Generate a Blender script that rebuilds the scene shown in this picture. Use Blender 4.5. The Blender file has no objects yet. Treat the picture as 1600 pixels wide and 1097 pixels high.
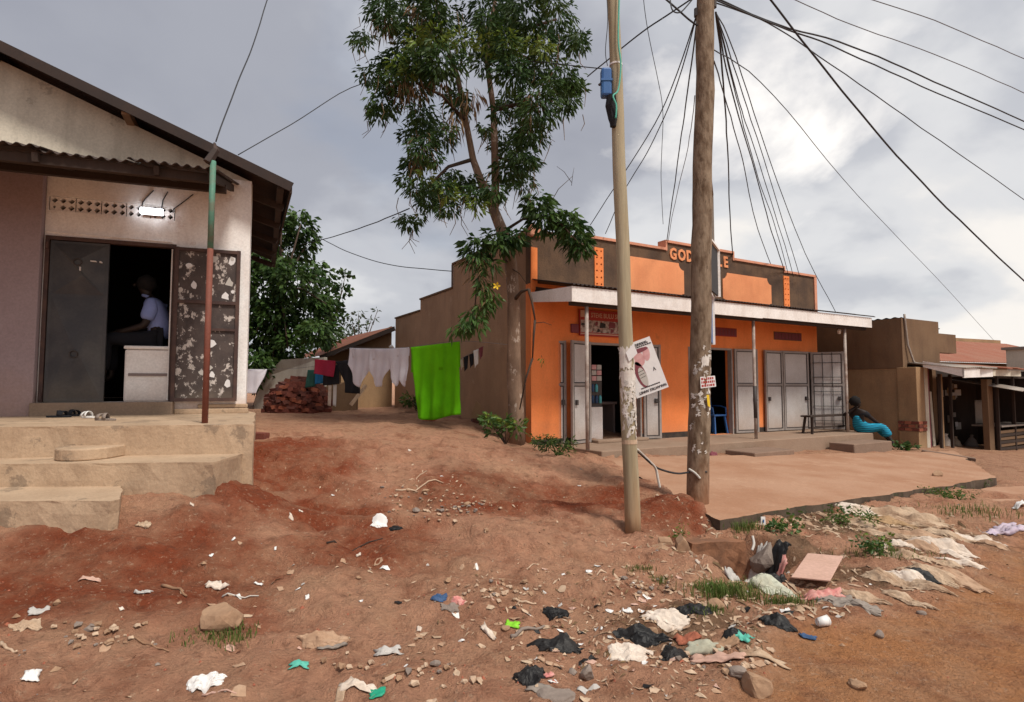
import bpy, bmesh, math, random
import numpy as np
from mathutils import Vector, Matrix, noise

C = bpy.context.scene
COL = C.collection
R_ = math.radians
rnd = random.Random(7)

# ------------------------------------------------------------------ camera
F, CX, CY, HC = 900.0, 800.0, 548.5, 1.55
PITCH = math.atan(54.5 / F)
cam_d = bpy.data.cameras.new('camera'); cam = bpy.data.objects.new('camera', cam_d); COL.objects.link(cam)
cam_d.sensor_width = 36; cam_d.lens = 36 * F / 1600; cam_d.clip_start = .05; cam_d.clip_end = 3000
cam.location = (0, 0, HC); cam.rotation_euler = (math.pi / 2 + PITCH, 0, 0)
C.camera = cam

# ------------------------------------------------------------------ sky, sun, exposure
SUN_EL, SUN_AZ = R_(57), R_(140)          # azimuth clockwise from +Y
world = bpy.data.worlds.new('World'); C.world = world; world.use_nodes = True
wn, wl = world.node_tree.nodes, world.node_tree.links
wn.clear()
def W(t, **k):
    n = wn.new(t)
    for a, b in k.items(): setattr(n, a, b)
    return n
def wmath(op, a, b=None, clamp=False):
    n = W('ShaderNodeMath', operation=op, use_clamp=clamp)
    for i, v in enumerate((a, b)):
        if v is None: continue
        if isinstance(v, (int, float)): n.inputs[i].default_value = v
        else: wl.new(v, n.inputs[i])
    return n.outputs[0]
def wramp(fac, stops, interp='EASE'):
    n = W('ShaderNodeValToRGB'); n.color_ramp.interpolation = interp
    e = n.color_ramp.elements
    while len(e) > 1: e.remove(e[-1])
    for i, (p, c) in enumerate(stops):
        el = e[0] if i == 0 else e.new(p)
        el.position = p; el.color = (*c, 1) if len(c) == 3 else c
    wl.new(fac, n.inputs[0]); return n.outputs[0]
def wmix(fac, a, b):
    n = W('ShaderNodeMix', data_type='RGBA')
    for s, v in ((0, fac), (6, a), (7, b)):
        if isinstance(v, (int, float)): n.inputs[s].default_value = v
        elif isinstance(v, tuple): n.inputs[s].default_value = (*v, 1)
        else: wl.new(v, n.inputs[s])
    return n.outputs[2]
tc = W('ShaderNodeTexCoord').outputs['Generated']
sep = W('ShaderNodeSeparateXYZ'); wl.new(tc, sep.inputs[0])
dx, dy, dz = sep.outputs
den = wmath('ADD', wmath('MAXIMUM', dz, 0.0), 0.42)
cmb = W('ShaderNodeCombineXYZ')
wl.new(wmath('DIVIDE', dx, den), cmb.inputs[0]); wl.new(wmath('DIVIDE', dy, den), cmb.inputs[1])
def wnoise(scale, detail, rough, off, dist=0.0):
    m = W('ShaderNodeMapping'); m.inputs['Location'].default_value = off
    wl.new(cmb.outputs[0], m.inputs[0])
    n = W('ShaderNodeTexNoise'); n.inputs['Scale'].default_value = scale; n.inputs['Detail'].default_value = detail
    n.inputs['Roughness'].default_value = rough; n.inputs['Distortion'].default_value = dist
    wl.new(m.outputs[0], n.inputs['Vector']); return n.outputs[0]
big = wnoise(1.15, 3, .5, (3.1, 1.7, 0), .2)
med = wnoise(2.3, 5, .5, (5.2, 8.3, 0), .2)
fine = wnoise(5.5, 6, .5, (1.2, 4.3, 0), .3)
# the dense rain cloud to the north-west thins out to the east
west = wmath('MULTIPLY', wmath('ADD', dx, 0.10), 0.20)
dens = wmath('ADD', wmath('SUBTRACT', wmath('ADD', wmath('MULTIPLY', big, .50), wmath('MULTIPLY', med, .50)), west),
             wmath('MULTIPLY', fine, .16))
low = wmath('SUBTRACT', 1.0, wmath('MULTIPLY', dz, 3.2), True)
dens = wmath('SUBTRACT', dens, wmath('MULTIPLY', low, .20))
cloud = wramp(dens, [(.32, (.84, .80, .755)), (.41, (.655, .655, .665)), (.49, (.49, .50, .535)), (.60, (.345, .355, .40)), (.85, (.26, .27, .32))])
# sunlit cumulus heads in front of the grey layer
cum = wnoise(1.7, 8, .55, (2.4, 7.6, 0), .35)
cum_m = wmath('MULTIPLY', wmath('SUBTRACT', cum, .59), 11.0, True)
cum_c = wramp(fine, [(.3, (.84, .81, .79)), (.62, (1.08, 1.03, .97))])
cloud2 = wmix(wmath('MULTIPLY', cum_m, .85), cloud, cum_c)
bg_c = W('ShaderNodeBackground'); wl.new(cloud2, bg_c.inputs[0]); bg_c.inputs[1].default_value = 0.88
sky = W('ShaderNodeTexSky', sky_type='NISHITA', sun_disc=False)
sky.sun_elevation = SUN_EL; sky.sun_rotation = SUN_AZ; sky.air_density = 1.2; sky.dust_density = 2.0
bg_s = W('ShaderNodeBackground'); wl.new(sky.outputs[0], bg_s.inputs[0]); bg_s.inputs[1].default_value = 0.10
cov = wramp(wnoise(1.9, 4, .5, (2.0, 6.6, 0), .2), [(.30, (.80,) * 3), (.42, (.97,) * 3)])
ms = W('ShaderNodeMixShader'); wl.new(cov, ms.inputs[0]); wl.new(bg_s.outputs[0], ms.inputs[1]); wl.new(bg_c.outputs[0], ms.inputs[2])
wo = W('ShaderNodeOutputWorld'); wl.new(ms.outputs[0], wo.inputs[0])

sd = bpy.data.lights.new('sun', 'SUN'); sd.energy = 2.6; sd.angle = R_(11); sd.color = (1, .94, .84)
sun = bpy.data.objects.new('sun', sd); COL.objects.link(sun)
sv = Vector((math.sin(SUN_AZ) * math.cos(SUN_EL), math.cos(SUN_AZ) * math.cos(SUN_EL), math.sin(SUN_EL)))
sun.rotation_euler = sv.to_track_quat('Z', 'Y').to_euler()
C.view_settings.view_transform = 'Standard'; C.view_settings.look = 'None'
C.view_settings.exposure = 0.42; C.view_settings.gamma = 1.0; C.view_settings.use_curve_mapping = False
C.cycles.max_bounces = 6; C.cycles.transparent_max_bounces = 8

# ------------------------------------------------------------------ photo geometry -> world points
def ray(px, py):
    x = (px - CX) / F; z = -(py - CY) / F
    y = math.cos(PITCH) - z * math.sin(PITCH); zz = math.sin(PITCH) + z * math.cos(PITCH)
    return x / y, zz / y
def at(px, py, Y):
    a, b = ray(px, py); return Vector((a * Y, Y, HC + b * Y))
def onz(px, py, z):
    a, b = ray(px, py); Y = (z - HC) / b; return Vector((a * Y, Y, z))

# ------------------------------------------------------------------ mesh helpers
class MB:
    def __init__(s): s.v = []; s.f = []; s.m = []
    def add(s, vs, fs, mi=0):
        o = len(s.v); s.v += [tuple(p) for p in vs]; s.f += [tuple(i + o for i in f) for f in fs]; s.m += [mi] * len(fs); return s
    def box(s, x0, y0, z0, x1, y1, z1, mi=0):
        return s.add([(x0, y0, z0), (x1, y0, z0), (x1, y1, z0), (x0, y1, z0), (x0, y0, z1), (x1, y0, z1), (x1, y1, z1), (x0, y1, z1)],
                     [(3, 2, 1, 0), (4, 5, 6, 7), (0, 1, 5, 4), (1, 2, 6, 5), (2, 3, 7, 6), (3, 0, 4, 7)], mi)
    def bar(s, a, b, w, h, up=(0, 0, 1), mi=0):
        a, b = Vector(a), Vector(b); d = (b - a).normalized(); up = Vector(up)
        if abs(d.dot(up)) > .98: up = Vector((0, 1, 0))
        x = d.cross(up).normalized(); z = x.cross(d)
        vs = [p + x * sx * w / 2 + z * sz * h / 2 for p in (a, b) for sx, sz in ((-1, -1), (1, -1), (1, 1), (-1, 1))]
        return s.add(vs, [(0, 1, 2, 3), (7, 6, 5, 4), (0, 4, 5, 1), (1, 5, 6, 2), (2, 6, 7, 3), (3, 7, 4, 0)], mi)
    def tube(s, pts, rad, n=8, caps=True, mi=0, jit=0.0):
        pts = [Vector(p) for p in pts]
        if not hasattr(rad, '__len__'): rad = [rad] * len(pts)
        rings = []; ref = None
        for i, p in enumerate(pts):
            d = (pts[min(i + 1, len(pts) - 1)] - pts[max(i - 1, 0)])
            d = d.normalized() if d.length > 1e-9 else Vector((0, 0, 1))
            if ref is None:
                ref = Vector((1, 0, 0)) if abs(d.x) < .8 else Vector((0, 1, 0))
            u = (ref - d * ref.dot(d)).normalized(); w = d.cross(u); ref = u
            rings.append([p + (u * math.cos(2 * math.pi * k / n) + w * math.sin(2 * math.pi * k / n)) * rad[i] * (1 + (rnd.uniform(-jit, jit) if jit else 0)) for k in range(n)])
        vs = [q for r in rings for q in r]
        fs = [(i * n + k, i * n + (k + 1) % n, (i + 1) * n + (k + 1) % n, (i + 1) * n + k) for i in range(len(pts) - 1) for k in range(n)]
        if caps: fs += [tuple(range(n - 1, -1, -1)), tuple((len(pts) - 1) * n + k for k in range(n))]
        return s.add(vs, fs, mi)
    def prism(s, poly, off, mi=0):
        """poly: 3-D points of a planar outline, off: extrusion vector"""
        n = len(poly); off = Vector(off); P = [Vector(p) for p in poly]
        return s.add(P + [p + off for p in P], [tuple(range(n - 1, -1, -1)), tuple(range(n, 2 * n))] + [(i, (i + 1) % n, n + (i + 1) % n, n + i) for i in range(n)], mi)
    def grid(s, fn, nx, ny, mi=0):
        vs = [fn(i / nx, j / ny) for j in range(ny + 1) for i in range(nx + 1)]
        fs = [(j * (nx + 1) + i, j * (nx + 1) + i + 1, (j + 1) * (nx + 1) + i + 1, (j + 1) * (nx + 1) + i) for j in range(ny) for i in range(nx)]
        return s.add(vs, fs, mi)
    def wall(s, x0, x1, z0, z1, y0, y1, holes=()):
        xs = sorted({x0, x1, *[h[0] for h in holes], *[h[1] for h in holes]})
        for a, b in zip(xs, xs[1:]):
            z = z0
            for h in sorted([h for h in holes if h[0] <= a + 1e-6 and h[1] >= b - 1e-6], key=lambda h: h[2]):
                if h[2] > z: s.box(a, y0, z, b, y1, h[2])
                z = h[3]
            if z < z1: s.box(a, y0, z, b, y1, z1)
        return s
    def build(s, name, mats, parent=None, smooth=False, bevel=0, solid=0, loc=None):
        me = bpy.data.meshes.new(name); me.from_pydata(s.v, [], s.f)
        mats = mats if isinstance(mats, (list, tuple)) else [mats]
        for m in mats: me.materials.append(m)
        if len(mats) > 1: me.polygons.foreach_set('material_index', s.m)
        bm = bmesh.new(); bm.from_mesh(me); bmesh.ops.recalc_face_normals(bm, faces=bm.faces); bm.to_mesh(me); bm.free()
        if smooth: me.polygons.foreach_set('use_smooth', [True] * len(me.polygons))
        o = bpy.data.objects.new(name, me); COL.objects.link(o)
        if parent: o.parent = parent
        if loc is not None: o.location = loc
        if bevel:
            b = o.modifiers.new('bevel', 'BEVEL'); b.width = bevel; b.segments = 2; b.limit_method = 'ANGLE'
        if solid:
            b = o.modifiers.new('solid', 'SOLIDIFY'); b.thickness = solid; b.offset = 0
        return o
def tag(o, label, cat, group=None, kind=None):
    o['label'] = label; o['category'] = cat
    if group: o['group'] = group
    if kind: o['kind'] = kind
    return o
def thing(name, label, cat, loc=(0, 0, 0), rz=0, group=None):
    o = bpy.data.objects.new(name, None); COL.objects.link(o); o.empty_display_size = .1
    o.location = loc; o.rotation_euler = (0, 0, rz); return tag(o, label, cat, group)
def struct(o): o['kind'] = 'structure'; return o
def text_mesh(name, txt, size, mat, parent, M, depth=.004, sx=1.0, align='LEFT', bold=.012):
    cu = bpy.data.curves.new(name, 'FONT'); cu.body = txt; cu.size = size; cu.extrude = depth; cu.align_x = align; cu.resolution_u = 2
    cu.offset = size * bold
    t = bpy.data.objects.new(name, cu); COL.objects.link(t)
    dg = bpy.context.evaluated_depsgraph_get(); me = bpy.data.meshes.new_from_object(t.evaluated_get(dg))
    bpy.data.objects.remove(t); bpy.data.curves.remove(cu)
    me.transform(M @ Matrix.Diagonal((sx, 1, 1, 1))); me.materials.clear(); me.materials.append(mat); me.name = name
    o = bpy.data.objects.new(name, me); COL.objects.link(o); o.parent = parent; return o
XZ = Matrix.Rotation(math.pi / 2, 4, 'X')          # text standing up, facing -y

# ------------------------------------------------------------------ materials
def mat(name, base, rough=.85, var=None, vscale=2.0, vfac=.5, grain=.12, gscale=40, bump=.15, bscale=30, metal=0.0,
        streak=None, sfac=.5, sscale=3.0, low=None, lowz=(0, .5), lowfac=.6, spots=None, spscale=6, spthr=.6, spfac=1, stretch=(1, 1, 1), emit=None, spec=.3, sheen=0, coord='Object', alpha=None):
    m = bpy.data.materials.new(name); m.use_nodes = True
    nt = m.node_tree; N, L = nt.nodes, nt.links; N.clear()
    out = N.new('ShaderNodeOutputMaterial'); b = N.new('ShaderNodeBsdfPrincipled'); L.new(b.outputs[0], out.inputs[0])
    b.inputs['Roughness'].default_value = rough; b.inputs['Metallic'].default_value = metal; b.inputs['Specular IOR Level'].default_value = spec
    t = N.new('ShaderNodeTexCoord'); vec = t.outputs[coord]
    def noi(scale, detail=5, st=None, rough_=.6, off=0):
        mp = N.new('ShaderNodeMapping'); mp.inputs['Scale'].default_value = st or stretch; mp.inputs['Location'].default_value = (off, off * .7, off * 1.3)
        L.new(vec, mp.inputs[0])
        n = N.new('ShaderNodeTexNoise'); n.inputs['Scale'].default_value = scale; n.inputs['Detail'].default_value = detail; n.inputs['Roughness'].default_value = rough_
        L.new(mp.outputs[0], n.inputs['Vector']); return n.outputs[0]
    def rampf(f, a, b_):
        r = N.new('ShaderNodeMapRange'); r.inputs[1].default_value = a; r.inputs[2].default_value = b_; r.clamp = True; r.interpolation_type = 'SMOOTHSTEP'
        L.new(f, r.inputs[0]); return r.outputs[0]
    def mul(f, k):
        n = N.new('ShaderNodeMath'); n.operation = 'MULTIPLY'; L.new(f, n.inputs[0])
        if isinstance(k, (int, float)): n.inputs[1].default_value = k
        else: L.new(k, n.inputs[1])
        return n.outputs[0]
    def mix(f, a, c, mode='MIX'):
        n = N.new('ShaderNodeMix'); n.data_type = 'RGBA'; n.blend_type = mode
        L.new(f, n.inputs[0])
        for i, v in ((6, a), (7, c)):
            if isinstance(v, tuple): n.inputs[i].default_value = (*v, 1)
            else: L.new(v, n.inputs[i])
        return n.outputs[2]
    col = base
    if var is not None: col = mix(mul(rampf(noi(vscale), .35, .68), vfac), col, var)
    if streak is not None: col = mix(mul(rampf(noi(sscale, 6, (1.3, 1.3, .30), .7, off=3.3), .42, .78), sfac), col, streak)
    if low is not None:
        sp = N.new('ShaderNodeSeparateXYZ'); L.new(vec, sp.inputs[0])
        a = N.new('ShaderNodeMath'); a.operation = 'ADD'; L.new(sp.outputs[2], a.inputs[0]); L.new(mul(noi(3.0, 5, off=8), (lowz[1] - lowz[0]) * .9), a.inputs[1])
        col = mix(mul(rampf(a.outputs[0], lowz[1] + (lowz[1] - lowz[0]) * .45, lowz[0] + (lowz[1] - lowz[0]) * .2), lowfac), col, low)
    if spots is not None: col = mix(mul(rampf(noi(spscale, 8, None, .72, 5.1), spthr, spthr + .04), spfac), col, spots)
    if grain:
        g = noi(gscale, 3, off=1.7)
        hs = N.new('ShaderNodeHueSaturation'); r = N.new('ShaderNodeMapRange'); r.inputs[1].default_value = .25; r.inputs[2].default_value = .75
        r.inputs[3].default_value = 1 - grain; r.inputs[4].default_value = 1 + grain; L.new(g, r.inputs[0]); L.new(r.outputs[0], hs.inputs['Value'])
        if isinstance(col, tuple): hs.inputs['Color'].default_value = (*col, 1)
        else: L.new(col, hs.inputs['Color'])
        col = hs.outputs[0]
    if isinstance(col, tuple): b.inputs['Base Color'].default_value = (*col, 1)
    else: L.new(col, b.inputs['Base Color'])
    if bump:
        bn = N.new('ShaderNodeBump'); bn.inputs['Strength'].default_value = bump; bn.inputs['Distance'].default_value = .02
        L.new(noi(bscale, 6, off=2.2), bn.inputs['Height']); L.new(bn.outputs[0], b.inputs['Normal'])
    if emit: b.inputs['Emission Color'].default_value = (*emit[0], 1); b.inputs['Emission Strength'].default_value = emit[1]
    return m
M = {}
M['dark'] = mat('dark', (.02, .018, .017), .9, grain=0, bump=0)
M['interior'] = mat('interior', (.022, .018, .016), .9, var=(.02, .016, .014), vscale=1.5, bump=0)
M['white_wall'] = mat('white_wall', (.88, .87, .86), .9, var=(.80, .74, .71), vscale=1.1, vfac=.6, streak=(.46, .35, .30), sfac=.4, low=(.50, .27, .16), lowz=(1.15, 1.6), lowfac=.75, spots=(.50, .38, .33), spscale=2.3, spthr=.62, spfac=.4, bump=.12)
M['cream_wall'] = mat('cream_wall', (.62, .56, .46), .9, var=(.46, .41, .33), vscale=.9, vfac=.7, streak=(.28, .24, .19), sfac=.5, spots=(.30, .26, .21), spscale=1.4, spthr=.60, spfac=.6, bump=.15)
M['mauve_wall'] = mat('mauve_wall', (.34, .265, .28), .9, var=(.28, .21, .22), vscale=1.2, low=(.40, .24, .17), lowz=(1.15, 1.9), lowfac=.6, bump=.08)
M['plinth'] = mat('plinth', (.47, .335, .225), .92, var=(.36, .245, .16), vscale=2.0, vfac=.8, streak=(.26, .19, .135), sfac=.15, spots=(.19, .14, .10), spscale=2.2, spthr=.555, spfac=.6, bump=.5, bscale=14)
M['sill'] = mat('sill', (.30, .21, .15), .9, var=(.22, .16, .11), bump=.2)
M['roof_dark'] = mat('roof_dark', (.030, .021, .019), .8, var=(.055, .032, .024), vscale=1.5, vfac=.7, bump=.05)
M['tin_edge'] = mat('tin_edge', (.040, .027, .023), .7, var=(.08, .042, .03), vscale=6, bump=.05)
M['rust_roof'] = mat('rust_roof', (.33, .125, .08), .8, var=(.36, .20, .14), vscale=1.2, spots=(.5, .36, .28), spscale=3, spthr=.66, stretch=(1, .4, 1), metal=.1)
M['tin_pale'] = mat('tin_pale', (.29, .255, .225), .6, var=(.30, .22, .17), vscale=3, metal=.3)
M['old_timber'] = mat('old_timber', (.050, .033, .026), .9, var=(.03, .022, .018), vscale=5, stretch=(1, 1, .2))
M['door_black'] = mat('door_black', (.040, .040, .046), .5, var=(.09, .085, .08), vscale=2.4, vfac=.6, spots=(.20, .17, .14), spscale=9, spthr=.70, spfac=.5, metal=.0, bump=.05, low=(.16, .13, .10), lowz=(1.3, 1.7), lowfac=.6, spec=.4)
M['door_frame'] = mat('door_frame', (.06, .035, .032), .6, var=(.13, .07, .05), vscale=6, bump=.05)
M['door_peel'] = mat('door_peel', (.055, .042, .04), .65, var=(.12, .09, .08), vscale=4, spots=(.56, .50, .46), spscale=7.5, spthr=.545, spfac=.9, stretch=(1.1, 1, .9), bump=.15, low=(.2, .15, .11), lowz=(1.3, 1.6))
M['post_green'] = mat('post_green', (.085, .21, .15), .6, var=(.16, .13, .09), vscale=7, vfac=.8)
M['post_red'] = mat('post_red', (.20, .062, .042), .7, var=(.15, .06, .04), vscale=8)
M['fridge'] = mat('fridge', (.80, .77, .75), .45, var=(.66, .57, .52), vscale=2.5, vfac=.5, bump=.0, low=(.45, .32, .24), lowz=(0, .2), lowfac=.5)
M['grey_trim'] = mat('grey_trim', (.22, .17, .16), .5, bump=0)
M['orange'] = mat('orange', (.92, .285, .090), .88, var=(.80, .215, .060), vscale=.9, vfac=.7, grain=.07, bump=.12, low=(.40, .19, .10), lowz=(.3, 1.1), lowfac=.6, spots=(.56, .17, .06), spscale=2.2, spthr=.63, spfac=.45, streak=(.55, .16, .06), sfac=.35, sscale=2.2)
M['peach'] = mat('peach', (.82, .33, .15), .85, var=(.68, .245, .11), vscale=1.5, vfac=.6, streak=(.55, .20, .10), sfac=.3, grain=.06, bump=.06)
M['peach_trim'] = mat('peach_trim', (.66, .30, .19), .85, var=(.46, .22, .15), vscale=3, vfac=.6)
M['brown_render'] = mat('brown_render', (.150, .090, .055), .95, var=(.072, .046, .034), vscale=1.3, vfac=.9, streak=(.05, .034, .026), sfac=.5, bump=.3)
M['side_render'] = mat('side_render', (.40, .245, .15), .95, var=(.30, .18, .11), vscale=.9, vfac=.8, streak=(.20, .13, .088), sfac=.45, bump=.3, low=(.34, .16, .085), lowz=(.5, 1.0), lowfac=.5, spots=(.44, .30, .20), spscale=1.4, spthr=.60, spfac=.5)
M['brown_dry'] = mat('brown_dry', (.36, .23, .125), .95, var=(.26, .16, .09), vscale=1.1, vfac=.8, streak=(.17, .11, .07), sfac=.4, bump=.25)
M['brown_dark'] = mat('brown_dark', (.150, .088, .050), .95, var=(.21, .13, .075), vscale=.8, vfac=.7, streak=(.08, .05, .034), sfac=.4, bump=.2)
M['skirting'] = mat('skirting', (.035, .028, .026), .9, var=(.10, .07, .05), vscale=5)
M['white_board'] = mat('white_board', (.82, .79, .77), .7, var=(.66, .60, .56), vscale=2.5, vfac=.6, streak=(.5, .42, .36), sfac=.4, bump=.05)
M['grey_door'] = mat('grey_door', (.52, .49, .48), .55, var=(.41, .37, .35), vscale=2, vfac=.6, low=(.36, .23, .15), lowz=(.4, 1.0), streak=(.34, .27, .23), sfac=.35, spots=(.27, .2, .16), spscale=5, spthr=.64, spfac=.5, bump=.03)
M['grey_frame'] = mat('grey_frame', (.33, .29, .27), .55, var=(.22, .18, .16), vscale=6, bump=.03)
M['dark_steel'] = mat('dark_steel', (.06, .05, .048), .6, bump=0)
M['post_steel'] = mat('post_steel', (.40, .34, .30), .6, var=(.20, .12, .09), vscale=5, vfac=.8)
M['concrete'] = mat('concrete', (.31, .215, .155), .95, var=(.24, .15, .10), vscale=2, streak=None, bump=.2)
M['concrete_side'] = mat('concrete_side', (.25, .165, .12), .95, var=(.17, .11, .08), vscale=3, bump=.25)
M['grey_concrete'] = mat('grey_concrete', (.27, .23, .20), .95, var=(.2, .16, .13), vscale=2, bump=.25)
M['apron'] = mat('apron', (.40, .232, .148), .95, var=(.32, .158, .088), vscale=1.1, vfac=.8, grain=.12, bump=.18, spots=(.48, .30, .20), spscale=2.4, spthr=.58, spfac=.4)
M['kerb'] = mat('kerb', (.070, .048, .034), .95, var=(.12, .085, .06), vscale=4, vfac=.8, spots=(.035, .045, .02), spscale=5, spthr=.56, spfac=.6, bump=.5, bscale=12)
M['brick'] = mat('brick', (.185, .055, .038), .95, var=(.11, .036, .028), vscale=3, grain=.25, gscale=30, bump=.3, coord='Object')
M['brick2'] = mat('brick2', (.36, .12, .07), .95, var=(.22, .07, .045), vscale=3, grain=.2, bump=.3)
M['brick3'] = mat('brick3', (.12, .045, .036), .95, var=(.17, .065, .05), vscale=3, grain=.2, bump=.3)
M['black_print'] = mat('black_print', (.03, .028, .03), .7, grain=0, bump=0)
M['red_print'] = mat('red_print', (.36, .04, .03), .6, grain=.05, bump=0)
M['pale_print'] = mat('pale_print', (.55, .36, .28), .6, grain=0, bump=0)
M['paper'] = mat('paper', (.70, .68, .68), .8, grain=.04, bump=.05)
M['pink_print'] = mat('pink_print', (.62, .36, .36), .8, var=(.45, .16, .18), vscale=14, grain=0, bump=0)
M['maroon_print'] = mat('maroon_print', (.20, .055, .07), .8, grain=0, bump=0)
M['sole_print'] = mat('sole_print', (.46, .43, .40), .8, grain=.05, bump=0)
M['cyan_print'] = mat('cyan_print', (.10, .42, .48), .5, grain=0, bump=0)
M['blue_plastic'] = mat('blue_plastic', (.025, .10, .30), .4, var=(.04, .14, .34), grain=.05, bump=.02, spec=.5)
M['black_cloth'] = mat('black_cloth', (.018, .018, .022), .95, bump=.1)
M['black_plastic'] = mat('black_plastic', (.009, .009, .010), .5, var=(.03, .026, .024), vscale=8, bump=.3, bscale=25, spec=.25)
M['green_cord'] = mat('green_cord', (.10, .42, .33), .6, bump=0)
M['wire_black'] = mat('wire_black', (.03, .03, .034), .6, grain=0, bump=0)
M['wire_grey'] = mat('wire_grey', (.13, .13, .145), .6, grain=0, bump=0)
M['rope'] = mat('rope', (.5, .46, .42), .9, bump=0)
M['lime'] = mat('lime', (.165, .60, .004), .95, var=(.12, .47, .003), vscale=3, vfac=.5, grain=.1, gscale=120, bump=.3, bscale=160)
M['white_cloth'] = mat('white_cloth', (.88, .86, .92), .95, var=(.78, .75, .82), vscale=3, grain=.04, bump=.1, bscale=60)
M['red_cloth'] = mat('red_cloth', (.52, .04, .09), .95, var=(.38, .03, .07), bump=.05)
M['blue_cloth'] = mat('blue_cloth', (.03, .20, .44), .95, bump=.05)
M['green_cloth'] = mat('green_cloth', (.025, .085, .07), .95, bump=.05)
M['shirt'] = mat('shirt', (.22, .27, .52), .9, var=(.16, .20, .42), vscale=6, grain=.05, bump=.08)
M['skin'] = mat('skin', (.022, .013, .010), .55, grain=.08, bump=.03)
M['hair'] = mat('hair', (.010, .008, .008), .9, bump=.3)
M['trousers'] = mat('trousers', (.010, .010, .014), .95, bump=.05)
M['leaf_dark'] = mat('leaf_dark', (.023, .056, .016), .5, var=(.062, .105, .022), vscale=2.2, vfac=.95, grain=.45, gscale=3, bump=0, spec=.22)
M['leaf_mid'] = mat('leaf_mid', (.045, .10, .020), .5, var=(.085, .15, .03), vscale=2.6, vfac=.8, grain=.3, gscale=3, bump=0, spec=.4)
M['leaf_light'] = mat('leaf_light', (.14, .22, .03), .5, var=(.20, .24, .045), vscale=2.6, vfac=.8, grain=.25, gscale=3, bump=0, spec=.4)
M['leaf_far'] = mat('leaf_far', (.045, .07, .04), .6, var=(.07, .09, .05), vscale=1, grain=.25, gscale=3, bump=0)
M['leaf_dry'] = mat('leaf_dry', (.17, .105, .05), .8, var=(.09, .055, .03), vscale=2, grain=.3, gscale=4, bump=0)
M['yellow_petal'] = mat('yellow_petal', (.75, .5, .03), .7, bump=0)
M['bark'] = mat('bark', (.25, .165, .115), .95, var=(.15, .095, .065), vscale=3, vfac=.9, stretch=(1.5, 1.5, .6), spots=(.52, .43, .36), spscale=5, spthr=.57, spfac=.8, bump=.6, bscale=12)
M['bark_dark'] = mat('bark_dark', (.06, .04, .03), .95, var=(.11, .075, .055), vscale=4, bump=.4)
M['grass'] = mat('grass', (.085, .14, .026), .7, var=(.17, .17, .05), vscale=5, vfac=.7, grain=.25, gscale=12, bump=0)
M['stone'] = mat('stone', (.36, .225, .14), .95, var=(.26, .15, .09), vscale=4, vfac=.7, bump=.4, bscale=20)
M['drain_stone'] = mat('drain_stone', (.25, .115, .062), .95, var=(.14, .07, .042), vscale=5, vfac=.8, spots=(.10, .06, .045), spscale=6, spthr=.56, spfac=.7, bump=.6, bscale=16)
M['stone_grey'] = mat('stone_grey', (.25, .20, .17), .9, var=(.17, .13, .11), vscale=5, bump=.4)
M['sack'] = mat('sack', (.50, .37, .26), .95, var=(.30, .18, .11), vscale=6, vfac=.8, grain=.15, gscale=90, bump=.4, bscale=40)
M['sack_dirty'] = mat('sack_dirty', (.36, .22, .14), .95, var=(.46, .31, .21), vscale=6, vfac=.8, grain=.12, bump=.3)
M['sack_white'] = mat('sack_white', (.66, .57, .49), .95, var=(.48, .36, .27), vscale=6, vfac=.7, bump=.3)
M['sack_green'] = mat('sack_green', (.46, .47, .38), .9, var=(.32, .28, .20), vscale=8, vfac=.7, bump=.3)
M['pink_board'] = mat('pink_board', (.54, .34, .27), .85, var=(.44, .27, .20), vscale=4, bump=.1)
M['pink_edge'] = mat('pink_edge', (.45, .12, .09), .8, bump=0)
M['green_scrap'] = mat('green_scrap', (.02, .30, .18), .5, bump=.1)
M['lime_scrap'] = mat('lime_scrap', (.22, .55, .03), .6, bump=.1)
M['blue_scrap'] = mat('blue_scrap', (.03, .075, .17), .6, var=(.08, .12, .22), vscale=20, bump=.2)
M['pink_scrap'] = mat('pink_scrap', (.55, .2, .18), .7, var=(.7, .5, .42), vscale=20, bump=.1)
M['lilac_scrap'] = mat('lilac_scrap', (.46, .38, .48), .7, var=(.6, .5, .5), vscale=20, bump=.1)
M['twig'] = mat('twig', (.30, .17, .10), .95, var=(.18, .1, .06), vscale=5)
M['pale_twig'] = mat('pale_twig', (.52, .38, .27), .95, var=(.36, .23, .15), vscale=9)
M['bulb'] = mat('bulb', (.9, .9, .95), .4, grain=0, bump=0, emit=((.9, .95, 1.0), 8))
M['cup'] = mat('cup', (.72, .70, .68), .5, grain=.03, bump=0)
M['mosaic'] = mat('mosaic', (.52, .44, .40), .8, var=(.12, .07, .06), vscale=14, vfac=1, spots=(.40, .06, .05), spscale=9, spthr=.58, grain=.2, bump=0)

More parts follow.
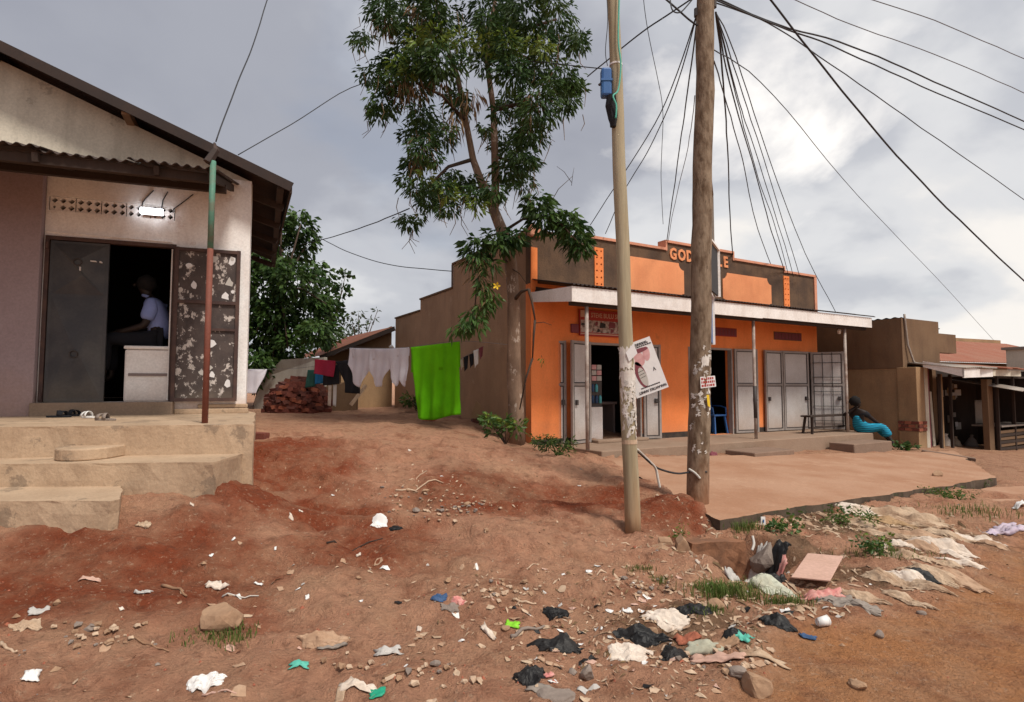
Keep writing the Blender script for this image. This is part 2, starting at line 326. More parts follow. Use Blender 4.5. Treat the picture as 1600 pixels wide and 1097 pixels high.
for nm in ('leaf_dark', 'leaf_mid', 'leaf_light', 'leaf_far', 'grass', 'lime', 'white_cloth', 'red_cloth', 'blue_cloth'):
    nt = M[nm].node_tree; pb = [n for n in nt.nodes if n.type == 'BSDF_PRINCIPLED'][0]; ou = [n for n in nt.nodes if n.type == 'OUTPUT_MATERIAL'][0]
    tr_n = nt.nodes.new('ShaderNodeBsdfTranslucent'); mx_n = nt.nodes.new('ShaderNodeMixShader'); mx_n.inputs[0].default_value = .3
    src = pb.inputs['Base Color'].links[0].from_socket; nt.links.new(src, tr_n.inputs[0])
    nt.links.new(pb.outputs[0], mx_n.inputs[1]); nt.links.new(tr_n.outputs[0], mx_n.inputs[2]); nt.links.new(mx_n.outputs[0], ou.inputs[0])
def soil_mat(name, rough=.97):
    m = bpy.data.materials.new(name); m.use_nodes = True; nt = m.node_tree; N, L = nt.nodes, nt.links
    b = N['Principled BSDF']; b.inputs['Roughness'].default_value = rough; b.inputs['Specular IOR Level'].default_value = .15
    a = N.new('ShaderNodeAttribute'); a.attribute_name = 'soil'; g = N.new('ShaderNodeNewGeometry')
    def noi(s, d, r=.6, off=0, st=(1, 1, 1)):
        mp = N.new('ShaderNodeMapping'); mp.inputs['Location'].default_value = (off, off, off); mp.inputs['Scale'].default_value = st; L.new(g.outputs['Position'], mp.inputs[0])
        n = N.new('ShaderNodeTexNoise'); n.inputs['Scale'].default_value = s; n.inputs['Detail'].default_value = d; n.inputs['Roughness'].default_value = r
        L.new(mp.outputs[0], n.inputs['Vector']); return n.outputs[0]
    def mr(f, a0, a1, b0=0, b1=1):
        r = N.new('ShaderNodeMapRange'); r.clamp = True
        for i, v in enumerate((a0, a1, b0, b1)): r.inputs[i + 1].default_value = v
        L.new(f, r.inputs[0]); return r.outputs[0]
    def mix(f, c, d, mode='MIX'):
        n = N.new('ShaderNodeMix'); n.data_type = 'RGBA'; n.blend_type = mode; L.new(f, n.inputs[0])
        for i, v in ((6, c), (7, d)):
            if isinstance(v, tuple): n.inputs[i].default_value = (*v, 1)
            else: L.new(v, n.inputs[i])
        return n.outputs[2]
    c = mix(mr(noi(1.5, 8, .68), .44, .64, 0, .55), a.outputs['Color'], (.50, .295, .18))      # dusty tan drifts
    c = mix(mr(noi(2.6, 7, .65, 7), .50, .66, 0, .5), c, (.235, .072, .035))                      # damp red patches
    c = mix(mr(noi(8, 6, .7, 3), .55, .68, 0, .55), c, (.16, .065, .038))
    c = mix(mr(noi(26, 5, .7, 5), .58, .66, 0, .55), c, (.56, .37, .25))                          # grit
    c = mix(mr(noi(60, 4, .7, 9), .60, .70, 0, .6), c, (.15, .07, .045))
    hs = N.new('ShaderNodeHueSaturation'); L.new(mr(noi(14, 6, .7, 11), .25, .75, .78, 1.2), hs.inputs['Value']); L.new(c, hs.inputs['Color'])
    L.new(hs.outputs[0], b.inputs['Base Color'])
    bn = N.new('ShaderNodeBump'); bn.inputs['Strength'].default_value = 1.0; bn.inputs['Distance'].default_value = .05
    ad = N.new('ShaderNodeMath'); L.new(noi(11, 9, .72), ad.inputs[0]); L.new(noi(45, 5, .7, 2), ad.inputs[1]); L.new(ad.outputs[0], bn.inputs['Height']); L.new(bn.outputs[0], b.inputs['Normal'])
    return m
M['soil'] = soil_mat('soil'); M['road_soil'] = soil_mat('road_soil')

# ------------------------------------------------------------------ terrain
def cz(px, py, z): p = onz(px, py, z); return (p.x, p.y, z)
CP = [(0, 0, 0), (2, 2, 0), (2.2, 3.4, 0), (4, 4, -.02), (6, 5.8, -.05), (6.2, 8.2, -.02), (4, 6.5, .05), (9, 8.6, -.12), (12, 11.5, -.2), (20, 19, -.4), (40, 38, -.8), (10, 2, 0), (-3, -3, .06),
      (8, -5, 0), (-10, -2, .25), (0, -10, 0), (30, 10, -.3), (70, 30, -.6), (-1, 2.8, .05), (-2.4, 3, .14), (-5, 3, .3), (-1.5, 4, .17), (-2.6, 4, .36), (0, 4, .08),
      (0, 5, .15), (1, 4.5, .05), cz(190, 832, .49), cz(60, 842, .46), cz(340, 785, .58), cz(393, 755, .62), (-4.6, 4.1, .5), (-7.5, 4, .55), (-12, 4, .6),
      cz(500, 715, .66), cz(480, 780, .40), cz(480, 830, .30), cz(560, 790, .30), cz(700, 770, .36), cz(620, 740, .49), cz(750, 715, .55), cz(860, 735, .37),
      cz(800, 800, .24), cz(900, 830, .16), cz(990, 835, .12), cz(1000, 760, .27), cz(1060, 790, .20), cz(650, 850, .20), cz(450, 890, .2), cz(600, 690, .72), cz(700, 670, .72),
      cz(600, 648, .80), cz(450, 660, .76), cz(420, 700, .74), (-2, 14, .8), (-4, 14, .78), (-1, 16.5, .82), (-5, 18, .85), (-8, 20, .9), (0, 26, .9), (-15, 30, 1), (-12, 12, .8), (-22, 15, .8),
      (6, 30, .5), (-50, 60, 1.5), (0, 75, 1), (60, 75, -1), (.3, 10.9, .43), (-.3, 11.6, .56), (-1.5, 14, .76), (.9, 10.2, .32), (1.6, 8.2, .18), (3, 8, .1), (9.3, 12.6, -.02), (10.6, 13.3, -.03),
      (12, 13.6, -.15), (14, 15, -.22), (18, 17, -.35), (7, 7.6, -.06), (5, 6.7, .0), (3, 5.45, .07), (2.4, 5.5, .09), (1.7, 5.6, .10), (6, 12, .05), (1.40, 9.6, .33), (1.52, 8.6, .31), (1.68, 7.4, .29), (1.86, 6.4, .26), (1.97, 5.82, .21), (1.3, 8.6, .33), (1.5, 7.0, .27)]
CPa = np.array(CP)
def _solve():
    P = CPa[:, :2]; n = len(P)
    D = np.sqrt(((P[:, None] - P[None]) ** 2).sum(-1)) + np.eye(n) * .02
    A = np.zeros((n + 3, n + 3)); A[:n, :n] = D; A[:n, n] = 1; A[:n, n + 1:] = P; A[n, :n] = 1; A[n + 1:, :n] = P.T
    return np.linalg.solve(A, np.concatenate([CPa[:, 2], np.zeros(3)]))
WGT = _solve()
_rs = np.random.RandomState(3); _tab = _rs.rand(256, 256)
def vnoise(x, y):
    xi = np.floor(x).astype(int); yi = np.floor(y).astype(int); fx = x - xi; fy = y - yi
    fx = fx * fx * (3 - 2 * fx); fy = fy * fy * (3 - 2 * fy)
    t = lambda a, b: _tab[a & 255, b & 255]
    return (t(xi, yi) * (1 - fx) + t(xi + 1, yi) * fx) * (1 - fy) + (t(xi, yi + 1) * (1 - fx) + t(xi + 1, yi + 1) * fx) * fy - .5
AP = [Vector((2.03, 5.70, .25)), Vector((7.95, 9.55, .05)), Vector((10.15, 13.3, .06)), Vector((1.55, 10.05, .31))]    # apron corners
PIT = onz(1135, 880, 0)
ROADL = [(-9, -5.0), (-1.5, 1.2), (.6, 2.7), (1.9, 3.75), (2.8, 4.2), (5, 5.75), (7.5, 7.6), (12, 11.2), (40, 34)]
def smooth(e0, e1, x): t = np.clip((x - e0) / (e1 - e0), 0, 1); return t * t * (3 - 2 * t)
def roadmask(x, y):
    xs, ys = zip(*ROADL); yl = np.interp(x, xs, ys)
    return smooth(-.25, .35, yl - y + .5 * vnoise(x * 1.7, y * 1.7) + .2 * vnoise(x * 6, y * 6))
DIPS = [(560, 788, .3, .50, .15), (640, 772, .38, .22, .13), (440, 765, .45, .45, .12), (880, 775, .27, .45, .09), (960, 795, .2, .3, .07), (420, 735, .6, .3, .12), (760, 742, .45, .25, -.05), (330, 880, .33, .35, .06), (90, 850, .42, .9, .09), (250, 860, .40, .5, .05), (520, 905, .18, .3, -.03), (1040, 800, .22, .3, -.04)]
DIPW = [(*onz(a, b, c)[:2], r, d) for a, b, c, r, d in DIPS]
def inquad(x, y, Q, pad=0):
    ins = np.ones_like(x, bool)
    for i in range(4):
        a, b = Q[i], Q[(i + 1) % 4]
        ins &= ((b.x - a.x) * (y - a.y) - (b.y - a.y) * (x - a.x)) > pad * math.hypot(b.x - a.x, b.y - a.y)
    return ins
def hgt(x, y):
    x = np.asarray(x, float); y = np.asarray(y, float); sh = x.shape; x = x.ravel(); y = y.ravel()
    z = np.full(x.shape, WGT[-3]) + WGT[-2] * x + WGT[-1] * y
    for i in range(len(CPa)): z += WGT[i] * np.sqrt((x - CPa[i, 0]) ** 2 + (y - CPa[i, 1]) ** 2)
    for cx, cy, r, d in DIPW: z -= d * np.exp(-((x - cx) ** 2 + (y - cy) ** 2) / (r * r))
    rm = roadmask(x, y); k = 1 - .8 * rm
    n = .10 * vnoise(x * .9, y * .9) + .055 * vnoise(x * 2.3 + 9, y * 2.3) + .035 * vnoise(x * 5.3, y * 5.3 + 4) + .034 * vnoise(x * 10, y * 10) + .024 * vnoise(x * 21, y * 21) + .012 * vnoise(x * 43, y * 43)
    rg = lambda f, o: .25 - np.abs(vnoise(x * f + o, y * f + o * .7))
    n += .055 * rg(2.7, 3) + .040 * rg(6.1, 11) + .026 * rg(13, 7) + .016 * rg(29, 2)
    # eroded ledges along the slope
    led = vnoise(x * 1.3 + 31, y * 2.6 + 17); n += .06 * smooth(.02, .07, led) * smooth(4.0, 5.2, y) * (1 - smooth(9, 11, y)) + .02 * smooth(.02, .10, led) + .022 * smooth(.0, .05, vnoise(x * 3.1 + 5, y * 4.4 + 3))
    z = z + n * k * (1 / (1 + np.hypot(x, y) / 40))
    # drain pit beside the concrete apron, running on along the kerb
    lx = (x - PIT[0]) * .86 + (y - PIT[1]) * .5; ly = -(x - PIT[0]) * .5 + (y - PIT[1]) * .86
    pit = smooth(-.42, -.32, lx) * (1 - smooth(.30, .55, lx)) * smooth(-.52, -.36, ly) * (1 - smooth(.22, .26, ly))
    z -= .42 * pit
    inn = inquad(x, y, AP, -.0)
    z = np.where(inn, np.minimum(z, -.22), z)
    return z.reshape(sh)
def h1(x, y): return float(hgt(np.array([x]), np.array([y]))[0])
def G(px, py, lift=0.0):
    """first point of the terrain seen at that pixel"""
    a, b = ray(px, py); Y = np.arange(1.6, 30, .01); z = HC + b * Y; g = hgt(a * Y, Y); i = int(np.argmax(z < g))
    return Vector((a * Y[i], Y[i], float(g[i]) + lift))
def axis(lo, hi, f0, f1, step):
    v = list(np.arange(f0, f1 + 1e-6, step)); s = step; x = f1
    while x < hi: s *= 1.13; x += s; v.append(x)
    s = step; x = f0
    while x > lo: s *= 1.13; x -= s; v.insert(0, x)
    return np.array(v)
gx = axis(-260, 260, -4.2, 5.4, .03); gy = axis(-60, 500, 2.3, 8.2, .028)
GX, GY = np.meshgrid(gx, gy); GZ = hgt(GX, GY)
def gw(px, py, z): p = onz(px, py, z); return p.x, p.y
REDS = [(*gw(480, 800, .35), 1.0), (*gw(300, 860, .40), .9), (*gw(140, 870, .40), .8), (*gw(560, 850, .25), .8), (*gw(900, 780, .25), .9), (*gw(760, 760, .4), 1.0), (*gw(430, 720, .65), 1.2), (*gw(1040, 810, .17), .6)]
red = np.zeros_like(GX)
for cx, cy, r in REDS: red = np.maximum(red, np.exp(-((GX - cx) ** 2 + (GY - cy) ** 2) / (r * r)))
red = smooth(.25, .75, red + .35 * vnoise(GX * 2, GY * 2) + .2 * vnoise(GX * 6, GY * 6))
rm = roadmask(GX, GY)
tan_, redc, roadc, yard = np.array((.53, .272, .170)), np.array((.275, .068, .030)), np.array((.50, .222, .095)), np.array((.45, .245, .155))
yd = smooth(9, 12, GY)[..., None]
soil = tan_ * (1 - red[..., None]) + redc * red[..., None]
soil = soil * (1 - yd) + yard * yd
soil = soil * (1 - rm[..., None]) + roadc * rm[..., None]
nx, ny = len(gx), len(gy)
REFUSE = [(*gw(1300, 830, .0), .8), (*gw(1400, 850, -.02), .9), (*gw(1460, 850, -.05), .8), (*gw(1250, 880, 0), .45), (*gw(1350, 910, 0), .4), (*gw(1100, 985, 0), .35), (*gw(1040, 1000, 0), .35)]
ref = np.zeros_like(GX)
for cx, cy, r in REFUSE: ref = np.maximum(ref, np.exp(-((GX - cx) ** 2 + (GY - cy) ** 2) / (r * r)))
ref = smooth(.35, .8, ref + .5 * vnoise(GX * 4, GY * 4) + .35 * vnoise(GX * 11, GY * 11))[..., None] * .8
soil = soil * (1 - ref) + np.array((.115, .075, .042)) * ref
V = np.stack([GX.ravel(), GY.ravel(), GZ.ravel()], 1); SC = soil.reshape(-1, 3)
ii, jj = np.meshgrid(np.arange(nx - 1), np.arange(ny - 1)); a0 = (jj * nx + ii).ravel()
Q = np.stack([a0, a0 + 1, a0 + nx + 1, a0 + nx], 1); isroad = (rm.ravel()[Q].mean(1) > .5)
def terrain(name, quads, m):
    used, inv = np.unique(quads, return_inverse=True); me = bpy.data.meshes.new(name)
    me.from_pydata(V[used].tolist(), [], inv.reshape(-1, 4).tolist()); me.materials.append(m)
    at_ = me.attributes.new('soil', 'FLOAT_COLOR', 'POINT'); at_.data.foreach_set('color', np.c_[SC[used], np.ones(len(used))].ravel().astype(np.float32))
    me.polygons.foreach_set('use_smooth', [True] * len(me.polygons))
    o = bpy.data.objects.new(name, me); COL.objects.link(o); return struct(o)
terrain('ground', Q[~isroad], M['soil']); terrain('dirt_road', Q[isroad], M['road_soil'])

# ------------------------------------------------------------------ concrete apron, slab
def apron_pt(u, v):
    p = (AP[0] * (1 - u) + AP[1] * u) * (1 - v) + (AP[3] * (1 - u) + AP[2] * u) * v
    return p
def slab(name, pts, th, mt, ms, n=24, rag=.04):
    b = MB(); vs = []
    for j in range(n + 1):
        for i in range(n + 1):
            u, v = i / n, j / n
            p = (pts[0] * (1 - u) + pts[1] * u) * (1 - v) + (pts[3] * (1 - u) + pts[2] * u) * v
            e = rag if (i in (0, n) or j in (0, n)) else 0
            q = noise.noise_vector(p * 2.3) * e + noise.noise_vector(p * 7) * e * .5
            z = p.z + noise.noise(p * .9) * .008 + noise.noise(p * 5) * .004
            vs.append(Vector((p.x + q.x, p.y + q.y, z)))
    W_ = n + 1
    b.add(vs, [(j * W_ + i, j * W_ + i + 1, (j + 1) * W_ + i + 1, (j + 1) * W_ + i) for j in range(n) for i in range(n)], 0)
    rim = [i for i in range(W_)] + [j * W_ + n for j in range(1, W_)] + [n * W_ + i for i in range(n - 1, -1, -1)] + [j * W_ for j in range(n - 1, 0, -1)]
    k = len(rim); top = [vs[i] for i in rim]
    mid = [p + Vector((noise.noise(p * 4) * .02, -.012 + noise.noise(p * 5) * .02, -th * .5)) for p in top]
    bot = [Vector((p.x, p.y, p.z - th)) for p in top]
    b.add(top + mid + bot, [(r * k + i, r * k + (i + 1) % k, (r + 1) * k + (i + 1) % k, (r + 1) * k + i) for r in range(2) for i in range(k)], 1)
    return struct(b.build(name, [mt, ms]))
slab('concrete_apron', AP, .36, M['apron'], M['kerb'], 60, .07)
sl = [onz(1425, 792, -.03), onz(1600, 812, -.03), onz(1640, 758, -.03), onz(1540, 762, -.03)]
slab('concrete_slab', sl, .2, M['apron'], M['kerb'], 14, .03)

# ================================================================== LEFT SHOP
LH = thing('corner_shop', 'low white and mauve shop with dark steel doors and rusty awning above stepped plinth', 'shop building', (-3.76, 8.16, 0), R_(20))
def lw(p):   # world -> left-shop local
    return LHi @ Vector(p)
LHm = Matrix.Translation((-3.76, 8.16, 0)) @ Matrix.Rotation(R_(20), 4, 'Z'); LHi = LHm.inverted()
b = MB(); b.wall(-2.42, 0, .8, 4.50, 0, .18, [(-2.36, -.95, 1.34, 3.47), (-2.395, -.955, 3.83, 4.02)]); b.build('wall', M['white_wall'], LH)
b = MB(); b.box(-8.5, -.10, .8, -2.425, .18, 4.50); b.build('mauve_wall', M['mauve_wall'], LH, bevel=.01)['label'] = 'mauve painted wall left of the doors'
b = MB(); b.prism([(-8.5, .003, 4.503), (-.03, .003, 4.503), (-4.7, .003, 6.43), (-8.5, .003, 4.86)], (0, .17, 0)); b.build('gable_wall', M['cream_wall'], LH)
b = MB(); b.add([(-.002, .18, .6), (-.5, 6.0, .6), (-.002, .18, 4.5), (-.5, 6.0, 4.5), (-.18, .18, .6), (-.68, 6, .6), (-.18, .18, 4.5), (-.68, 6, 4.5)], [(0, 1, 3, 2), (4, 6, 7, 5), (1, 5, 7, 3), (2, 3, 7, 6)])
b.build('side_wall', M['white_wall'], LH)
b = MB(); b.box(-8.5, 5.9, .6, -.7, 6.05, 4.5); b.build('back_wall', M['cream_wall'], LH)
# interior
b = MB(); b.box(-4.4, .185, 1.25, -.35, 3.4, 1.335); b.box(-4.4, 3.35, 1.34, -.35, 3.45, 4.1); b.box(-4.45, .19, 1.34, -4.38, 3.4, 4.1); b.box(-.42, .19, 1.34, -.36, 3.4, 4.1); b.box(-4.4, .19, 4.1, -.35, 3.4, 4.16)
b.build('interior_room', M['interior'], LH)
# main roof, two pitches of corrugated sheet laid course by course
def zroof(x): return 4.62 - .403 * x if x > -4.7 else 4.62 + .403 * 4.7 + .403 * (x + 4.7)
def corr(b, p00, p10, p11, p01, waves, amp, n_across=None, ns=2):
    """corrugations run from edge 0 (v=0) to edge 1 (v=1); waves across u"""
    p00, p10, p11, p01 = map(Vector, (p00, p10, p11, p01)); nrm = (p10 - p00).cross(p01 - p00).normalized()
    n = waves * 6
    b.grid(lambda u, v: (p00 * (1 - u) + p10 * u) * (1 - v) + (p01 * (1 - u) + p11 * u) * v + nrm * amp * math.sin(u * waves * 2 * math.pi), n, ns)
ex0, ex1 = .55, .15
for k in range(6):
    y0, y1 = -.38 + k * 1.1, -.38 + (k + 1) * 1.1 + .08
    e0 = ex0 - (ex0 - ex1) * k / 4.5; e1 = ex0 - (ex0 - ex1) * (k + 1) / 4.5
    for side in (0, 1):
        b = MB()
        if side == 0: corr(b, (e0, y0, zroof(e0) + k * .004), (e1, y1, zroof(e1) + k * .004), (-4.7, y1, zroof(-4.7) + k * .004), (-4.7, y0, zroof(-4.7) + k * .004), 14, .012)
        else: corr(b, (-9.2, y0, zroof(-9.2) + k * .004), (-9.2, y1, zroof(-9.2) + k * .004), (-4.7, y1, zroof(-4.7) + k * .004), (-4.7, y0, zroof(-4.7) + k * .004), 14, .012)
        b.build('roof_sheet', M['roof_dark'], LH, smooth=True, solid=.004)
b = MB(); b.bar((ex0, -.40, zroof(ex0) - .05), (-4.7, -.40, zroof(-4.7) - .05), .025, .13); b.bar((-9.2, -.40, zroof(-9.2) - .05), (-4.7, -.40, zroof(-4.7) - .05), .025, .13); b.build('barge_board', M['roof_dark'], LH)
b = MB(); b.bar((ex0 - .01, -.385, zroof(ex0) - .06), (ex1 - .1, 5.5, zroof(ex1) - .06), .03, .14); b.build('eave_board', M['old_timber'], LH)
for x in (.40, -1.5, -3.0, -4.5):
    b = MB(); b.bar((x, -.34, zroof(x) - .08), (x - .35, 5.5, zroof(x) - .08), .09, .11); b.build('purlin', M['old_timber'] if x != -1.5 else M['side_render'], LH)
for k in range(5):
    y = .4 + k * 1.15; b = MB(); b.bar((-.05 - .08 * k, y, 4.42), (.42 - .09 * k, y, 4.27), .06, .1); b.build('rafter_end', M['old_timber'], LH)
# front awning
AY = -2.12
xs_ = [-7.4 + .80 * i for i in range(10)]
for i, x in enumerate(xs_[:-1]):
    x1 = min(x + .86, -.16); dz = rnd.uniform(-.02, .02); dy = rnd.uniform(-.05, .05)
    b = MB(); corr(b, (x, AY + dy, 3.90 + dz + .004 * (i % 2)), (x1, AY + dy, 3.90 + dz + rnd.uniform(-.015, .015) + .004 * (i % 2)), (x1, .0, 4.44), (x, .0, 4.44), 8, .017, ns=3)
    b.build('awning_sheet', M['tin_edge'], LH, smooth=True, solid=.003)
b = MB(); b.box(-7.4, -2.02, 3.77, -.20, -1.95, 3.87); b.build('awning_beam', M['old_timber'], LH, bevel=.006)
b = MB(); b.box(-7.4, -1.1, 3.96, -.20, -1.03, 4.06); b.build('awning_beam', M['old_timber'], LH)
for x in (-6.4, -5.2, -4.0, -2.9, -1.8, -.75, -.24):
    b = MB(); b.bar((x, -2.08, 3.82), (x, -.12, 4.33), .05, .09); b.build('rafter', M['old_timber'], LH)
p0, p1 = lw(onz(320, 661, 1.172)), lw(at(333, 252, 6.02))
pm = p0.lerp(p1, .655)
b = MB(); b.tube([p0, pm], .030, 10); post = b.build('awning_post', M['post_red'], LH, smooth=True)
b = MB(); b.tube([pm, p1], .030, 10); b.build('green_half', M['post_green'], post, smooth=True)['label'] = 'green painted upper half of the awning post'
b = MB(); b.tube([p1 + Vector((-.05, 0, -.02)), p1 + Vector((.02, .02, .13)), p1 + Vector((.0, .05, .22))], [.05, .04, .012], 6); b.build('ridge_tip', M['tin_edge'], LH)
# vent blocks
for i in range(5):
    xa = -2.385 + i * .285; b = MB()
    for r in range(2):
        for c in range(3):
            x0, x1, z0, z1 = xa + c * .092, xa + (c + 1) * .092, 3.835 + r * .09, 3.835 + (r + 1) * .09
            cs = [(x0, z0), (x1, z0), (x1, z1), (x0, z1)]; mx, mz = (x0 + x1) / 2, (z0 + z1) / 2; k = .82 if rnd.random() < .8 else .45
            ds = [(mx, mz - k * .045), (mx + k * .046, mz), (mx, mz + k * .045), (mx - k * .046, mz)]
            vs = [(x, .02, z) for x, z in cs + ds] + [(x, .12, z) for x, z in ds]
            fs = []
            for e in range(4): fs += [(e, (e + 1) % 4, 4 + e), ((e + 1) % 4, 4 + (e + 1) % 4, 4 + e), (4 + e, 4 + (e + 1) % 4, 8 + (e + 1) % 4, 8 + e)]
            b.add(vs, fs)
    b.build('vent_block', M['white_wall'], LH)
# security lamp and its cables
b = MB(); b.box(-1.34, -.05, 3.86, -1.10, .012, 3.96); lamp = b.build('lamp', M['grey_trim'], LH, bevel=.01)
b = MB(); b.tube([(-1.35, -.065, 3.91), (-1.09, -.065, 3.91)], .045, 12); b.build('lamp_tube', M['bulb'], lamp, smooth=True)
for (xa, za, xb, zb) in ((-1.35, 3.98, -1.22, 4.22), (-1.12, 3.97, -1.05, 4.22), (-.98, 3.93, -.74, 4.22)):
    b = MB(); b.tube([(xa, -.012, za), (xa + .01, -.014, za + .06), ((xa + xb) / 2 - .02, -.012, (za + zb) / 2), (xb, -.012, zb)], .007, 6); b.build('cable', M['wire_black'], LH)
b = MB(); b.bar((-2.40, -.01, 3.545), (-.98, -.01, 3.52), .02, .012); b.bar((-.98, -.01, 3.52), (-.90, -.01, 3.45), .02, .012); b.build('drip_edge', M['white_wall'], LH)
# doors
b = MB(); b.box(-2.40, -.03, 3.44, -.92, .06, 3.49); b.box(-2.40, -.03, 1.34, -2.355, .06, 3.44); b.box(-.955, -.03, 1.34, -.915, .06, 3.44); b.build('door_frame', M['door_frame'], LH)
b = MB(); b.box(-.972, -.04, 1.36, -.957, -.0, 3.42); b.build('door_trim', M['white_board'], LH)['label'] = 'pale strip on the right door jamb'
d = MB(); d.box(-2.345, -.015, 1.345, -1.70, .02, 3.43); dl = d.build('door_leaf', M['door_black'], LH); dl['label'] = 'closed black steel door leaf with pressed diamond panels'
def pyramid(b, x0, x1, z0, z1, y, hgt_):
    cx, cz_ = (x0 + x1) / 2, (z0 + z1) / 2
    b.add([(x0, y, z0), (x1, y, z0), (x1, y, z1), (x0, y, z1), (cx - .05, y - hgt_, cz_ + .08), (cx + .05, y - hgt_, cz_ - .08)], [(0, 1, 5), (1, 2, 4, 5), (2, 3, 4), (3, 0, 5, 4)])
for z0, z1, zc in ((2.74, 3.40, 3.16), (1.39, 2.70, 1.96)):
    b = MB(); pyramid(b, -2.31, -1.74, z0, z1, -.016, .05); b.build('door_panel', M['door_black'], dl)
    b = MB(); b.tube([(-2.03 + .045 * math.cos(a), -.075, zc + .045 * math.sin(a)) for a in [k * math.pi / 6 for k in range(13)]], .009, 6, False); b.build('ring', M['dark_steel'], dl)
for x, z, w_, h_ in ((-1.86, 3.18, .06, .012), (-1.78, 3.175, .018, .018), (-2.0, 3.07, .012, .05)):
    b = MB(); b.box(x - w_ / 2, -.078, z - h_ / 2, x + w_ / 2, -.012, z + h_ / 2); b.build('paint_mark', M['white_board'], dl)
for z in (1.42, 3.36):
    b = MB(); b.tube([(-2.375, -.045, z - .05), (-2.375, -.045, z + .05)], .018, 8); b.build('hinge', M['door_frame'], dl)
r2 = bpy.data.objects.new('door_leaf', None)
d = MB(); d.box(-.91, -.075, 1.345, -.115, -.055, 3.44); dr = d.build('door_leaf', M['door_peel'], LH); dr['label'] = 'open brown steel door leaf covered in torn white paper'
b = MB()
for x in (-.915, -.155): b.box(x, -.105, 1.34, x + .045, -.05, 3.45)
for z in (1.34, 2.31, 2.68, 3.40):
    if z == 2.31: b.box(-.5, -.10, z, -.155, -.076, z + .035)
    else: b.box(-.87, -.105, z, -.155, -.05, z + .045)
b.build('leaf_frame', M['door_frame'], dr)
# paper remnants stuck on the open leaf
pr = random.Random(5)
for k in range(14):
    x, z = pr.uniform(-.82, -.2), pr.choice([pr.uniform(2.75, 3.36), pr.uniform(1.45, 2.2), pr.uniform(2.75, 3.36)]); s = pr.uniform(.02, .065)
    poly = [(x + s * pr.uniform(.5, 1.3) * math.cos(a), -.0775 - .0004 * k, z + s * pr.uniform(.5, 1.5) * math.sin(a)) for a in [i * math.pi / 3.5 for i in range(7)]]
    b = MB(); b.prism(poly, (0, .0022, 0)); b.build('paper_scrap', M['paper'] if k % 3 else M['sole_print'], dr)
# sill, plinth and steps (their own rough alignment)
b = MB(); b.box(-2.44, -.16, 1.155, -.88, .17, 1.338); b.build('door_sill', M['sill'], LH, bevel=.012)
b = MB(); b.box(-.875, -.05, 1.165, .04, -.003, 1.24); b.box(-.60, -.03, 1.245, .03, -.003, 1.30); b.build('cracked_render', M['plinth'], LH, bevel=.015)
def wpoly(name, xy, z0, z1, m, parent, rag=.028, n=10, bev=.012):
    """plinth block from a world outline: subdivided sides so edges look hand-cast"""
    P = []
    for i in range(len(xy)):
        a, c = Vector((*xy[i], 0)), Vector((*xy[(i + 1) % len(xy)], 0)); k = max(1, int((c - a).length / .09))
        P += [a.lerp(c, t / k) for t in range(k)]
    b = MB(); N_ = len(P); rows = [z1, z1 - .02] + [z1 + (z0 - z1) * t for t in (.3, .6, .85, 1)]; vs = []
    for ri, z in enumerate(rows):
        for p in P:
            q = Vector((p.x, p.y, z)); nv = noise.noise_vector(q * 2.2) * rag * .6 + noise.noise_vector(q * 8) * rag * .45 * (1.6 if ri < 2 or ri > 3 else .7)
            dzz = noise.noise(p * 2.5) * .03 * (1 if ri == 5 else .15) + (noise.noise(p * 6) * .05 if ri == 5 else 0)
            vs.append(LHi @ Vector((p.x + nv.x, p.y + nv.y, z + dzz)))
    fs = [(r * N_ + i, r * N_ + (i + 1) % N_, (r + 1) * N_ + (i + 1) % N_, (r + 1) * N_ + i) for r in range(5) for i in range(N_)] + [tuple(range(N_))]
    b.add(vs, fs); return b.build(name, m, parent)
wc = lambda px, py, z: tuple(onz(px, py, z)[:2])
fl, fr = wc(-160, 669, 1.17), wc(396, 663, 1.17)
wpoly('plinth', [fl, fr, (-3.66, 8.24), (-3.9, 8.6), (-9.5, 6.3)], .40, 1.17, M['plinth'], LH)
f1l, f1r = wc(-200, 727, .885), wc(335, 722, .885)
wpoly('step', [f1l, f1r, (f1r[0] - .06, 5.75), (-6.6, 5.5)], .40, .885, M['plinth'], LH)
f2r = wc(172, 783, .69)
wpoly('step', [(-6.2, f2r[1] + .0), f2r, (f2r[0] + .02, f2r[1] + .08), (wc(192, 758, .69)[0] + .0, 5.05), (-6.3, 5.1)], .36, .69, M['plinth'], LH)
c = onz(121, 700, .99); b = MB()
ringp = [LHi @ Vector((c.x + .235 * math.cos(a), c.y + .12 + .24 * math.sin(a) * -1, .885)) for a in [math.pi * k / 12 for k in range(13)]]
b.prism(ringp + [LHi @ Vector((c.x - .235, 5.6, .885)), LHi @ Vector((c.x + .235, 5.6, .885))], (0, 0, .105)); b.build('round_step', M['plinth'], LH, bevel=.012)
# blue window edge at the far left
b = MB(); b.box(-3.35, -.13, 3.05, -2.93, -.1, 3.95); b.build('blue_shutter', M['blue_plastic'], LH, bevel=.01)

# white chest fridge in the doorway
fz = thing('chest_fridge', 'white chest fridge standing in the open dark doorway under the seated person', 'fridge', LHm @ Vector((-1.20, .25, 1.337)), R_(20))
b = MB(); b.box(-.285, -.25, .0, .27, .28, .70); b.build('cabinet', M['fridge'], fz, bevel=.025)
b = MB(); b.box(-.295, -.27, .703, .28, .29, .75); b.build('lid', M['fridge'], fz, bevel=.015)
b = MB(); b.box(-.23, -.268, .345, .235, -.258, .382); b.build('handle_slot', M['grey_trim'], fz)

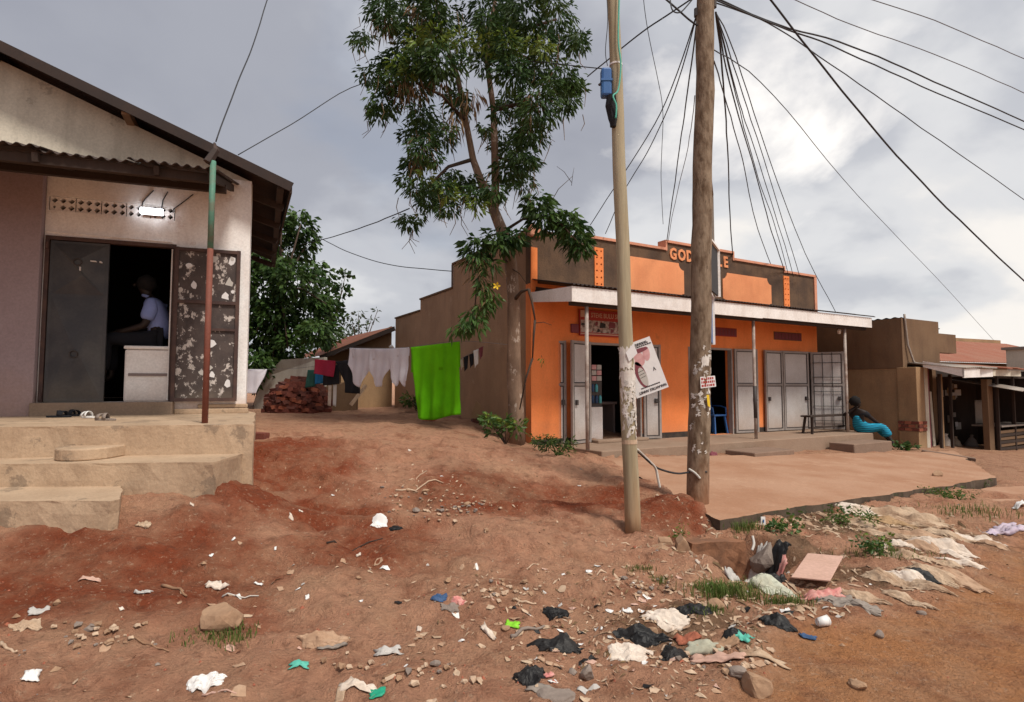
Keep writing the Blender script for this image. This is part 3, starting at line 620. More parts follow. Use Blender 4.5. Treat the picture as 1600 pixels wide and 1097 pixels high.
# ---------------------------------------------------------------- people
def skin(name, verts, edges, radii, m, parent, lvl=2, root=0, mats=None):
    me = bpy.data.meshes.new(name); me.from_pydata([tuple(v) for v in verts], edges, [])
    o = bpy.data.objects.new(name, me); COL.objects.link(o)
    o.modifiers.new('s', 'SKIN'); me.skin_vertices[0].data[root].use_root = True
    for i, r in enumerate(radii):
        me.skin_vertices[0].data[i].radius = r if isinstance(r, tuple) else (r, r)
    ss = o.modifiers.new('u', 'SUBSURF'); ss.levels = lvl; ss.render_levels = lvl
    dg = bpy.context.evaluated_depsgraph_get(); m2 = bpy.data.meshes.new_from_object(o.evaluated_get(dg)); bpy.data.objects.remove(o)
    m2.materials.clear(); m2.materials.append(m); m2.polygons.foreach_set('use_smooth', [True] * len(m2.polygons)); m2.name = name
    o = bpy.data.objects.new(name, m2); COL.objects.link(o); o.parent = parent; return o
def person(root, J, skinm, parts):
    """J: joints in the root's frame"""
    names = ['pelvis', 'belly', 'chest', 'neck', 'chin', 'head', 'crown', 'shL', 'elL', 'wrL', 'haL', 'shR', 'elR', 'wrR', 'haR', 'hipL', 'knL', 'anL', 'toL', 'hipR', 'knR', 'anR', 'toR']
    rad = dict(pelvis=(.135, .12), belly=(.125, .105), chest=(.14, .11), neck=.05, chin=.062, head=(.085, .098), crown=.062, sh=.062, el=.042, wr=.03, ha=(.035, .02), hip=.088, kn=.060, an=.038, to=.032)
    ed = [('pelvis', 'belly'), ('belly', 'chest'), ('chest', 'neck'), ('neck', 'chin'), ('chin', 'head'), ('head', 'crown')]
    for s in 'LR':
        ed += [('chest', 'sh' + s), ('sh' + s, 'el' + s), ('el' + s, 'wr' + s), ('wr' + s, 'ha' + s), ('pelvis', 'hip' + s), ('hip' + s, 'kn' + s), ('kn' + s, 'an' + s), ('an' + s, 'to' + s)]
    idx = {n: i for i, n in enumerate(names)}
    get = lambda n: rad[n] if n in rad else rad[n[:-1]]
    body = skin('body', [J[n] for n in names], [(idx[a], idx[c_]) for a, c_ in ed], [get(n) for n in names], skinm, root)
    # fingers
    for s in 'LR':
        w, h_ = Vector(J['wr' + s]), Vector(J['ha' + s]); d_ = (h_ - w).normalized(); side = d_.cross(Vector((0, 0, 1))).normalized(); bb = MB()
        for k, ln in enumerate((.07, .08, .075, .06)):
            o_ = h_ + side * (k - 1.5) * .017; bb.tube([o_ - d_ * .02, o_ + d_ * ln * .55, o_ + d_ * ln * .9 + Vector((0, 0, -.02))], [.0095, .009, .007], 6)
        o_ = w.lerp(h_, .45) + side * .03; bb.tube([o_, o_ + side * .02 + d_ * .03, o_ + side * .025 + d_ * .06], [.012, .011, .008], 6)
        bb.build('fingers', skinm, body, smooth=True)
    return body
# --- man on the fridge (faces left), local frame of the shop
mn = thing('person', 'seated person in light blue shirt and dark trousers on white fridge in doorway', 'person', LHm @ Vector((-1.22, .36, 2.075)), R_(20)); mn.scale = (1.2, 1.2, 1.2)
J = dict(pelvis=(.06, 0, .12), belly=(.05, 0, .30), chest=(-.02, 0, .46), neck=(-.07, 0, .60), chin=(-.11, 0, .66), head=(-.12, 0, .75), crown=(-.11, 0, .83),
         shL=(.0, -.17, .50), elL=(-.06, -.20, .25), wrL=(-.30, -.14, .18), haL=(-.37, -.10, .17), shR=(.0, .17, .50), elR=(-.08, .21, .26), wrR=(-.32, .13, .18), haR=(-.40, .10, .18),
         hipL=(.0, -.10, .10), knL=(-.46, -.11, .10), anL=(-.47, -.10, -.34), toL=(-.60, -.10, -.38), hipR=(.0, .10, .10), knR=(-.46, .12, .10), anR=(-.45, .12, -.34), toR=(-.58, .12, -.38))
body = person(mn, J, M['skin'], None)
skin('shirt', [(.06, 0, .08), (.05, 0, .30), (-.02, 0, .46), (-.06, 0, .57), (.0, -.17, .50), (-.05, -.205, .30), (.0, .17, .50), (-.06, .21, .30)], [(0, 1), (1, 2), (2, 3), (2, 4), (4, 5), (2, 6), (6, 7)],
     [(.165, .15), (.155, .14), (.165, .135), .072, .085, .078, .085, .078], M['shirt'], mn)
b = MB(); b.tube([(-.075 + .062 * math.cos(a), .062 * math.sin(a), .60 - .02 * math.cos(a)) for a in [k * math.pi / 5 for k in range(11)]], .018, 6, False); b.build('collar', M['shirt'], mn, smooth=True)
skin('trousers', [(.05, 0, .10), (.0, -.10, .10), (-.46, -.11, .10), (-.47, -.10, -.28), (.0, .10, .10), (-.46, .12, .10), (-.45, .12, -.28)], [(0, 1), (1, 2), (2, 3), (0, 4), (4, 5), (5, 6)], [(.15, .13), .105, .082, .065, .105, .082, .065], M['trousers'], mn)
b = MB(); b.tube([(-.115, 0, .68), (-.10, 0, .75), (-.10, 0, .82), (-.10, 0, .865)], [.075, .108, .088, .02], 12); b.build('hair', M['hair'], mn, smooth=True)
b = MB(); b.tube([(-.205, 0, .755), (-.235, 0, .735), (-.21, 0, .725)], [.012, .016, .012], 6); b.build('nose', M['skin'], mn, smooth=True)

# sandals on the plinth
def sandal(px, py, rz, m1, label):
    o = thing('sandal', label, 'sandal', onz(px, py, 1.172), rz, 'sandals left on the plinth')
    out = [(.13 * math.cos(a) , .047 * math.sin(a) * (1 + .25 * math.cos(a)), 0) for a in [k * math.pi / 9 for k in range(18)]]
    b = MB(); b.prism(out, (0, 0, .022)); b.build('sole', m1, o, bevel=.004)
    for sx, hh in ((.045, .055), (-.0, .06)):
        b = MB(); pts = [(sx + .02 * (1 if hh < .06 else -1) * math.cos(t), .05 * math.cos(t), .02 + hh * math.sin(t)) for t in [k * math.pi / 8 for k in range(9)]]
        b.grid(lambda u, v: Vector(pts[min(8, int(round(u * 8)))]) + Vector(((v - .5) * .045, 0, 0)), 8, 1); b.build('strap', m1, o, smooth=True, solid=.006)
sandal(92, 652, R_(20), M['black_cloth'], 'leftmost black sandal on the plinth before the closed door leaf')
sandal(112, 650, R_(-10), M['black_cloth'], 'second black sandal, touching the white sandal on the plinth')
sandal(138, 653, R_(150), M['cup'], 'white strappy sandal on the plinth next to black sandals')
sandal(165, 657, R_(170), M['stone_grey'], 'grey sandal nearest the step edge right of white sandal')

# ================================================================== ORANGE SHOP ROW
OM = Matrix.Translation((.37, 11.1, 0)) @ Matrix.Rotation(R_(30), 4, 'Z'); OI = OM.inverted()
OH = thing('orange_shop_row', 'orange single-storey shop row with white awning fascia and stepped brown parapet', 'shop building', (.37, 11.1, 0), R_(30))
FL = .40
HOLES = [(1.40, 2.80, FL, 2.44), (4.25, 5.74, FL, 2.45), (7.60, 8.88, FL, 2.46)]
b = MB(); b.wall(0, 9.2, .15, 3.55, 0, .2, HOLES); b.build('front_wall', M['orange'], OH)
def top(x): return 4.62 if x < 3.6 else 4.80 if x < 5.86 else 4.64 if x < 7.85 else 4.53
segs = [(0, 3.6), (3.6, 5.86), (5.86, 7.85), (7.85, 9.2)]
b = MB()
for a, c in segs: b.box(a, .0, 3.55, c, .2, top((a + c) / 2))
b.build('parapet', M['brown_render'], OH)
for i, (a, c) in enumerate(segs):
    t = top((a + c) / 2)
    b = MB(); b.box(a + (.02 if i else 0), -.035, t - .002, c - .002, .24, t + .055)
    if i: b.box(a - .03, -.03, min(t, top(a - .1)) - .01, a + .02, .22, max(t, top(a - .1)) + .055)
    if i == 0: b = MB(); b.box(1.45, -.035, t - .002, c - .03, .24, t + .055)
    b.build('coping', M['peach_trim'], OH)
b = MB(); b.box(9.12, -.03, 3.4, 9.23, .23, 4.53); b.build('corner_trim', M['peach_trim'], OH)
b = MB(); b.box(-.012, -.03, 3.42, .13, .0, 4.25); b.build('corner_trim', M['orange'], OH)
b = MB(); b.box(-.05, -.06, 4.46, .22, .08, 4.72); b.build('corner_cap', M['peach_trim'], OH, bevel=.04)
def notched(x0, x1, z0, z1, r=.16):
    P = []
    for cx, cz_, a0 in ((x0, z0, 0), (x1, z0, 90), (x1, z1, 180), (x0, z1, 270)):
        seq = [a0 + 90 - 90 * k / 5 for k in range(6)]
        P += [(cx + r * math.cos(R_(a)), -.02, cz_ + r * math.sin(R_(a))) for a in seq]
    return P
for x0, x1, z1 in ((2.3, 4.14, 4.36), (5.45, 7.28, 4.30)):
    b = MB(); b.prism(notched(x0, x1, 3.50, z1), (0, .03, 0)); b.build('parapet_panel', M['peach'], OH)
for x0 in (1.55, 7.80):
    b = MB(); n = 6
    for k in range(n):
        z0, z1 = 3.60 + k * .14, 3.60 + (k + 1) * .14; x1 = x0 + .23
        for cc in range(2):
            xa, xb = x0 + cc * .115, x0 + (cc + 1) * .115; mx, mz = (xa + xb) / 2, (z0 + z1) / 2; r = .026
            ds = [(mx, mz - r), (mx + r, mz), (mx, mz + r), (mx - r, mz)]; cs = [(xa, z0), (xb, z0), (xb, z1), (xa, z1)]
            vs = [(x, -.022, z) for x, z in cs + ds] + [(x, .08, z) for x, z in ds]; fs = []
            for e in range(4): fs += [(e, (e + 1) % 4, 4 + e), ((e + 1) % 4, 4 + (e + 1) % 4, 4 + e), (4 + e, 4 + (e + 1) % 4, 8 + (e + 1) % 4, 8 + e)]
            b.add(vs, fs)
    vs = MB(); vs.box(x0 - .003, -.02, 3.595, x0 + .0, .01, 4.445); b.add(vs.v, vs.f)
    b.build('vent_strip', M['orange'], OH)
for ch, x, z in (('G', 3.70, 4.44), ('O', 3.96, 4.44), ('D', 4.23, 4.44), ('L', 5.28, 4.44), ('E', 5.50, 4.44)):
    text_mesh('letter', ch, .36, M['peach'], OH, Matrix.Translation((x, -.012, z)) @ XZ, .012, .84, bold=.035)
# side wall stepping down to the back, rear and far-end walls, roof
b = MB(); b.box(0, .2, .3, .2, 3.7, 4.58); b.box(0, 3.7, .3, .2, 5.94, 3.98); b.box(0, 5.94, .3, .2, 8.1, 3.66); b.build('side_wall', M['side_render'], OH)
b = MB()
for y0, y1, z in ((.24, 3.72, 4.585), (3.70, 5.96, 3.985), (5.94, 8.12, 3.665)): b.box(-.03, y0, z, .23, y1, z + .045)
b.box(-.03, 3.70, 4.02, -.001, 3.735, 4.585); b.build('side_coping', M['brown_dark'], OH)
b = MB(); b.prism([(-.006, 2.0, .45), (-.006, 2.55, .55), (-.006, 2.6, .9), (-.006, 2.35, 1.22), (-.006, 2.05, 1.05), (-.006, 1.75, .62)], (.01, 0, 0)); b.build('bare_patch', M['brown_dry'], OH)
b = MB(); b.box(9.0, .2, .0, 9.2, 8.1, 4.0); b.box(.2, 7.9, .2, 9.0, 8.1, 3.6); b.build('rear_wall', M['side_render'], OH)
b = MB(); corr(b, (.2, .22, 3.95), (9.0, .22, 3.95), (9.0, 8.1, 3.4), (.2, 8.1, 3.4), 60, .015); b.build('roof', M['rust_roof'], OH, smooth=True)
b = MB()
for x in (3.45, 6.75): b.box(x, .2, FL, x + .12, 4, 3.2)
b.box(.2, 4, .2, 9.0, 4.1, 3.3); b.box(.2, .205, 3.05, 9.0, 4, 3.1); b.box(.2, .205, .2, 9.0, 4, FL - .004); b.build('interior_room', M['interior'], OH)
# plinth skirting and verandah
for a, c in ((.0, 1.40), (2.80, 4.25), (5.74, 7.60), (8.88, 9.2)):
    b = MB(); b.box(a, -.012, .2, c, .0, .52); b.build('skirting', M['skirting'], OH)
b = MB(); b.prism([(.45, -.001, -.1), (.62, -1.35, -.1), (8.9, -1.55, -.1), (9.25, -1.2, -.1), (9.25, -.001, -.1)], (0, 0, FL + .1)); b.build('verandah', M['concrete'], OH, bevel=.015)
for x0, x1, y0, y1, z0, z1 in ((3.55, 4.75, -2.25, -1.56, .0, .29), (7.0, 8.55, -2.15, -1.58, -.02, .27)):
    b = MB(); b.box(x0, y0, z0, x1, y1, z1); b.build('verandah_step', M['concrete_side'], OH, bevel=.02)
# awning
b = MB(); b.box(.045, -1.28, 3.03, 5.2, -1.25, 3.30); b.build('fascia_board', M['white_board'], OH)
b = MB(); b.box(5.203, -1.278, 3.045, 9.53, -1.25, 3.30); b.build('fascia_board', M['white_board'], OH)
b = MB(); b.prism([(.045, -1.249, 3.03), (.045, -1.249, 3.30), (-.02, -.02, 3.36), (-.02, -.02, 3.17)], (.028, 0, 0)); b.build('fascia_board', M['white_board'], OH)
b = MB(); b.prism([(9.50, -1.249, 3.06), (9.50, -1.249, 3.30), (9.50, .0, 3.36), (9.50, .0, 3.17)], (.028, 0, 0)); b.build('fascia_board', M['white_board'], OH)
for k in range(11):
    x0 = .0 + k * .872; b = MB(); z = .004 * (k % 2)
    corr(b, (x0, -1.32, 3.33 + z), (x0 + .92, -1.32, 3.33 + z), (x0 + .92, -.005, 3.62 + z), (x0, -.005, 3.62 + z), 10, .014); b.build('awning_sheet', M['roof_dark'], OH, smooth=True, solid=.003)
for k in range(9):
    x = .12 + k * 1.165; b = MB(); b.bar((x, -1.24, 3.15), (x, -.005, 3.42), .06, .12); b.build('rafter', M['old_timber'], OH)
b = MB(); b.box(.1, -1.18, 2.98, 9.45, -1.10, 3.07); b.build('awning_beam', M['old_timber'], OH)
for px, py in ((919, 704), (1209, 688), (1333, 676)):
    p = OI @ onz(px, py, FL + .002); b = MB(); b.tube([(p.x, -1.14, FL), (p.x - .005, -1.14, 1.2), (p.x, -1.14, 3.0)], .035, 10); po = b.build('awning_post', M['post_steel'], OH, smooth=True)
    if px == 1209:
        b = MB(); b.tube([(p.x - .003, -1.14, .85), (p.x - .006, -1.14, 1.55)], .0385, 10); b.build('dark_sleeve', M['dark_steel'], po, smooth=True)
# shop sign over the first door
b = MB(); b.box(1.12, -.07, 2.57, 2.52, -.03, 3.10); sg = b.build('shop_sign', M['red_print'], OH)
b = MB(); b.box(1.135, -.074, 2.64, 2.505, -.07, 2.89); b.build('goods_print', M['mosaic'], sg)
b = MB(); b.box(1.135, -.074, 2.60, 2.505, -.07, 2.622); b.build('stripe', M['pale_print'], sg)
b = MB(); b.box(1.135, -.075, 2.95, 1.33, -.07, 3.085); b.build('emblem_print', M['pale_print'], sg)
b = MB()
for x0, x1, z0, z1, mi in ((1.14, 1.32, 2.78, 2.83, 0), (1.2, 1.24, 2.64, 2.75, 1), (1.5, 1.58, 2.78, 2.88, 2), (1.62, 1.78, 2.74, 2.86, 0), (1.86, 2.04, 2.75, 2.885, 2), (2.1, 2.2, 2.76, 2.87, 0), (1.55, 1.63, 2.65, 2.73, 0), (1.72, 1.80, 2.65, 2.72, 1), (1.9, 2.0, 2.65, 2.74, 2), (2.1, 2.16, 2.65, 2.73, 1), (2.3, 2.42, 2.7, 2.85, 0)):
    b = MB(); b.prism([(x0, -.0762, z0), (x1 - .01, -.0762, z0 + .012), (x1, -.0762, z1 - .02), (x0 + .02, -.0762, z1)], (0, .002, 0)); b.build('goods_picture', [M['black_print'], M['sole_print'], M['maroon_print']][mi], sg)
text_mesh('sign_text', 'STEVE BULU SHOP', .135, M['pale_print'], sg, Matrix.Translation((1.40, -.072, 2.955)) @ XZ, .002, .82)
b = MB(); b.box(.93, -.05, 2.62, 1.11, -.002, 2.80); b.build('meter_box', M['maroon_print'], OH, bevel=.01)
for x0, x1 in ((5.05, 5.92), (7.35, 8.5)):
    b = MB(); b.box(x0, -.012, 2.74, x1, .0, 2.95); vp = b.build('vent_panel', M['red_print'] if x0 < 6 else M['brown_dark'], OH)
    b = MB()
    for k in range(8): b.box(x0 + .02 + k * (x1 - x0 - .02) / 8, -.02, 2.76, x0 + (k + 1) * (x1 - x0 - .02) / 8, -.0125, 2.93)
    b.build('slat', M['maroon_print'], vp)
# steel doors: leaf = panels in a frame, hinged and swung
def leaf(parent, hx, hy, w_, ang, z0=FL + .04, z1=2.43, grille=False, label=None, scrawl=False):
    o = MB(); c_, s_ = math.cos(ang), math.sin(ang)
    T = Matrix.Translation((hx, hy, 0)) @ Matrix.Rotation(ang, 4, 'Z')
    def put(bb): bb.v = [tuple(T @ Vector(p)) for p in bb.v]; return bb
    b = MB(); b.box(.03, -.008, z0, w_ - .03, .008, z1); d_ = put(b).build('door_leaf', M['grey_door'], parent)
    if label: d_['label'] = label
    b = MB()
    for x in (0, w_ - .05): b.box(x, -.024, z0 - .02, x + .05, .024, z1 + .02)
    zm = z0 + (z1 - z0) * .56
    for z in (z0 - .02, zm, z1 - .03): b.box(.05, -.022, z, w_ - .05, .022, z + .045)
    put(b).build('leaf_frame', M['grey_frame'], d_)
    b = MB()
    for za, zb in ((z0 + .03, zm), (zm + .05, z1 - .035)):
        b.box(.055, -.016, za, .075, .016, zb); b.box(w_ - .075, -.016, za, w_ - .055, .016, zb); b.box(.075, -.016, za, w_ - .075, .016, za + .02); b.box(.075, -.016, zb - .02, w_ - .075, .016, zb)
    put(b).build('panel_seal', M['dark_steel'], d_)
    b = MB(); b.box(w_ - .16, -.05, zm - .38, w_ - .10, .05, zm - .28); b.box(w_ - .15, -.06, zm - .36, w_ - .06, -.045, zm - .34); put(b).build('lock', M['dark_steel'], d_)
    if grille:
        for k in range(2):
            b = MB(); x = .05 + (k + 1) * (w_ - .1) / 3; b.tube([(x, -.03, z0), (x, -.03, z1)], .008, 6); put(b).build('grille_bar', M['dark_steel'], d_)
        for k in range(5):
            b = MB(); z = z0 + .2 + k * .38; b.tube([(.04, -.035, z), (w_ - .04, -.035, z)], .008, 6); put(b).build('grille_bar', M['dark_steel'], d_)
    if scrawl:
        q = random.Random(4)
        for z in (1.40, 1.22, 1.05, .90):
            b = MB()
            for k in range(5):
                x = .14 + k * .07; b.bar((x, -.0125, z + q.uniform(-.03, .03)), (x + .06, -.0125, z + q.uniform(-.03, .03)), .004, .016); 
                if k % 2: b.bar((x, -.013, z - .05), (x + .01, -.013, z + .04), .004, .014)
            put(b).build('scrawl', M['black_print'], d_)
    return d_
leaf(OH, 1.38, -.05, .62, R_(197), label='open grey leaf left of the first door with black scrawls', scrawl=True)
leaf(OH, .80, -.03, .20, R_(160))
leaf(OH, 2.83, -.04, .42, R_(-14))
leaf(OH, 5.77, -.04, .72, R_(-8), label='grey leaf opened back against wall right of second door')
leaf(OH, 7.58, -.05, .72, R_(182), label='left grey folded leaf behind the third awning post')
leaf(OH, 7.60, -.06, .92, R_(-6), label='wide closed grey leaf with a black lock')
leaf(OH, 8.72, -.10, .78, R_(-52), grille=True, label='grey door leaf with burglar bars swung outwards')
for a, c, z0, z1 in HOLES:
    b = MB(); b.box(a - .003, -.015, z0, a + .04, .1, z1); b.box(c - .04, -.015, z0, c + .003, .1, z1); b.box(a + .04, -.015, z1 - .04, c - .04, .1, z1 + .003)
    b.build('door_frame', M['grey_frame'], OH)
b = MB(); b.box(1.42, -.25, FL, 2.78, -.013, FL + .06); b.build('threshold', M['concrete'], OH, bevel=.015)
# eave lamp
b = MB(); b.tube([(8.72, -.9, 3.02), (8.72, -.9, 2.95), (8.72, -.9, 2.88)], [.02, .045, .03], 10); b.build('eave_lamp', M['white_board'], OH, smooth=True)
# goods inside the doorways
wd = thing('water_dispenser', 'white drinks cooler with blue bottles inside the first doorway', 'water cooler', OM @ Vector((1.80, .55, FL)), R_(30))
b = MB(); b.box(-.22, -.2, 0, .22, .2, .70); b.box(-.20, -.205, .15, .20, -.2, .62); b.build('cabinet', M['fridge'], wd, bevel=.02)
b = MB(); b.box(-.21, -.19, .705, .21, .2, 1.25); b.build('display_case', M['dark_steel'], wd)
for k in range(7):
    x, z = -.15 + (k % 4) * .1, .78 + (k // 4) * .24; b = MB(); b.tube([(x, -.205, z), (x, -.205, z + .13), (x, -.205, z + .17)], [.034, .034, .014], 8); b.build('bottle', M['blue_scrap'] if k % 3 else M['cyan_print'], wd, smooth=True)
b = MB()
for k in range(9): b.box(-.2 + (k % 3) * .14, -.2, 1.26 + (k // 3) * .12, -.08 + (k % 3) * .14, .05, 1.36 + (k // 3) * .12, k % 2)
b.build('packet', [M['sole_print'], M['pink_print']], wd)
tb = thing('shop_counter', 'dark low counter standing deep inside the first doorway', 'counter', OM @ Vector((2.4, 1.4, FL)), R_(30))
b = MB(); b.box(-.6, -.25, .72, .7, .25, .78); b.build('counter_top', M['grey_trim'], tb)
for x in (-.55, .6):
    b = MB(); b.box(x, -.22, 0, x + .06, .22, .72); b.build('counter_leg', M['grey_trim'], tb)
ch = thing('plastic_chair', 'blue plastic chair just inside the second doorway', 'chair', OM @ Vector((5.45, .35, FL)), R_(30))
b = MB(); b.box(-.22, -.22, .42, .22, .22, .46); b.build('seat', M['blue_plastic'], ch, bevel=.012)
b = MB(); b.grid(lambda u, v: Vector((-.22 + .44 * u, .20 + .06 * v - .05 * math.sin(math.pi * u), .46 + .42 * v)), 8, 4); b.build('backrest', M['blue_plastic'], ch, smooth=True, solid=.012)
for sx in (-1, 1):
    for sy in (-1, 1):
        b = MB(); b.bar((sx * .18, sy * .18, .42), (sx * .22, sy * .23, 0), .04, .04); b.build('leg', M['blue_plastic'], ch)
    b = MB(); b.tube([(sx * .22, .2, .66), (sx * .25, 0, .66), (sx * .23, -.18, .62), (sx * .22, -.2, .44)], .018, 6); b.build('armrest', M['blue_plastic'], ch, smooth=True)
cn = thing('shop_cabinet', 'pale cabinet behind the blue chair in the second doorway', 'cabinet', OM @ Vector((4.7, .9, FL)), R_(30))
b = MB(); b.box(-.4, -.2, 0, .4, .2, .95); b.build('cabinet_body', M['grey_concrete'], cn, bevel=.01)
b = MB(); b.box(-.42, -.22, .953, .42, .2, .99); b.build('cabinet_top', M['grey_trim'], cn)
# bench on the verandah
bn = thing('bench', 'narrow wooden bench on the verandah before the barred door leaf', 'bench', OM @ Vector((8.15, -.92, FL)), R_(30))
b = MB(); b.box(-.98, -.13, .40, 1.0, .13, .44); b.build('seat', M['old_timber'], bn, bevel=.006)
for sx in (-.85, .85):
    for sy in (-.09, .09):
        b = MB(); b.bar((sx, sy, .40), (sx * 1.08, sy * 1.3, 0), .04, .05); b.build('leg', M['old_timber'], bn)
b = MB(); b.bar((-.86, 0, .14), (.86, 0, .14), .03, .04); b.build('stretcher', M['old_timber'], bn)
# small things on the verandah
def ov(x, y, z=FL): return OM @ Vector((x, y, z))
# --- woman on the verandah edge
wm = thing('person', 'seated person in bright blue patterned dress leaning at the end post of the verandah', 'person', ov(8.80, -1.30, FL - .01), R_(30)); wm.scale = (1.1, 1.1, 1.08)
J = dict(pelvis=(.0, 0, .11), belly=(-.01, .02, .28), chest=(-.05, .04, .44), neck=(-.09, .03, .57), chin=(-.08, -.01, .62), head=(-.10, .0, .71), crown=(-.11, .01, .79),
         shL=(-.04, -.12, .47), elL=(.14, -.24, .28), wrL=(.26, -.30, .20), haL=(.31, -.33, .18), shR=(-.09, .19, .46), elR=(-.27, .20, .40), wrR=(-.17, .05, .54), haR=(-.12, .0, .60),
         hipL=(.03, -.09, .09), knL=(.26, -.34, .15), anL=(.30, -.55, -.27), toL=(.38, -.66, -.325), hipR=(.04, .09, .09), knR=(.37, -.18, .13), anR=(.47, -.46, -.27), toR=(.57, -.57, -.325))
person(wm, J, M['skin'], None)
dm = mat('dress', (.015, .28, .46), .9, grain=.05, bump=.05)
N, L = dm.node_tree.nodes, dm.node_tree.links
wv = N.new('ShaderNodeTexWave'); wv.inputs['Scale'].default_value = 7.5; wv.inputs['Distortion'].default_value = 2.5; wv.inputs['Detail'].default_value = 1; wv.bands_direction = 'Z'
tcn = N.new('ShaderNodeTexCoord'); L.new(tcn.outputs['Object'], wv.inputs[0]); mx = N.new('ShaderNodeMix'); mx.data_type = 'RGBA'
rr = N.new('ShaderNodeMapRange'); rr.inputs[1].default_value = .35; rr.inputs[2].default_value = .55; L.new(wv.outputs[1], rr.inputs[0]); L.new(rr.outputs[0], mx.inputs[0])
mx.inputs[6].default_value = (.02, .36, .55, 1); mx.inputs[7].default_value = (.012, .10, .17, 1)
L.new(mx.outputs[2], [n for n in N if n.type == 'BSDF_PRINCIPLED'][0].inputs['Base Color'])
skin('dress', [(.0, 0, .10), (-.01, .02, .28), (-.05, .04, .46), (.03, -.09, .09), (.26, -.34, .15), (.285, -.46, -.08), (.04, .09, .09), (.37, -.18, .13), (.43, -.35, -.07)], [(0, 1), (1, 2), (0, 3), (3, 4), (4, 5), (0, 6), (6, 7), (7, 8)],
     [(.165, .15), (.15, .13), (.152, .118), .12, .105, .10, .12, .105, .10], dm, wm)
skin('top', [(-.04, .04, .39), (-.06, .04, .47), (-.04, -.12, .47), (.05, -.18, .37), (-.09, .19, .46), (-.18, .20, .43)], [(0, 1), (1, 2), (2, 3), (1, 4), (4, 5)], [(.15, .125), (.145, .11), .075, .062, .075, .062], M['black_cloth'], wm)
b = MB(); b.tube([(-.13, .04, .62), (-.13, .03, .70), (-.13, .03, .79), (-.13, .03, .845)], [.07, .115, .10, .03], 12, jit=.06); b.build('hair', M['hair'], wm, smooth=True)
for nm in ('L', 'R'):
    a = Vector(J['an' + nm]); t = Vector(J['to' + nm]); d_ = (t - a); d_.z = 0; d_.normalize(); s_ = Vector((-d_.y, d_.x, 0)); cpt = t - d_ * .05; cpt.z = -.352
    b = MB(); b.prism([cpt + d_ * .13 * math.cos(q) + s_ * .045 * math.sin(q) for q in [k * math.pi / 7 for k in range(14)]], (0, 0, .02)); b.build('flip_flop', M['sole_print'], wm)

# ================================================================== RIGHT NEIGHBOUR
NM = OM; NBm = OM @ Matrix.Translation((10.0, 0, 0))
NB = thing('brown_shop', 'brown rendered shop with rusty porch roof and dark open front beyond the orange row', 'shop building', OM @ Vector((10, 0, 0)), R_(30))
b = MB(); b.box(0, -1.75, 2.0, .2, 6.5, 3.28); b.box(1.9, -1.75, 2.45, 2.85, -1.55, 2.97); b.box(.2, -1.75, 2.1, 1.9, -1.55, 3.28); b.box(1.9, -1.55, .0, 2.1, 6.5, 3.2)
b.build('upper_wall', M['brown_dark'], NB)
b = MB(); b.box(.02, -1.60, -.2, .2, 6.5, 1.997); b.build('lower_wall', M['brown_dry'], NB)
b = MB(); b.box(-.02, -2.05, .28, .36, -1.603, 2.02); pl = b.build('pillar', M['brown_dry'], NB, bevel=.01)
b = MB(); b.box(.36, -2.06, -.2, .52, -1.9, 2.02); b.build('door_post', M['cream_wall'], NB)
b = MB(); b.box(-.03, -2.06, -.25, .36, -1.603, .42); b.build('pillar_base', M['brown_dry'], pl, bevel=.01)
q = random.Random(2)
for r in range(3):
    for k in range(3):
        y0 = -2.07 + k * .165 + (.08 if r % 2 else 0); b = MB(); b.box(-.045, y0, .43 + r * .085, -.005, min(y0 + .15, -1.6), .43 + r * .085 + .07); b.build('brick', M['brick2' if (r + k) % 2 else 'brick'], pl)
for r in range(3):
    for k in range(2):
        x0 = -.04 + k * .2; b = MB(); b.box(x0, -2.085, .432 + r * .085, x0 + .18, -2.045, .43 + r * .085 + .07); b.build('brick', M['brick' if (r + k) % 2 else 'brick2'], pl)
b = MB(); b.tube([(.1, -1.78, 3.38), (.12, -1.78, 3.2), (.16, -1.80, 2.6), (.32, -1.85, 2.15), (.40, -2.1, 2.05)], .028, 8); b.build('drain_pipe', M['tin_pale'], NB, smooth=True)
b = MB(); corr(b, (0, -1.75, 3.30), (0, 6.5, 3.30), (2.0, 6.5, 3.1), (2.0, -1.75, 3.1), 40, .015); b.build('roof', M['roof_dark'], NB, smooth=True)
# porch
for k in range(4):
    x0 = .2 + k * .86; b = MB(); dz = rnd.uniform(-.04, .04)
    corr(b, (x0, -3.0 - rnd.uniform(0, .2), 1.99 + dz), (x0 + .9, -3.0, 1.99 - dz), (x0 + .9, -1.76, 2.15), (x0, -1.76, 2.13), 9, .02); b.build('porch_sheet', M['rust_roof'] if k > 1 else M['tin_pale'], NB, smooth=True, solid=.004)
b = MB(); b.prism([(.22, -2.96, 1.74), (1.75, -2.96, 1.78), (1.75, -2.96, 1.96), (.22, -2.96, 1.98)], (0, .03, 0)); b.build('fascia_board', M['white_board'], NB)
b = MB(); b.prism([(.22, -2.96, 1.76), (.22, -2.96, 1.98), (.22, -2.1, 2.16), (.22, -2.1, 2.02)], (.03, 0, 0)); b.build('fascia_board', M['white_board'], NB)
b = MB(); b.box(1.76, -2.96, 1.80, 3.4, -2.93, 1.95); b.build('fascia_board', M['cream_wall'], NB)
for x, y in ((.75, -2.2), (1.05, -2.1), (1.55, -2.1), (2.35, -2.8), (3.3, -2.8)):
    b = MB(); b.bar((x, y, -.15), (x + .02, y, 1.85), .06, .06); b.build('porch_post', M['old_timber'] if x != 1.05 else M['brown_dry'], NB)
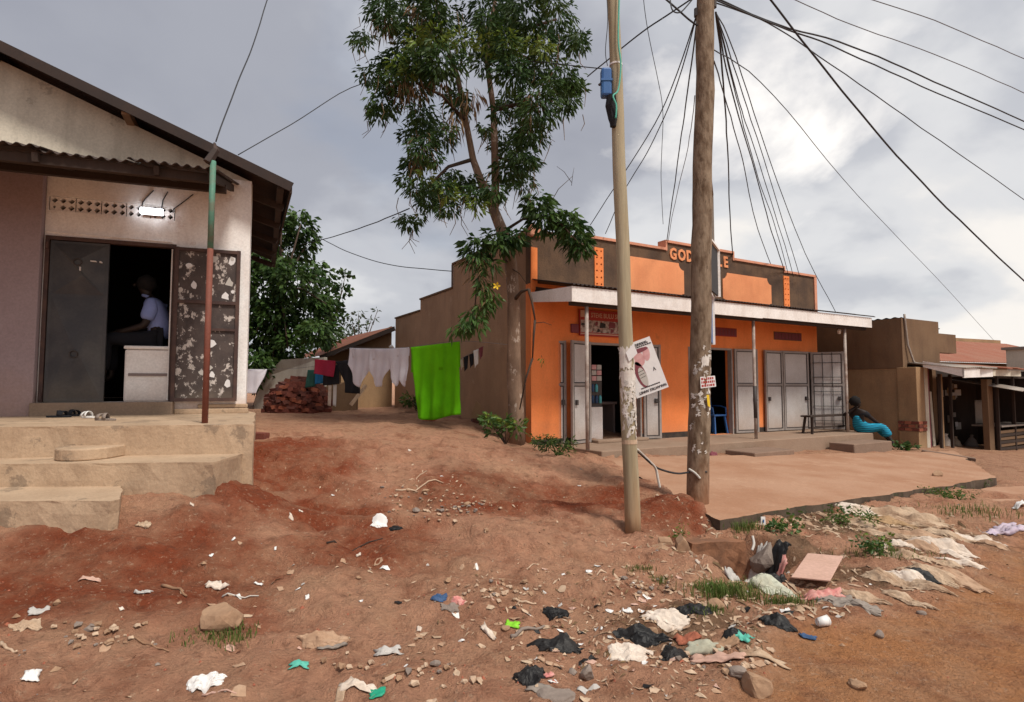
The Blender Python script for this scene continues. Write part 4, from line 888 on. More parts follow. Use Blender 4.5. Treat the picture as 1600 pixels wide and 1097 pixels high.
b = MB(); b.box(2.1, -1.5, -.3, 4.6, -1.45, 2.1); b.box(.45, 1.2, -.3, 1.9, 1.25, 2.2); b.box(.40, -1.58, -.3, .45, 1.2, 2.2); b.box(.45, -1.5, 2.12, 1.88, 1.2, 2.16); b.build('porch_back', M['old_timber'], NB)
b = MB(); b.box(1.55, -.3, -.2, 1.85, -.1, 1.3); b.box(.7, .4, -.2, 1.3, .6, .9); b.build('stored_goods', M['brown_dark'], NB)
b = MB(); b.box(.53, -2.05, -.2, .6, -1.5, 2.0); b.build('red_jamb', M['maroon_print'], NB)
q = random.Random(9)
for k in range(16):
    x, z = q.uniform(2.12, 3.2), q.choice([q.uniform(1.15, 1.5), q.uniform(.2, .75)]); w_, h_ = q.uniform(.12, .34), q.uniform(.1, .22); y = -1.53 - .004 * k
    b = MB(); b.box(x, y, z, x + w_, y + .003, z + h_); b.build('wall_poster', [M['sole_print'], M['brown_dry'], M['paper'], M['grey_concrete']][k % 4], NB)
# clutter under the porch
for k, (x, y, s, m) in enumerate(((2.0, -1.75, .3, 'sack_white'), (2.55, -1.75, .24, 'sack'), (3.1, -1.9, .26, 'stone_grey'))):
    o = thing('sack_bundle', ['white sack bundle against the porch back wall', 'tan sack bundle right of the white one under porch', 'grey sack bundle by porch end post'][k], 'sack', NBm @ Vector((x, y, -.2)), R_(30), 'bundles under the dark porch')
    b = MB(); b.tube([(0, 0, 0), (0, 0, s * .5), (.02, 0, s), (.03, 0, s * 1.35)], [s * .55, s * .62, s * .4, s * .12], 12, jit=.12); b.build('sack_body', M[m], o, smooth=True)
    b = MB(); b.tube([(.03, 0, s * 1.28), (.05, .01, s * 1.5)], [s * .1, s * .2], 8, jit=.2); b.build('sack_neck', M[m], o, smooth=True)
# low retaining wall in front of the porch
b = MB(); p0, p1 = onz(1440, 706, .06), onz(1526, 738, -.22); p0b = p0 + Vector((.1, .5, 0))
b.prism([(p0.x, p0.y, -.4), (p1.x, p1.y, -.4), (p1.x, p1.y, .06), (p0.x, p0.y, .10)], (.12, .16, 0)); tag(b.build('low_wall', M['concrete_side'], bevel=.015), 'low sloping concrete wall between apron and the dark porch', 'wall')

# houses behind on the right
def frame_house(name, label, pts):
    return thing(name, label, 'building', pts, 0)
c0 = at(1540, 700, 21); fh = thing('rust_roof_house', 'far house with broad rust red roof behind the brown shop', 'building', (c0.x, c0.y, -.3), R_(24))
zt = at(1540, 531, 23.2).z + .3; zb = at(1540, 568, 20).z + .3
b = MB(); b.box(-5.3, -1.05, 0, 6, 2.2, zb - .015); b.build('wall', M['brown_dry'], fh)
for k in range(9):
    x0 = -5.4 + k * 1.3; b = MB(); corr(b, (x0, -1.2, zb), (x0 + 1.35, -1.2, zb), (x0 + 1.35, 2.2, zt), (x0, 2.2, zt), 12, .02); b.build('roof_sheet', M['rust_roof'], fh, smooth=True)
b = MB(); b.box(-5.4, 2.25, zt - .5, 1.2, 2.45, zt + .26); b.box(1.2, 2.25, zt - .5, 6, 2.45, zt + .16); b.build('parapet', M['brown_dry'], fh)
c0 = at(1632, 700, 17.5); ch_ = thing('cream_house', 'small weathered cream house wall at the right edge behind the porch', 'building', (c0.x, c0.y, -.3), R_(26))
z0 = at(1588, 545, 17.5).z + .3
b = MB(); b.box(-.2, 0, 0, 3, .2, z0); b.box(2.8, .2, 0, 3, .75, z0); b.box(-.2, .2, 0, 0, .75, z0); b.build('wall', M['cream_wall'], ch_)
b = MB(); b.box(-.26, -.06, z0, 3.1, .85, z0 + .08); b.build('roof', M['grey_concrete'], ch_)
b = MB(); b.box(.7, -.03, 1.2, 1.5, -.0, 2.2); wv_ = b.build('window', M['dark'], ch_); b = MB(); b.box(.66, -.05, 1.14, 1.54, -.03, 1.2); b.build('sill', M['grey_concrete'], wv_)
# tin-roofed stall at the right edge
b = MB(); b.box(2.05, -2.72, -.4, 2.34, -2.58, 1.72); b.build('ochre_pier', M['brown_dark'], NB, bevel=.01)
st = thing('market_stall', 'rough dark stall with curling tin roof at the right edge', 'stall', NBm @ Vector((2.40, -2.70, -.25)), R_(30))
for k in range(3):
    x0 = -.30 + k * .72; b = MB(); b.grid(lambda u, v: Vector((x0 + .78 * u, -.72 + 1.5 * v, 1.66 - .05 * (k) + .05 * math.sin(u * 3 + k) + .012 * math.sin(u * 44) + .30 * v)), 40, 4); b.build('roof_sheet', M['tin_pale'], st, smooth=True, solid=.004)
for x in (.02, 1.0, 1.9):
    b = MB(); b.bar((x, -.05, 0), (x, -.05, 1.75), .07, .07); b.build('post', M['old_timber'], st)
b = MB(); b.box(-1.4, 1.3, 0, 2.6, 1.35, 2.35); b.build('back_boards', M['dark'], st)
for k in range(7):
    b = MB(); b.bar((-.02, -.10 - .012 * (k % 2), .10 + k * .085), (2.1, -.10 - .012 * (k % 2), .10 + k * .085 + rnd.uniform(-.02, .02)), .02, .07); b.build('board', M['old_timber'] if k % 2 else M['brown_dark'], st)
b = MB(); b.box(2.15, -.7, 0, 2.25, 1.3, 2.2); b.box(-.2, -.1, 2.0, 2.3, 1.3, 2.05); b.build('added_shade_boards', M['old_timber'], st)  # end wall and ceiling added to keep sun off the stall and porch
b = MB(); b.box(.0, -.15, .74, 2.1, .5, .78); b.build('shelf', M['grey_concrete'], st)
b = MB(); b.grid(lambda u, v: Vector((.12 + .8 * u, .45 + .03 * math.sin(u * 9), .80 + .62 * v)), 12, 4); b.build('hanging_sheet', M['grey_concrete'], st, smooth=True, solid=.006)
# goods standing in the porch
for k, (x, y, w_, h_, m) in enumerate(((.85, -1.75, .10, 1.5, 'brown_dry'), (1.18, -1.85, .12, 1.6, 'cream_wall'), (1.42, -1.7, .06, 1.7, 'old_timber'))):
    b = MB(); b.bar((x, y, -.2), (x + .05, y + .08, -.2 + h_), w_, .03); b.build('leaning_plank', M[m], NB)

# ================================================================== BACK YARD
b = MB(); p0, p1 = at(398, 612, 17.5), at(505, 612, 16.5)
b.prism([(p0.x, p0.y, .6), (p1.x, p1.y, .6), (p1.x, p1.y, at(505, 558, 16.5).z), (at(440, 558, 17.1).x, 17.1, at(440, 562, 17.1).z), (p0.x + .25, p0.y, at(415, 590, 17.3).z), (p0.x, p0.y, at(400, 625, 17.3).z)], (.05, .15, 0))
tag(b.build('yard_wall', mat('yard_plaster', (.40, .36, .31), .9, var=(.3, .26, .22), streak=(.2, .16, .13), low=(.3, .2, .14), lowz=(.6, 1.2))), 'pale grey broken yard wall behind the brick heap', 'wall')
b = MB(); p0, p1 = at(484, 650, 16), at(556, 645, 16.2)
b.prism([(p0.x, p0.y, .5), (p1.x, p1.y, .5), (p1.x, p1.y, at(556, 592, 16.2).z), (p0.x, p0.y, at(484, 610, 16).z)], (0, .25, 0)); tag(b.build('mud_wall', M['brown_dark'], bevel=.03), 'low dark mud wall under the hanging dark clothes', 'wall')
# annexe behind the orange row
ax = thing('back_annexe', 'low mud walled annexe with rusty tin roof behind the orange row', 'building', OM @ Vector((0, 8.12, 0)), R_(30))
def ol(px, py, Y): return OI @ at(px, py, Y)
b = MB(); b.box(-1.6, .25, .5, .0, .45, 2.25); b.box(-1.6, .45, .5, -1.4, 6, 2.25); b.box(-.2, .46, .5, 0, 6, 2.6); b.build('wall', M['brown_dry'], ax)
pa, pb_, pc = ol(500, 556, 19.5), ol(617, 510, 18.6), None
sh = Vector((0, 8.12, 0)); pa = pa - sh; pb_ = pb_ - sh
b = MB(); corr(b, pa, pb_, pb_ + Vector((0, 6, .1)), pa + Vector((0, 6, .1)), 30, .02); b.build('roof', M['rust_roof'], ax, smooth=True)
g0, g1 = pa + Vector((.3, .25, 0)), pb_ + Vector((-.02, .25, 0)); b = MB(); b.prism([(g0.x, g0.y, .4), (g1.x, g1.y, .4), g1 + Vector((0, 0, .03)), g0 + Vector((0, 0, .03))], (0, .15, 0)); b.build('gable_wall', M['brown_dark'], ax)
b = MB(); b.bar(pa + Vector((0, 0, -.07)), pb_ + Vector((0, 0, -.07)), .03, .14); b.build('barge_board', M['roof_dark'], ax)
b = MB(); b.tube([pb_ + Vector((-.18, -.1, -.72)), pb_ + Vector((-.1, -.1, -.66))], .07, 8); b.build('wall_lamp', M['white_board'], ax, smooth=True)
# brick heap: every brick its own thing
bmesh_var = []
for k, m in enumerate(('brick', 'brick2', 'brick3')):
    q = random.Random(k); b = MB(); b.box(-.125, -.062, -.044, .125, .062, .044); b.v = [(x + q.uniform(-.012, .012), y + q.uniform(-.009, .009), z + q.uniform(-.009, .009)) for x, y, z in b.v]
    o = b.build('brick', M[m]); bmesh_var.append(o.data); bpy.data.objects.remove(o)
bc = onz(455, 650, .77); q = random.Random(11); nb = 0
HB = .98
for layer in range(13):
    z = .045 + layer * .077; t = z / HB; rx = (.74 if layer < 6 else .74 * max(0, 1 - ((layer - 5) / 7.5) ** 1.8)) + .07; ry = rx * .75
    n = max(2, int(2 * math.pi * (rx + ry) / 2 / .205))
    for k in range(n):
        if nb >= 290: break
        a = 2 * math.pi * k / n + layer * .7 + q.uniform(-.1, .1)
        if math.sin(a) > .55 and t < .8: continue
        x, y = (rx - .06) * math.cos(a) * (1 + q.uniform(-.08, .1)), (ry - .05) * math.sin(a)
        o = bpy.data.objects.new('brick', bmesh_var[q.choice((0, 0, 1, 2, 2))]); COL.objects.link(o)
        o.location = (bc.x + x + .05, bc.y + .35 + y, h1(bc.x + x, bc.y + .35 + y) * .3 + .76 * .7 + z); o.rotation_euler = (q.gauss(0, .2), q.gauss(0, .2), a + math.pi / 2 + q.gauss(0, .8))
        tag(o, 'red clay brick in the tall heap below the yard wall', 'brick', 'bricks heaped in the yard'); nb += 1
b = MB(); b.tube([(bc.x + .05, bc.y + .38, .5), (bc.x + .05, bc.y + .38, 1.1), (bc.x + .03, bc.y + .38, 1.45), (bc.x + .02, bc.y + .38, .76 + .86)], [.66, .62, .40, .1], 10)
o = b.build('brick_rubble', M['brick3'], smooth=False); o['kind'] = 'stuff'; o['label'] = 'brick rubble filling the inside of the heap'; o['category'] = 'rubble'
# loose bricks/rubble near the heap
for i, (px, py, lb) in enumerate(((400, 686, 'loose red brick lying by the corner of the white shop plinth'), (672, 656, 'two-tone red brick under the green towel'), (742, 660, 'dark red brick at foot of brown side wall'))):
    p = G(px, py, .03); o = bpy.data.objects.new('brick', bmesh_var[i]); COL.objects.link(o); o.location = p; o.rotation_euler = (.1, .05, i * .9); o.scale = (1.2, 1.2, 1.2); tag(o, lb, 'brick')

# ---------------------------------------------------------------- trees
def leaves(clusters, n_per, ln, wd, droop, seed, out=None, fold=.25, bias=None):
    """leaf blades spread through clusters of (centre, radius)"""
    q = np.random.RandomState(seed); Vs = []; Fs = []; o = 0
    for c_, r in clusters:
        n = int(n_per * (r / .4) ** 2)
        for _ in range(n):
            d = q.normal(size=3); d /= np.linalg.norm(d); p = np.array(c_) + d * r * q.uniform(.35, 1.05) * np.array((1, 1, .8))
            a = d * np.array((1, 1, .4)) + np.array((0, 0, -droop)) + q.normal(size=3) * .35; a /= np.linalg.norm(a)
            s = np.cross(a, q.normal(size=3)); s /= np.linalg.norm(s); nrm = np.cross(a, s)
            L_ = ln * q.uniform(.65, 1.3); w_ = wd * q.uniform(.7, 1.2)
            m = p + a * L_ * .5
            Vs += [p, m + s * w_ + nrm * w_ * fold, p + a * L_ + np.array((0, 0, -droop * L_ * .2)), m - s * w_ + nrm * w_ * fold, m]
            Fs += [(o, o + 4, o + 1), (o + 4, o + 2, o + 1), (o, o + 3, o + 4), (o + 4, o + 3, o + 2)]; o += 5
    return Vs, Fs
def leafmesh(name, parent, mat_, clusters, *a, **k):
    Vs, Fs = leaves(clusters, *a, **k); me = bpy.data.meshes.new(name); me.from_pydata([tuple(v) for v in Vs], [], Fs); me.materials.append(mat_)
    o = bpy.data.objects.new(name, me); COL.objects.link(o); o.parent = parent; o['kind'] = 'stuff'; return o
TY = 10.95
tb0 = G(806, 668); tree = thing('tree', 'tall sparse tree with drooping leaves and pale blotched trunk by brown side wall', 'tree', (0, 0, 0))
def tp(px, py, dy=0): return at(px, py, TY + dy)
tr = MB(); tr.tube([Vector((tb0.x - .02, TY, .35)), tp(806, 640), tp(803, 580), tp(803, 520), tp(802, 460), tp(798, 410), tp(786, 365), tp(770, 325)], [.20, .155, .140, .132, .125, .118, .110, .10], 12, jit=.08)
tr.tube([tp(771, 328), tp(750, 280, .1), tp(739, 249, .2), tp(728, 190, .3), tp(715, 120, .4), tp(690, 50, .4), tp(670, -60, .4)], [.09, .08, .07, .06, .05, .04, .025], 9, jit=.06)
tr.tube([tp(771, 330), tp(774, 290), tp(773, 245, -.1), tp(771, 172, -.1), tp(760, 92, -.1), tp(770, 20, 0), tp(790, -80)], [.09, .08, .07, .06, .05, .038, .025], 9, jit=.06)
trunk = tr.build('trunk', M['bark'], tree, smooth=True)
br = MB()
BR = [((728, 190, .3), (650, 130, -.6), .04), ((715, 120, .4), (610, 110, .6), .04), ((739, 249, .2), (660, 300, -.4), .04), ((760, 92, -.1), (850, 100, .5), .045), ((771, 172, -.1), (845, 175, -.6), .045),
      ((773, 245, -.1), (810, 270, .6), .035), ((760, 92, -.1), (870, 30, -.4), .04), ((690, 50, .4), (600, 20, .4), .035), ((786, 362, 0), (850, 340, -.5), .035), ((850, 340, -.5), (905, 380, -.9), .02),
      ((797, 410, -.05), (750, 415, -.35), .03), ((750, 415, -.35), (740, 500, -.5), .02), ((774, 290, 0), (700, 320, .6), .03), ((803, 470, -.05), (826, 452, -.45), .04), ((826, 452, -.45), (836, 500, -.55), .03), ((836, 500, -.55), (832, 560, -.5), .025), ((832, 560, -.5), (812, 640, -.35), .022),
      ((836, 505, -.55), (862, 508, -.6), .008), ((800, 420, -.1), (824, 445, -.3), .01), ((786, 362, 0), (745, 390, -.3), .02), ((850, 335, -.4), (895, 275, -.3), .008), ((893, 285, -.3), (870, 260, -.3), .006), ((893, 290, -.3), (897, 262, -.4), .005)]
for a, c_, r in BR:
    A, B = tp(*a), tp(*c_); mid = A.lerp(B, .5) + Vector((0, 0, .12 * (A - B).length))
    br = MB(); br.tube([A, mid, B], [r, r * .8, r * .5], 6); br.build('branch', M['bark_dark'], tree, smooth=True)
CL = [(600, 20, 40), (640, 30, 50), (690, 35, 45), (760, 10, 50), (820, 20, 50), (870, 30, 45), (890, 65, 32), (610, 110, 42), (650, 130, 46), (600, 155, 32), (690, 95, 48), (740, 70, 40), (790, 65, 45), (800, 115, 42), (850, 100, 48), (880, 120, 38), (885, 160, 28),
      (840, 170, 44), (800, 165, 36), (665, 190, 38), (692, 215, 30), (715, 165, 30), (660, 232, 28), (645, 258, 22), (800, 228, 30), (830, 208, 32), (755, 200, 16), (792, 265, 36), (812, 250, 28), (820, 285, 22), (650, 290, 28), (690, 290, 32), (720, 282, 26), (668, 312, 24),
      (640, 348, 22), (700, 322, 22), (740, 305, 26), (772, 300, 22), (570, 60, 20), (590, 180, 18), (600, -40, 50), (680, -50, 60), (780, -60, 60), (860, -50, 55), (720, -110, 60), (800, -120, 50)]
q = random.Random(21); cls = [(tp(x, y, q.uniform(-1.1, 1.1)), r * .0122 * .8) for x, y, r in CL]
cls2 = [(tp(x + q.uniform(-r, r) * .8, y + q.uniform(-r, r) * .8, q.uniform(-1.2, 1.2)), r * .0122 * q.uniform(.3, .5)) for x, y, r in CL for _ in range(3)]
leafmesh('crown', tree, M['leaf_dark'], cls, 330, .14, .022, .75, 1)
leafmesh('crown_tips', tree, M['leaf_dark'], cls2, 420, .14, .022, .55, 2)
sunny = [(tp(x, y, -.9), r * .012) for x, y, r in ((655, 70, 24), (680, 55, 26), (720, 60, 18), (640, 105, 20), (790, 70, 26), (760, 65, 20), (620, 100, 16), (850, 75, 18), (700, 300, 16), (665, 275, 14), (830, 65, 16), (745, 320, 16))]  # paler leaf clumps: sunlit highlights of the crown put into leaf colour
leafmesh('painted_sunlit_leaves', tree, M['leaf_light'], sunny, 260, .14, .024, .4, 3)
dry = [(tp(x, y, -.7), r * .012) for x, y, r in ((655, 225, 24), (640, 140, 26), (620, 130, 18), (710, 190, 18), (735, 150, 20), (840, 150, 20), (690, 130, 16), (660, 245, 18), (830, 190, 16), (600, 40, 18), (660, 20, 20))]
leafmesh('dry_leaves', tree, M['leaf_dry'], dry, 130, .22, .018, 1.6, 4)
lowl = [(tp(x, y, -.55), r * .0118) for x, y, r in ((840, 320, 26), (852, 345, 26), (893, 362, 27), (905, 385, 20), (885, 345, 20), (780, 378, 26), (805, 372, 18), (745, 388, 22))]
leafmesh('low_leaves', tree, M['leaf_dark'], lowl, 260, .2, .034, .6, 5)
leafmesh('low_leaf_tips', tree, M['leaf_mid'], [(c_ + Vector((0, -.1, .05)), r * .8) for c_, r in lowl], 90, .18, .034, .5, 6)
hang = [(tp(x, y, -.65), r * .0118) for x, y, r in ((742, 405, 20), (765, 415, 16), (750, 432, 14), (757, 450, 15), (768, 465, 14), (757, 478, 16), (740, 492, 18), (725, 510, 16), (745, 505, 18), (712, 515, 12))]
leafmesh('hanging_leaves', tree, M['leaf_mid'], hang, 220, .17, .026, .8, 7)
leafmesh('hanging_dry', tree, M['leaf_dry'], [(c_, r) for c_, r in hang[:6]], 60, .18, .016, 1.0, 8)
tw = MB(); q = random.Random(31)
for x, y, r in CL[:40]:
    for _ in range(4):
        A = tp(x + q.uniform(-r, r), y + r * q.uniform(.1, .7), q.uniform(-1, .8)); tw.tube([A, A + Vector((q.uniform(-.08, .08), 0, -.18)), A + Vector((q.uniform(-.15, .15), 0, -.38 * q.uniform(.6, 1.2)))], [.008, .007, .004], 4)
tw.build('hanging_pods', M['leaf_dry'], tree)['kind'] = 'stuff'
fl_ = MB()
p = tp(776, 447, -.7)
for k in range(5):
    a = k * 2 * math.pi / 5; fl_.add([p, p + Vector((.05 * math.cos(a - .4), -.02, .05 * math.sin(a - .4))), p + Vector((.075 * math.cos(a), -.03, .075 * math.sin(a))), p + Vector((.05 * math.cos(a + .4), -.02, .05 * math.sin(a + .4)))], [(0, 1, 2, 3)])
fl_.build('yellow_flower', M['yellow_petal'], tree)

def bush(name, label, px, py, Y, w_, h_, m1, m2, seed, ln=.12, wd=.03, n=150, cat='bush', stem='bark_dark', droop=.1):
    base = at(px, py, Y); base.z = h1(base.x, base.y) if Y < 13 else base.z; o = thing(name, label, cat, base); q = random.Random(seed)
    cl = [(Vector((q.uniform(-.5, .5) * w_, q.uniform(-.35, .35) * w_, h_ * q.uniform(.35, .85))), q.uniform(.16, .3) * max(w_, h_) * .8) for _ in range(7)]
    b = MB()
    for c_, r in cl: k_ = min(1, w_ / .8) ** 1.3; b.tube([(0, 0, -.03), c_ * .5 + Vector((0, 0, .02)), c_], [.012 * k_, .009 * k_, .005 * k_], 5)
    b.build('stems', M[stem if w_ > .7 else 'grass'], o); leafmesh('foliage', o, m1, cl, n, ln, wd, droop, seed); leafmesh('leaf_tips', o, m2, [(c_ + Vector((0, -.05, .06)), r * .8) for c_, r in cl[:4]], n * .6, ln, wd, droop, seed + 50); return o
bush('bush', 'leafy green bush at the corner between brown wall and orange front', 790, 694, 10.3, .72, .52, M['leaf_mid'], M['leaf_light'], 1, .13, .028, 300)
bush('bush', 'pale wilted sprig on the orange corner below the awning end', 845, 583, 10.5, .12, .2, M['leaf_light'], M['leaf_dry'], 2, .07, .010, 240, 'sprig', droop=.8).location = at(846, 572, 10.45)
bush('weed', 'dark low weed clump at left end of verandah', 872, 722, 9.3, .62, .30, M['leaf_dark'], M['grass'], 3, .07, .012, 600, 'weed')
bush('weed', 'small weed clump between grey door and weeds at verandah corner', 850, 708, 10.2, .4, .28, M['leaf_mid'], M['grass'], 4, .08, .014, 420, 'weed')
bush('weed', 'flowering weed tuft on the red bank behind the drain stones', 1060, 838, 5.5, .16, .14, M['grass'], M['leaf_light'], 5, .035, .007, 1500, 'weed')
bush('weed', 'broad leaved weed on the brown shop pillar foot', 1420, 706, 13.6, .4, .2, M['leaf_mid'], M['leaf_dark'], 6, .14, .05, 160, 'weed')
bush('weed', 'round leaved weed against kerb near white sacks', 1235, 800, 6.0, .18, .16, M['leaf_mid'], M['leaf_light'], 7, .05, .020, 420, 'weed')
bush('weed', 'creeping green weed above the drain mouth', 1235, 850, 5.6, .34, .10, M['leaf_mid'], M['grass'], 8, .045, .015, 800, 'weed')
bush('weed', 'low bushy weed amid old sacks right of the pink board', 1370, 872, 5.2, .34, .15, M['leaf_mid'], M['leaf_light'], 9, .045, .013, 900, 'weed')
bush('weed', 'little weed at far corner of the apron kerb', 1538, 760, 9.2, .2, .16, M['leaf_mid'], M['leaf_light'], 10, .07, .02, 120, 'weed')
bush('weed', 'weed strip below the apron kerb near the slab', 1500, 798, 7.9, .7, .10, M['grass'], M['leaf_mid'], 12, .05, .010, 420, 'weed')
bush('weed', 'grassy weed patch growing between old sacks by kerb', 1330, 830, 6.2, .5, .10, M['grass'], M['leaf_mid'], 13, .05, .010, 700, 'weed')
bush('weed', 'green weed at foot of side wall by green towel', 655, 640, 15.5, .8, .35, M['leaf_mid'], M['grass'], 14, .14, .03, 120, 'weed')
# background trees
def bgtree(label, Y, base, cl, m1, m2, n, ln, wd, seed, droop=.5, spread=1.0, tr_=.2):
    o = thing('tree', label, 'tree', (0, 0, 0), group='trees behind the yard'); q = random.Random(seed); A = at(base[0], base[1], Y); A.z = .6
    b = MB(); topc = at(sum(c_[0] for c_ in cl) / len(cl), min(c_[1] for c_ in cl) + 40, Y); b.tube([A, A.lerp(topc, .4) + Vector((.15, 0, 0)), topc], [tr_, tr_ * .7, tr_ * .25], 9, jit=.06)
    for x, y, r in cl: 
        B = at(x, y, Y + q.uniform(-spread, spread)); S = A.lerp(topc, q.uniform(.45, .8)); b.tube([S, S.lerp(B, .5) + Vector((0, 0, .2)), B], [tr_ * .3, tr_ * .2, tr_ * .08], 5)
    b.build('trunk', M['bark_dark'], o, smooth=True)
    k = Y / F
    c1 = [(at(x, y, Y + q.uniform(-spread, spread)), r * k) for x, y, r in cl]
    leafmesh('crown', o, m1, c1, n, ln, wd, droop, seed); c2 = [(c_ + Vector((q.uniform(-.5, .5) * r, -.5 * r, q.uniform(.1, .5) * r)), r * .55) for c_, r in c1]
    leafmesh('crown_tips', o, m2, c2, n * .8, ln, wd, droop, seed + 9); return o
bgtree('broad dark mango tree rising behind the white shop and yard wall', 18, (420, 620), [(470, 350, 25), (440, 360, 30), (400, 400, 40), (450, 395, 35), (480, 380, 22), (410, 450, 45), (460, 440, 40), (495, 430, 25), (430, 500, 45), (480, 490, 40), (400, 520, 45), (450, 545, 35), (500, 520, 30), (395, 570, 35), (425, 580, 25), (510, 475, 20), (370, 380, 40), (360, 460, 45)], M['leaf_dark'], M['leaf_mid'], 120, .22, .055, 41)
bgtree('slim dark tree with round leaves in clumps right of the mango tree', 20, (505, 610), [(540, 430, 10), (535, 455, 14), (515, 450, 12), (520, 480, 16), (500, 465, 14), (530, 495, 12), (505, 500, 18), (490, 520, 18), (510, 535, 14)], M['leaf_dark'], M['leaf_dark'], 95, .17, .08, 42, .2, .5, .12)
bgtree('hazy far tree with thin bare top beyond the annexe roof', 40, (560, 560), [(550, 505, 14), (535, 520, 18), (565, 515, 14), (560, 490, 10), (580, 500, 9), (545, 530, 16), (575, 530, 14), (590, 485, 6)], M['leaf_far'], M['leaf_far'], 16, .32, .08, 43, .3, 2, .2)
bush('bush', 'dark shrub mass in the gap behind the white shop corner', 392, 622, 18.5, 2.0, 2.2, M['leaf_dark'], M['leaf_dark'], 15, .22, .06, 190, 'shrub').location.z = .6
bn_ = thing('banana_plant', 'pale drooping banana leaves below the mango tree', 'plant', at(462, 600, 18.6))
for k in range(7):
    a = k * .9; d = Vector((math.cos(a), math.sin(a) * .5, 0)); b = MB()
    b.grid(lambda u, v: d * (1.1 * v) + Vector((0, 0, .4 + 1.0 * v - 1.3 * v * v)) + Vector((-d.y, d.x, .2)) * ((u - .5) * .32 * math.sin(math.pi * min(1, v * .9 + .1))), 2, 8); b.build('leaf', M['leaf_mid'], bn_, smooth=True)
b = MB(); b.tube([(0, 0, -.9), (0, 0, .45)], [.11, .07], 8); b.build('stem', M['grass'], bn_, smooth=True)
# ================================================================== LAUNDRY
def cloth(name, label, cat, m, tl, tr_, dl, dr, nx=22, ny=22, left=None, right=None, bottom=None, fold=.03, nf=5, seed=0, group=None, sag=.0, flap=.0, grp=None):
    tl, tr_ = Vector(tl), Vector(tr_); d = (tr_ - tl); nrm = Vector((d.y, -d.x, 0)).normalized(); q = random.Random(seed); ph = q.uniform(0, 6)
    def fn(u, v):
        l = left(v) if left else 0; r = right(v) if right else 0
        uu = l + u * (1 + r - l); ln = (dl * (1 - u) + dr * u) * (bottom(u) if bottom else 1)
        p = tl + d * uu + Vector((0, 0, -v * ln - sag * 4 * u * (1 - u)))
        return p + nrm * (fold * (.25 + .75 * v) * (math.sin(uu * nf * 2 * math.pi + ph + v * 1.1) + .5 * math.sin(uu * nf * 4.3 + ph * 2 - v * 2.0)) + .02 * v * v + noise.noise(p * 3.1 + Vector((seed, 0, 0))) * fold)
    b = MB(); b.grid(fn, nx, ny)
    if flap:
        b.grid(lambda u, v: tl + d * u + Vector((0, 0, .006 - v * flap * (dl + dr) / 2)) - nrm * (.035 + .02 * math.sin(u * 20 + ph)) * min(1, v * 3 + .2), nx, 6)
    return tag(b.build(name, m, smooth=True, solid=.006), label, cat, group or 'clothes drying on the yard lines')
cloth('green_towel', 'large lime green towel hanging to the ground on the washing line', 'towel', M['lime'], at(642, 543, 11.5), at(718, 534, 11.2), 1.42, 1.46, 30, 30, left=lambda v: .17 * v * (1 - .1 * v), right=lambda v: .02 * v, fold=.042, nf=4.4, seed=2, flap=.35, bottom=lambda u: 1 + .03 * math.sin(u * 5))
def shirt_l(v): return .0 if v < .5 else .26 * ((v - .5) / .5) ** .8
def shirt_r(v): return .0 if v < .52 else -.34 * ((v - .52) / .48) ** .7
cloth('white_shirt', 'leftmost white polo shirt hung beside the dark clothes', 'shirt', M['white_cloth'], at(546, 544, 13.4), at(578, 545, 13.1), .84, .90, left=shirt_l, right=shirt_r, fold=.04, nf=2.6, seed=3, flap=.25, bottom=lambda u: .92 + .1 * math.sin(u * 3))
cloth('white_shirt', 'middle white polo shirt tapering to its collar', 'shirt', M['white_cloth'], at(577, 545, 13.1), at(609, 545, 12.7), .86, .84, left=lambda v: .10 * v if v < .6 else .06 + .34 * (v - .6) / .4, right=lambda v: 0 if v < .5 else -.40 * (v - .5) / .5, fold=.04, nf=2.3, seed=4, flap=.3)
cloth('white_shirt', 'rightmost white polo shirt next to the green towel', 'shirt', M['white_cloth'], at(609, 545, 12.7), at(639, 543, 12.4), .82, .84, left=lambda v: 0 if v < .55 else .34 * (v - .55) / .45, right=lambda v: -.02, fold=.04, nf=2.5, seed=5, flap=.22, bottom=lambda u: .93 + .09 * math.cos(u * 9))
cloth('red_cloth', 'crimson folded cloth on line above brick heap', 'cloth', M['red_cloth'], at(491, 561, 14.4), at(524, 564, 14.2), .36, .40, fold=.02, nf=2, seed=6, left=lambda v: .02, right=lambda v: -.08 * v)
cloth('green_trousers', 'dark green shorts hanging left of the blue cloth', 'shorts', M['green_cloth'], at(481, 578, 14.8), at(493, 578, 14.8), .46, .42, 10, 12, left=lambda v: -.25 * v, right=lambda v: .1 * v, fold=.015, nf=1.5, seed=7)
cloth('blue_cloth', 'bright blue cloth below the crimson one', 'cloth', M['blue_cloth'], at(493, 576, 14.7), at(505, 577, 14.7), .40, .36, 10, 12, fold=.012, nf=1.5, seed=8)
cloth('black_trousers', 'black shorts hanging just right of blue cloth', 'shorts', M['black_cloth'], at(505, 570, 14.5), at(531, 570, 14.3), .52, .48, 12, 12, fold=.02, nf=2, seed=9)
cloth('black_jacket', 'long black garment draped between crimson cloth and white shirts', 'garment', M['black_cloth'], at(524, 565, 14.2), at(548, 563, 13.9), .78, .82, 14, 14, left=lambda v: .75 * v ** .7, right=lambda v: .7 * v, fold=.03, nf=2, seed=10)
for x, y, L0, mm, lb in ((513, 602, .5, 'sack_white', 'long cream sock dangling left below the black shorts'), (521, 601, .52, 'cup', 'long white sock dangling right below the black shorts')):
    cloth('long_sock', lb, 'sock', M[mm], at(x, y, 14.4), at(x + 5, y, 14.4), L0, L0 * 1.05, 4, 8, fold=.01, nf=1, seed=x)
